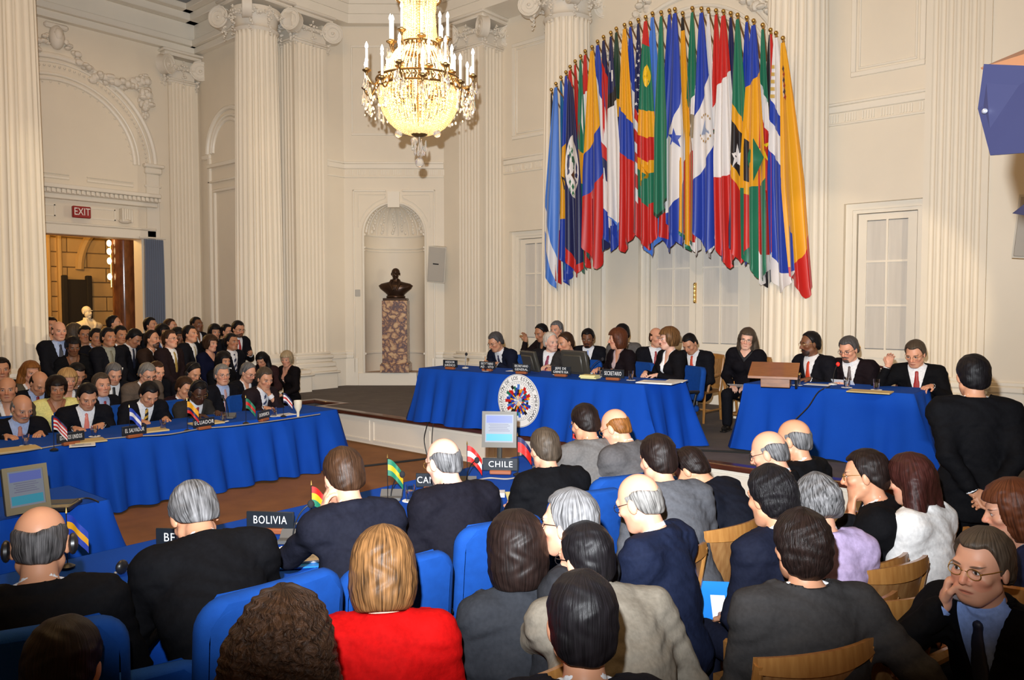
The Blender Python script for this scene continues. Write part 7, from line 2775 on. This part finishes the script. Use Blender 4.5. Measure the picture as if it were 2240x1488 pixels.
desk_flag(682, 1172, TZ + .012, [RED, YEL, GRN], 'small red, yellow and green desk flag beside the BOLIVIA plate', 1.0)
desk_flag(848, 1096, TZ + .012, [GRN, YEL, GRN], 'small green and yellow desk flag before the brown-haired man', 1.0)
desk_flag(1022, 1064, TZ + .012, [RED, WHT, RED], 'small red and white leaf desk flag left of the CHILE plate', 1.05)
desk_flag(1132, 1040, TZ + .012, [NAVY, RED, RED], 'small navy and red desk flag right of the monitor', 1.05)
desk_flag(1252, 1008, TZ + .012, [YEL, NAVY, RED], 'small yellow, blue and red desk flag above the COLOMBIA plate', 1.1)
desk_flag(148, 1242, TZ + .012, [BLU, YEL, BLU], 'small blue and yellow desk flag beside the balding man with earphone', 0.95)
desk_flag(118, 985, TZ + .012, [NAVY, RED, WHT, RED, WHT, RED, WHT], 'small striped desk flag, red and white with navy, left table', 1.1)
desk_flag(284, 958, TZ + .012, [BLU, WHT, BLU], 'small blue, white, blue desk flag on the left table', 1.05)
desk_flag(410, 943, TZ + .012, [YEL, YEL, NAVY, RED], 'small yellow, blue and red desk flag above the ECUADOR plate', 1.1)
desk_flag(538, 927, TZ + .012, [GRN, RED, GRN], 'small green desk flag with a red centre on the left table', 1.0)
desk_flag(620, 912, TZ + .012, [NAVY, WHT, RED, WHT, NAVY], 'small white, red and navy desk flag at the end of left table', 1.0)


def gooseneck(base, head, label, lit=False, box=True, rz=0.7):
    t = thing('microphone', label, 'microphone', base, 0)
    d = Vector(head) - Vector(base)
    if box:
        m_ = MB().box((-0.075, -0.06, 0), (0.075, 0.06, 0.022), .004)
        m_.add([(-0.075, 0.0, 0.022), (0.075, 0.0, 0.022), (0.075, 0.06, 0.022), (-0.075, 0.06, 0.022), (-0.075, 0.05, 0.06), (0.075, 0.05, 0.06)], [(0, 1, 5, 4), (4, 5, 2, 3), (0, 4, 3), (1, 2, 5)])
        m_.xf(Matrix.Rotation(rz, 4, 'Z'))
        m_.build('console', mat('console_grey', (0.10, 0.10, 0.10), 0.5), t)
    else:
        MB().lathe([(0.045, 0), (0.045, 0.015), (0.015, 0.022)], (0, 0, 0), 16).build('foot', mat('console_pale', (0.55, 0.54, 0.52), 0.5), t)
    pts = [Vector((0, 0, 0.01)), Vector((d.x * 0.05, d.y * 0.05, d.z * 0.45)), Vector((d.x * 0.35, d.y * 0.35, d.z * 0.85)), Vector((d.x * 0.9, d.y * 0.9, d.z * 0.98))]
    pp = []
    for k in range(13):
        u = k / 12
        a, b, c, e = pts
        pp.append(a * (1 - u) ** 3 + b * 3 * u * (1 - u) ** 2 + c * 3 * u * u * (1 - u) + e * u ** 3)
    MB().tube(pp, 0.0045, 6).build('gooseneck', BLACK, t)
    m_ = MB().sphere(d, (0.020, 0.020, 0.024), 12, 8)
    m_.build('windscreen', mat('foam_black', (0.015, 0.015, 0.018), 0.9) if not lit else mat('red_ring', (0.5, 0.01, 0.01), 0.4, emit=(1, 0.02, 0.01), estr=1.4), t)
    return t


def mic(pb, ph, z, label, dz=None, **k):
    b = at(*pb, z=z)
    # the head stands over a point pulled towards its speaker; height from the picture
    h = at(*ph, x=b.x + (dz or 0.0))
    return gooseneck(b, h, label, **k)


mic((640, 1185), (680, 1103), TZ + .012, 'gooseneck microphone on grey console behind the BOLIVIA plate', 0.06)
mic((855, 1092), (880, 1038), TZ + .012, 'black gooseneck microphone before the green desk flag', 0.1)
mic((1020, 1062), (1043, 1007), TZ + .012, 'black gooseneck microphone left of the CHILE plate', 0.1)
mic((1018, 806), (1020, 775), DTZ + .012, 'upright gooseneck microphone at the left end of the head table', 0.0, box=False)
mic((1290, 818), (1318, 786), DTZ + .012, 'gooseneck microphone beside the woman with auburn hair', 0.0, box=False)
mic((1822, 842), (1833, 797), DTZ + .012, 'microphone with a red lit ring on the right hand table', 0.0, lit=True, box=False)
mic((500, 915), (487, 868), TZ + .012, 'gooseneck microphone in front of the silver-haired man', 0.0)
mic((352, 1010), (330, 985), TZ + .012, 'low black microphone on the left table edge', 0.0) if False else None


GLS = MB().lathe([(0.0, 0.004), (0.026, 0.004), (0.031, 0.11), (0.033, 0.11), (0.029, 0.0), (0.0, 0.0)], (0, 0, 0), 16, cap=False).mesh('tumbler')
GLS.materials.append(GLASS)
sm(GLS, 50)
WTR = MB().lathe([(0.0, 0.006), (0.0255, 0.006), (0.029, 0.07), (0.0, 0.07)], (0, 0, 0), 16, cap=False).mesh('water')
WTR.materials.append(mat('water', (0.9, 0.95, 1.0), 0.0, trans=1.0))
NAP = MB().lathe([(0.0, 0.0), (0.055, 0.0), (0.055, 0.003), (0, 0.003)], (0, 0, 0), 20, cap=False).mesh('paper_coaster')
NAP.materials.append(WHITE)


def glass(px, py, z, label):
    p = at(px, py, z=z)
    t = thing('water_glass', label, 'glass', p, 0, 'water glasses on the tables')
    for nm, me, dz in (('coaster', NAP, 0.0), ('tumbler', GLS, 0.003), ('water', WTR, 0.003)):
        o = bpy.data.objects.new(nm, me)
        o.location.z = dz
        o.parent = t
        COL.objects.link(o)
    return t


for px, py, z, lab in ((57, 975, TZ, 'water glass in front of the bald old man'), (207, 955, TZ, 'water glass before the salmon pink tie'), (357, 940, TZ, 'water glass right of the gold striped tie'),
                       (490, 922, TZ, 'water glass before the man with earphones'), (600, 911, TZ, 'water glass before the man holding his mouth'), (1064, 812, DTZ, 'water glass beside the writing man on the dais'),
                       (1218, 820, DTZ, 'water glass behind the JEFE plate'), (1314, 824, DTZ, 'water glass left of the SECRETARIO plate'), (1380, 832, DTZ, 'water glass right of the SECRETARIO plate'),
                       (1744, 843, DTZ, 'water glass beside the wooden reading stand'), (1852, 848, DTZ, 'water glass below the red lit microphone'), (1917, 853, DTZ, 'water glass at the right end of the right table'),
                       (1172, 1040, TZ, 'water glass right of the CHILE plate'), (897, 1096, TZ, 'water glass by the hand with the pencil')):
    glass(px, py, z + .012, lab)


def sheet(px, py, z, w, d, rz, label, m=WHITE, th=0.003, name='paper', cat='paper', n=1, lines=True):
    p = at(px, py, z=z)
    t = thing(name, label, cat, p, rz)
    g_ = random.Random(int(px))
    for i in range(n):
        mb_ = MB().box((-w / 2, -d / 2, 0), (w / 2, d / 2, th))
        mb_.xf(Matrix.Translation((g_.uniform(-.01, .01), g_.uniform(-.01, .01), i * (th + 0.0006))) @ Matrix.Rotation(g_.uniform(-.08, .08) if i else 0, 4, 'Z'))
        mb_.build('leaf' if n > 1 else 'sheet', m, t, smooth=False)
    if lines and m is WHITE:
        mb_ = MB()
        zt = n * (th + 0.0006) + 0.0002
        for k in range(11):
            mb_.box((-w * 0.38, d * 0.38 - k * d * 0.07, zt), (w * (0.38 if k % 4 else 0.1), d * 0.38 - k * d * 0.07 + 0.004, zt + 0.0003))
        mb_.build('print', mat('print_grey', (0.35, 0.35, 0.36), 0.8), t, smooth=False)['kind'] = 'stuff'
    return t


CYAN = mat('cyan_folder', (0.015, 0.22, 0.72), 0.35)
MANILA = mat('manila_folder', (0.58, 0.44, 0.20), 0.7)
YELP = mat('yellow_pad', (0.72, 0.66, 0.30), 0.7)
Tn, Td = TZ + .013, DTZ + .013
sheet(660, 1222, Tn, 0.25, 0.33, 0.9, 'bright blue folder under white papers near the BOLIVIA plate', CYAN, 0.008, 'folder', 'folder')
sheet(655, 1214, Tn + 0.010, 0.21, 0.28, 0.95, 'white printed papers on the blue folder near BOLIVIA', n=3)
sheet(905, 1168, Tn, 0.22, 0.30, 0.9, 'notepad with white papers beside the white-bearded man', YELP, 0.010, 'notepad', 'notepad')
sheet(897, 1160, Tn + 0.012, 0.20, 0.27, 1.0, 'loose white sheets on the notepad of white-bearded man', n=2)
sheet(1140, 1090, Tn, 0.22, 0.30, 0.8, 'yellow writing pad before the man behind the CHILE plate', YELP, 0.010, 'notepad', 'notepad')
sheet(312, 1296, Tn, 0.30, 0.24, 0.5, 'bright blue folder lying under the bowed man\'s elbow', CYAN, 0.008, 'folder', 'folder')
sheet(1250, 1018, Tn, 0.20, 0.28, 0.9, 'white papers beside the COLOMBIA plate', n=2)
sheet(40, 984, Tn, 0.34, 0.24, 1.5, 'manila folder in front of the bald old man', MANILA, 0.012, 'folder', 'folder')
sheet(190, 966, Tn, 0.34, 0.24, 1.4, 'manila folder in front of the salmon pink tie', MANILA, 0.012, 'folder', 'folder')
sheet(178, 975, Tn, 0.22, 0.16, 1.2, 'white sheets beside the salmon pink tie man', n=2)
sheet(322, 944, Tn, 0.36, 0.26, 1.5, 'manila folder in front of the gold striped tie', MANILA, 0.016, 'folder', 'folder')
sheet(452, 927, Tn, 0.34, 0.22, 1.5, 'tan folder with dark edge behind the ECUADOR plate', MANILA, 0.016, 'folder', 'folder')
sheet(622, 908, Tn, 0.24, 0.18, 1.5, 'white sheet in front of the man holding his mouth', n=2)
sheet(1440, 838, Td, 0.42, 0.30, 0.15, 'white folder with papers at the right corner of head table', n=4)
sheet(1478, 834, Td, 0.22, 0.30, 0.3, 'open white sheets by the woman with wide collar', n=2)
sheet(1290, 828, Td, 0.20, 0.15, 0.2, 'small stack of cream booklets left of the SECRETARIO plate', YELP, 0.014, 'booklet_stack', 'booklets', n=3)
sheet(1130, 812, Td, 0.24, 0.18, 0.2, 'white papers before the whispering pair')
sheet(1905, 858, Td, 0.40, 0.26, 0.1, 'tan folder at the right end of the right hand table', MANILA, 0.010, 'folder', 'folder')
sheet(1790, 842, Td, 0.26, 0.18, 0.1, 'white paper beside the wooden reading stand')
sheet(1085, 1085, Tn, 0.12, 0.10, 0.7, 'small white connector box under the CHILE plate', mat('connector_white', (0.6, 0.6, 0.6), 0.5), 0.03, 'connector_box', 'device')


# monitors
def monitor(loc, rz, tilt, w, h, label, face, back, scr=True, keys=False, glow=0.8):
    t = thing('monitor', label, 'monitor', loc, rz)
    R_ = Matrix.Translation((0, 0, 0.13 if not keys else 0.02)) @ Matrix.Rotation(tilt, 4, 'X')
    m_ = MB().box((-w / 2, -0.018, 0), (w / 2, 0.018, h), .008).box((-w * .36, 0.018, h * .1), (w * .36, 0.045, h * .85), .012)
    m_.xf(R_)
    m_.build('case', back, t)
    m_ = MB()
    b = 0.028
    m_.box((-w / 2, -0.024, 0), (w / 2, -0.0185, b * 1.6)).box((-w / 2, -0.024, h - b), (w / 2, -0.0185, h)).box((-w / 2, -0.024, b * 1.6), (-w / 2 + b, -0.0185, h - b)).box((w / 2 - b, -0.024, b * 1.6), (w / 2, -0.0185, h - b))
    m_.xf(R_)
    m_.build('bezel', face, t, smooth=False)
    if scr:
        def pan(name, x0, x1, z0, z1, c, e, yy=-0.0188):
            q = MB().box((x0, yy, z0), (x1, yy + 0.0004, z1))
            q.xf(R_)
            q.build(name, mat('screen_%02d%02d%02d_%d' % (*(int(v * 99) for v in c), int(e * 100)), tuple(v * 0.06 for v in c), 0.35, emit=c, estr=e, spec=0.2), t, smooth=False)
        l, r, z0, z1 = -w / 2 + b, w / 2 - b, b * 1.6, h - b
        pan('screen', l, r, z0, z1, (0.42, 0.46, 0.55), glow)
        pan('screen_title', l + .01, r - .01, z1 - (z1 - z0) * .30, z1 - .01, (0.24, 0.30, 0.85), glow, -0.0194)
        pan('screen_panel', l + .01, r - .01, z0 + .012, z0 + (z1 - z0) * .30, (0.10, 0.55, 0.75), glow, -0.0194)
        q = MB()
        for k in range(5):
            zz = z0 + (z1 - z0) * (0.40 + 0.06 * k)
            q.box((l + .03 + .01 * (k % 2), -0.0196, zz), (r - .03 - .012 * (k % 3), -0.0193, zz + 0.005))
        q.xf(R_)
        q.build('screen_text', mat('screen_ink', (0.1, 0.1, 0.16), 0.5), t, smooth=False)['kind'] = 'stuff'
    if not keys:
        MB().tube([(0, 0.02, 0.01), (0, 0.04, 0.10), (0, 0.03, 0.20)], 0.022, 8).build('neck', back, t)
        MB().lathe([(0.12, 0), (0.12, 0.01), (0.03, 0.022)], (0, 0.02, 0), 20).build('foot', back, t)
    return t


DKG = mat('monitor_dark', (0.05, 0.045, 0.035), 0.45)
BEI = mat('monitor_beige', (0.17, 0.14, 0.08), 0.55)
p = at(1092, 1012, z=Tn)
monitor(p, 0.62, -0.16, 0.30, 0.31, 'flat monitor with a blue and white slide behind the CHILE plate', mat('monitor_bronze', (0.075, 0.058, 0.036), 0.45), DKG, glow=1.0)
p = at(62, 1128, z=Tn)
monitor(p, 1.62, -0.22, 0.26, 0.30, 'beige framed monitor with blue and green slide on the small left table', BEI, DKG, keys=True, glow=0.30)
p = at(1165, 815, z=Td)
monitor(p, ay_ + 2.75, -0.30, 0.38, 0.27, 'dark monitor seen from behind, left one on the head table', DKG, DKG, keys=True, scr=False)
p = at(1262, 822, z=Td)
monitor(p, ay_ + 2.95, -0.22, 0.44, 0.30, 'dark monitor seen from behind, right one on the head table', DKG, DKG, keys=True, scr=False)
p = at(110, 1112, z=Tn)
t = thing('keyboard_base', 'black notebook base with cables behind the beige framed monitor', 'computer', p, 0.9)
MB().box((-0.16, -0.12, 0), (0.16, 0.12, 0.03), .006).build('body', BLACK, t)
MB().box((-0.14, -0.02, 0.03), (0.14, 0.10, 0.034)).build('keys', mat('key_grey', (0.06, 0.06, 0.06), 0.6), t)

# wooden reading stand on the right hand table
p = at(1697, 846, z=Td)
t = thing('reading_stand', 'brown wooden reading stand with sloping top on the right hand table', 'lectern', p, 0.30)
RW = mat('stand_wood', (0.30, 0.115, 0.040), 0.35, noise=0.2, nscale=9, stretch=(1, 6, 6), coat=0.2)
MB().box((-0.15, -0.10, 0), (0.15, 0.14, 0.105), .006).build('box', RW, t)
m_ = MB().add([(-0.27, -0.20, 0.10), (0.23, -0.20, 0.10), (0.23, 0.20, 0.225), (-0.27, 0.20, 0.225), (-0.27, -0.20, 0.125), (0.23, -0.20, 0.125), (0.23, 0.20, 0.25), (-0.27, 0.20, 0.25)],
              [(0, 3, 2, 1), (4, 5, 6, 7), (0, 1, 5, 4), (1, 2, 6, 5), (2, 3, 7, 6), (3, 0, 4, 7)])
m_.build('sloping_top', RW, t, smooth=False)
m_ = MB().add([(0.22, -0.17, 0.11), (0.22, 0.19, 0.23), (0.22, 0.19, 0.0), (0.22, -0.12, 0.0), (0.20, -0.17, 0.11), (0.20, 0.19, 0.23), (0.20, 0.19, 0.0), (0.20, -0.12, 0.0)], [(0, 1, 2, 3), (7, 6, 5, 4), (0, 4, 5, 1), (1, 5, 6, 2), (2, 6, 7, 3), (3, 7, 4, 0)])
m_.build('side_cheek', BLACK, t, smooth=False)
MB().sphere((0.235, 0.04, 0.14), 0.018, 10, 7).build('lamp_knob', GOLD, t)

# headset on the near table
p = at(300, 1258, z=Tn)
t = thing('headphones', 'black headphones lying on the near table left of the bowed man', 'headphones', p, 0.4)
MB().tube([(0.085 * math.cos(a), 0.10 * math.sin(a), 0.03) for a in [PI * k / 12 for k in range(13)]], 0.008, 6).build('headband', BLACK, t)
for sx in (-1, 1):
    MB().sphere((sx * 0.085, -0.01, 0.035), (0.022, 0.036, 0.036), 12, 8).build('earcup', BLACK, t)


# cables
def cable(name, pts, r, m, label):
    t = MB().tube(pts, r, 6).build(name, m, None)
    return tag(t, label, 'cable')


GC = mat('grey_cable', (0.32, 0.29, 0.25), 0.6)
BC = mat('black_cable', (0.012, 0.012, 0.012), 0.5)


def smooth_path(p, n=6):
    out = []
    p = [Vector(q) for q in p]
    for i in range(len(p) - 1):
        a, b, c, d = p[max(0, i - 1)], p[i], p[i + 1], p[min(len(p) - 1, i + 2)]
        for k in range(n):
            t_ = k / n
            out.append(0.5 * ((2 * b) + (c - a) * t_ + (2 * a - 5 * b + 4 * c - d) * t_ * t_ + (3 * b - a - 3 * c + d) * t_ ** 3))
    out.append(p[-1])
    return out


cable('cable', smooth_path([at(px, py, z=Tn + .006) for px, py in ((0, 994), (60, 986), (130, 974), (210, 963), (290, 955), (370, 950), (440, 938), (510, 932), (590, 922), (660, 912), (700, 906))]), 0.006, GC, 'grey cable running along the edge of the left table')
cable('cable', smooth_path([at(px, py, z=Tn + .006) for px, py in ((250, 1254), (330, 1235), (420, 1215), (480, 1195), (560, 1172), (640, 1148), (720, 1128))]), 0.006, GC, 'grey cable lying on the near table past BOLIVIA')
cable('cable', smooth_path([at(px, py, z=Tn + .006) for px, py in ((1040, 1052), (1070, 1046), (1110, 1048), (1150, 1040), (1190, 1030))]), 0.006, GC, 'grey cable curled around the CHILE plate')
cable('cable', smooth_path([at(px, py, z=0.01) for px, py in ((780, 1022), (850, 1014), (940, 1003), (1040, 990))]), 0.016, BC, 'black cable crossing the brown floor')
cable('cable', [Vector(v) for v in smooth_path([at(938, 918, y=7.31), at(928, 960, y=7.31), at(935, 1000, y=7.31)])], 0.008, BC, 'dark cable hanging over the dais edge, left strand')
cable('cable', [Vector(v) for v in smooth_path([at(948, 920, y=7.31), at(945, 960, y=7.31), at(944, 1002, y=7.31)])], 0.006, BC, 'dark cable hanging over the dais edge, right strand')
cable('cable', smooth_path([at(px, py, z=DZ + .012) for px, py in ((1475, 983), (1550, 986), (1640, 990))]), 0.012, BC, 'black cable on the grey carpet between the two dais tables')
cable('cable', smooth_path([at(1815, 846, z=Td + .004), at(1790, 858, y=8.27), at(1768, 890, y=8.18), at(1740, 918, y=8.10)]), 0.007, BC, 'dark cable drooping over the front of the right table')
q = MN @ Vector((U0 + 0.46, 0.06, 0.745))
cable('cable', smooth_path([q, q + Vector((0.03, -0.03, -0.1)), q + Vector((0.0, 0.0, -0.26))]), 0.006, BC, 'short dark cable hanging from the niche sill')
q0 = at(100, 1110, z=Tn + .03)
cable('cable', smooth_path([at(px, py, z=Tn + .008) for px, py in ((118, 1108), (150, 1096), (190, 1090), (215, 1098))]), 0.006, BC, 'black cable looping over the small left table')

p = at(652, 912, z=Tn)
t = thing('white_beaker', 'white conical beaker standing at the end of the left table', 'cup', p)
MB().lathe([(0.015, 0), (0.018, 0.06), (0.045, 0.12), (0.05, 0.20), (0.046, 0.20), (0.04, 0.12), (0.0, 0.07)], (0, 0, 0), 18, cap=False).build('cup', mat('ivory_plastic', (0.75, 0.68, 0.52), 0.5), t)


# ================================================================ THINGS IN HANDS
def in_hand(inf, side, off):
    S_, E, W, fdv, palm = inf['arms'][side]
    c = W + nrm(fdv) * off[0] + nrm(palm) * off[1]
    return world_of(inf, c)


def pen(inf, side, label, m, tilt=(0.25, 0.2, 1)):
    c = in_hand(inf, side, (0.09, 0.02))
    d = Matrix.Rotation(inf['rz'], 3, 'Z') @ Vector(tilt).normalized()
    t = thing('pencil', label, 'pencil', c)
    MB().tube([d * -0.05, d * 0.11], 0.005, 6).build('barrel', m, t)
    MB().tube([d * -0.075, d * -0.05], [0.001, 0.005], 6).build('point', BLACK, t)


PW = mat('pencil_yellow', (0.65, 0.25, 0.03), 0.5)
pen(p_can, -1, 'orange pencil in the hand of the white-bearded man', PW, (0.9, 0.1, 0.35))
pen(p_d1, 1, 'pencil held by the writing man on the dais', PW, (0.1, 0.1, 1))
pen(p_pen, -1, 'slim pen in the lifted hand of balding man', BLACK, (-0.3, 0.3, 1))
pen(p_long, 1, 'pencil held by the long-haired woman in black', PW, (0.1, -.1, 1))


def held_paper(inf, side, w, d, label, tilt=-0.5, up=0.03, m=WHITE, fwd=0.16):
    c = in_hand(inf, side, (0.10, 0.0)) + Vector((0, 0, up))
    t = thing('paper', label, 'paper', c, inf['rz'])
    mb_ = MB().box((-w / 2, -d / 2, 0), (w / 2, d / 2, 0.002))
    mb_.xf(Matrix.Rotation(tilt, 4, 'X'))
    mb_.build('sheet', m, t, smooth=False)
    mb_ = MB()
    for k in range(9):
        mb_.box((-w * .36, d * .36 - k * d * .085, 0.0022), (w * (.36 if k % 3 else .05), d * .36 - k * d * .085 + 0.005, 0.0026))
    mb_.xf(Matrix.Rotation(tilt, 4, 'X'))
    mb_.build('print', mat('print_grey', (0.35, 0.35, 0.36), 0.8), t, smooth=False)['kind'] = 'stuff'
    return t


held_paper(p_read, -1, 0.24, 0.14, 'white paper held by the man reading at the microphone', 0.7)
held_paper(p_long, -1, 0.30, 0.24, 'white papers on the lap of the long-haired woman', 0.25)
held_paper(p_pen, -1, 0.22, 0.28, 'cream notes under the lifted pen', 0.1, -0.06, YELP)
held_paper(p_phone, -1, 0.24, 0.32, 'white printed sheet on the knee of the man with the phone', 0.15, 0.05)
c = in_hand(p_phone, 1, (0.07, 0.035))
t = thing('mobile_phone', 'small silver mobile phone held to the cheek', 'phone', c, p_phone['rz'])
m_ = MB().box((-0.022, -0.009, -0.05), (0.022, 0.009, 0.05), .006)
m_.build('body', mat('phone_silver', (0.35, 0.36, 0.40), 0.3, metal=0.5), t)
MB().tube([(0.014, 0, 0.05), (0.014, 0, 0.075)], 0.004, 6).build('aerial', BLACK, t)
p = at(1556, 1328, z=0.62)
t = thing('folder', 'bright blue folder with white label beside the broad grey suit man', 'folder', p, 0.6)
m_ = MB().box((-0.11, -0.008, -0.14), (0.11, 0.008, 0.14), .003)
m_.xf(Matrix.Rotation(-0.9, 4, 'X'))
m_.build('cover', CYAN, t)
m_ = MB().box((0.0, -0.0095, -0.08), (0.07, -0.008, 0.06))
m_.xf(Matrix.Rotation(-0.9, 4, 'X'))
m_.build('label_card', WHITE, t)
# hair clip of the woman in the lavender cardigan is part of her; see below

# ================================================================ STUDIO LAMP AT THE RIGHT EDGE
q = np.array([0, 0, CAMZ]) + (_fw * FPX + _rt * (2330 - 1120) - _up * (225 - 744)) / FPX * 2.15
t = thing('studio_lamp', 'blue metal shutters of a studio lamp at the right edge', 'lamp', Vector(q), YAW)
BM = mat('shutter_blue', (0.007, 0.008, 0.027), 0.5, metal=0.0)
MB().lathe([(0.10, -0.10), (0.12, -0.08), (0.12, 0.06), (0.13, 0.08)], (0, 0, 0), 20).xf(Matrix.Rotation(-PI / 2, 4, 'X')).build('housing', BLACK, t)
MB().lathe([(0.0, 0.07), (0.11, 0.075), (0.0, 0.08)], (0, 0, 0), 20).xf(Matrix.Rotation(-PI / 2, 4, 'X')).build('lens', mat('lamp_lens', (1, .8, .6), 0.3, emit=(1, 0.62, 0.35), estr=6), t)


def pxl(px, py, d):
    w_ = Vector(np.array([0, 0, CAMZ]) + (_fw * FPX + _rt * (px - 1120) - _up * (py - 744)) / FPX * d) - Vector(q)
    return Matrix.Rotation(-YAW, 3, 'Z') @ w_


def leaf(pts, name='shutter', m=BM, th=0.006):
    a = [pxl(*p_) for p_ in pts]
    n_ = (a[1] - a[0]).cross(a[2] - a[0]).normalized() * th
    k = len(a)
    b = [p_ + n_ for p_ in a]
    mb_ = MB().add(a + b, [tuple(range(k)), tuple(range(2 * k - 1, k - 1, -1))] + [(i, k + i, k + (i + 1) % k, (i + 1) % k) for i in range(k)])
    return mb_.build(name, m, t, smooth=False)


leaf([(2152, 140, 2.22), (2300, 146, 2.05), (2300, 330, 2.05), (2166, 340, 2.22), (2139, 238, 2.26)])
leaf([(2145, 148, 2.30), (2250, 104, 2.20), (2330, 90, 2.05), (2330, 150, 2.0)], 'shutter', mat('shutter_lamplit', (0.16, 0.07, 0.035), 0.4, metal=0.2))  # orange lamp light on this leaf is put into its colour
leaf([(2214, 467, 2.25), (2300, 400, 2.05), (2300, 480, 2.05)])
MB().sphere(pxl(2154, 243, 2.225), 0.008, 10, 7).build('rivet', mat('rivet_steel', (0.6, 0.62, 0.7), 0.25, metal=0.9), t)
MB().tube([(0, 0, -0.1), (0, 0, -float(q[2]) + 0.35)], 0.016, 8).build('stand_pole', BLACK, t)
for k in range(3):
    a = 2 * PI * k / 3 + 0.4
    MB().tube([(0, 0, -float(q[2]) + 0.45), (0.45 * math.cos(a), 0.45 * math.sin(a), -float(q[2]) + 0.01)], 0.011, 6).build('leg', BLACK, t)
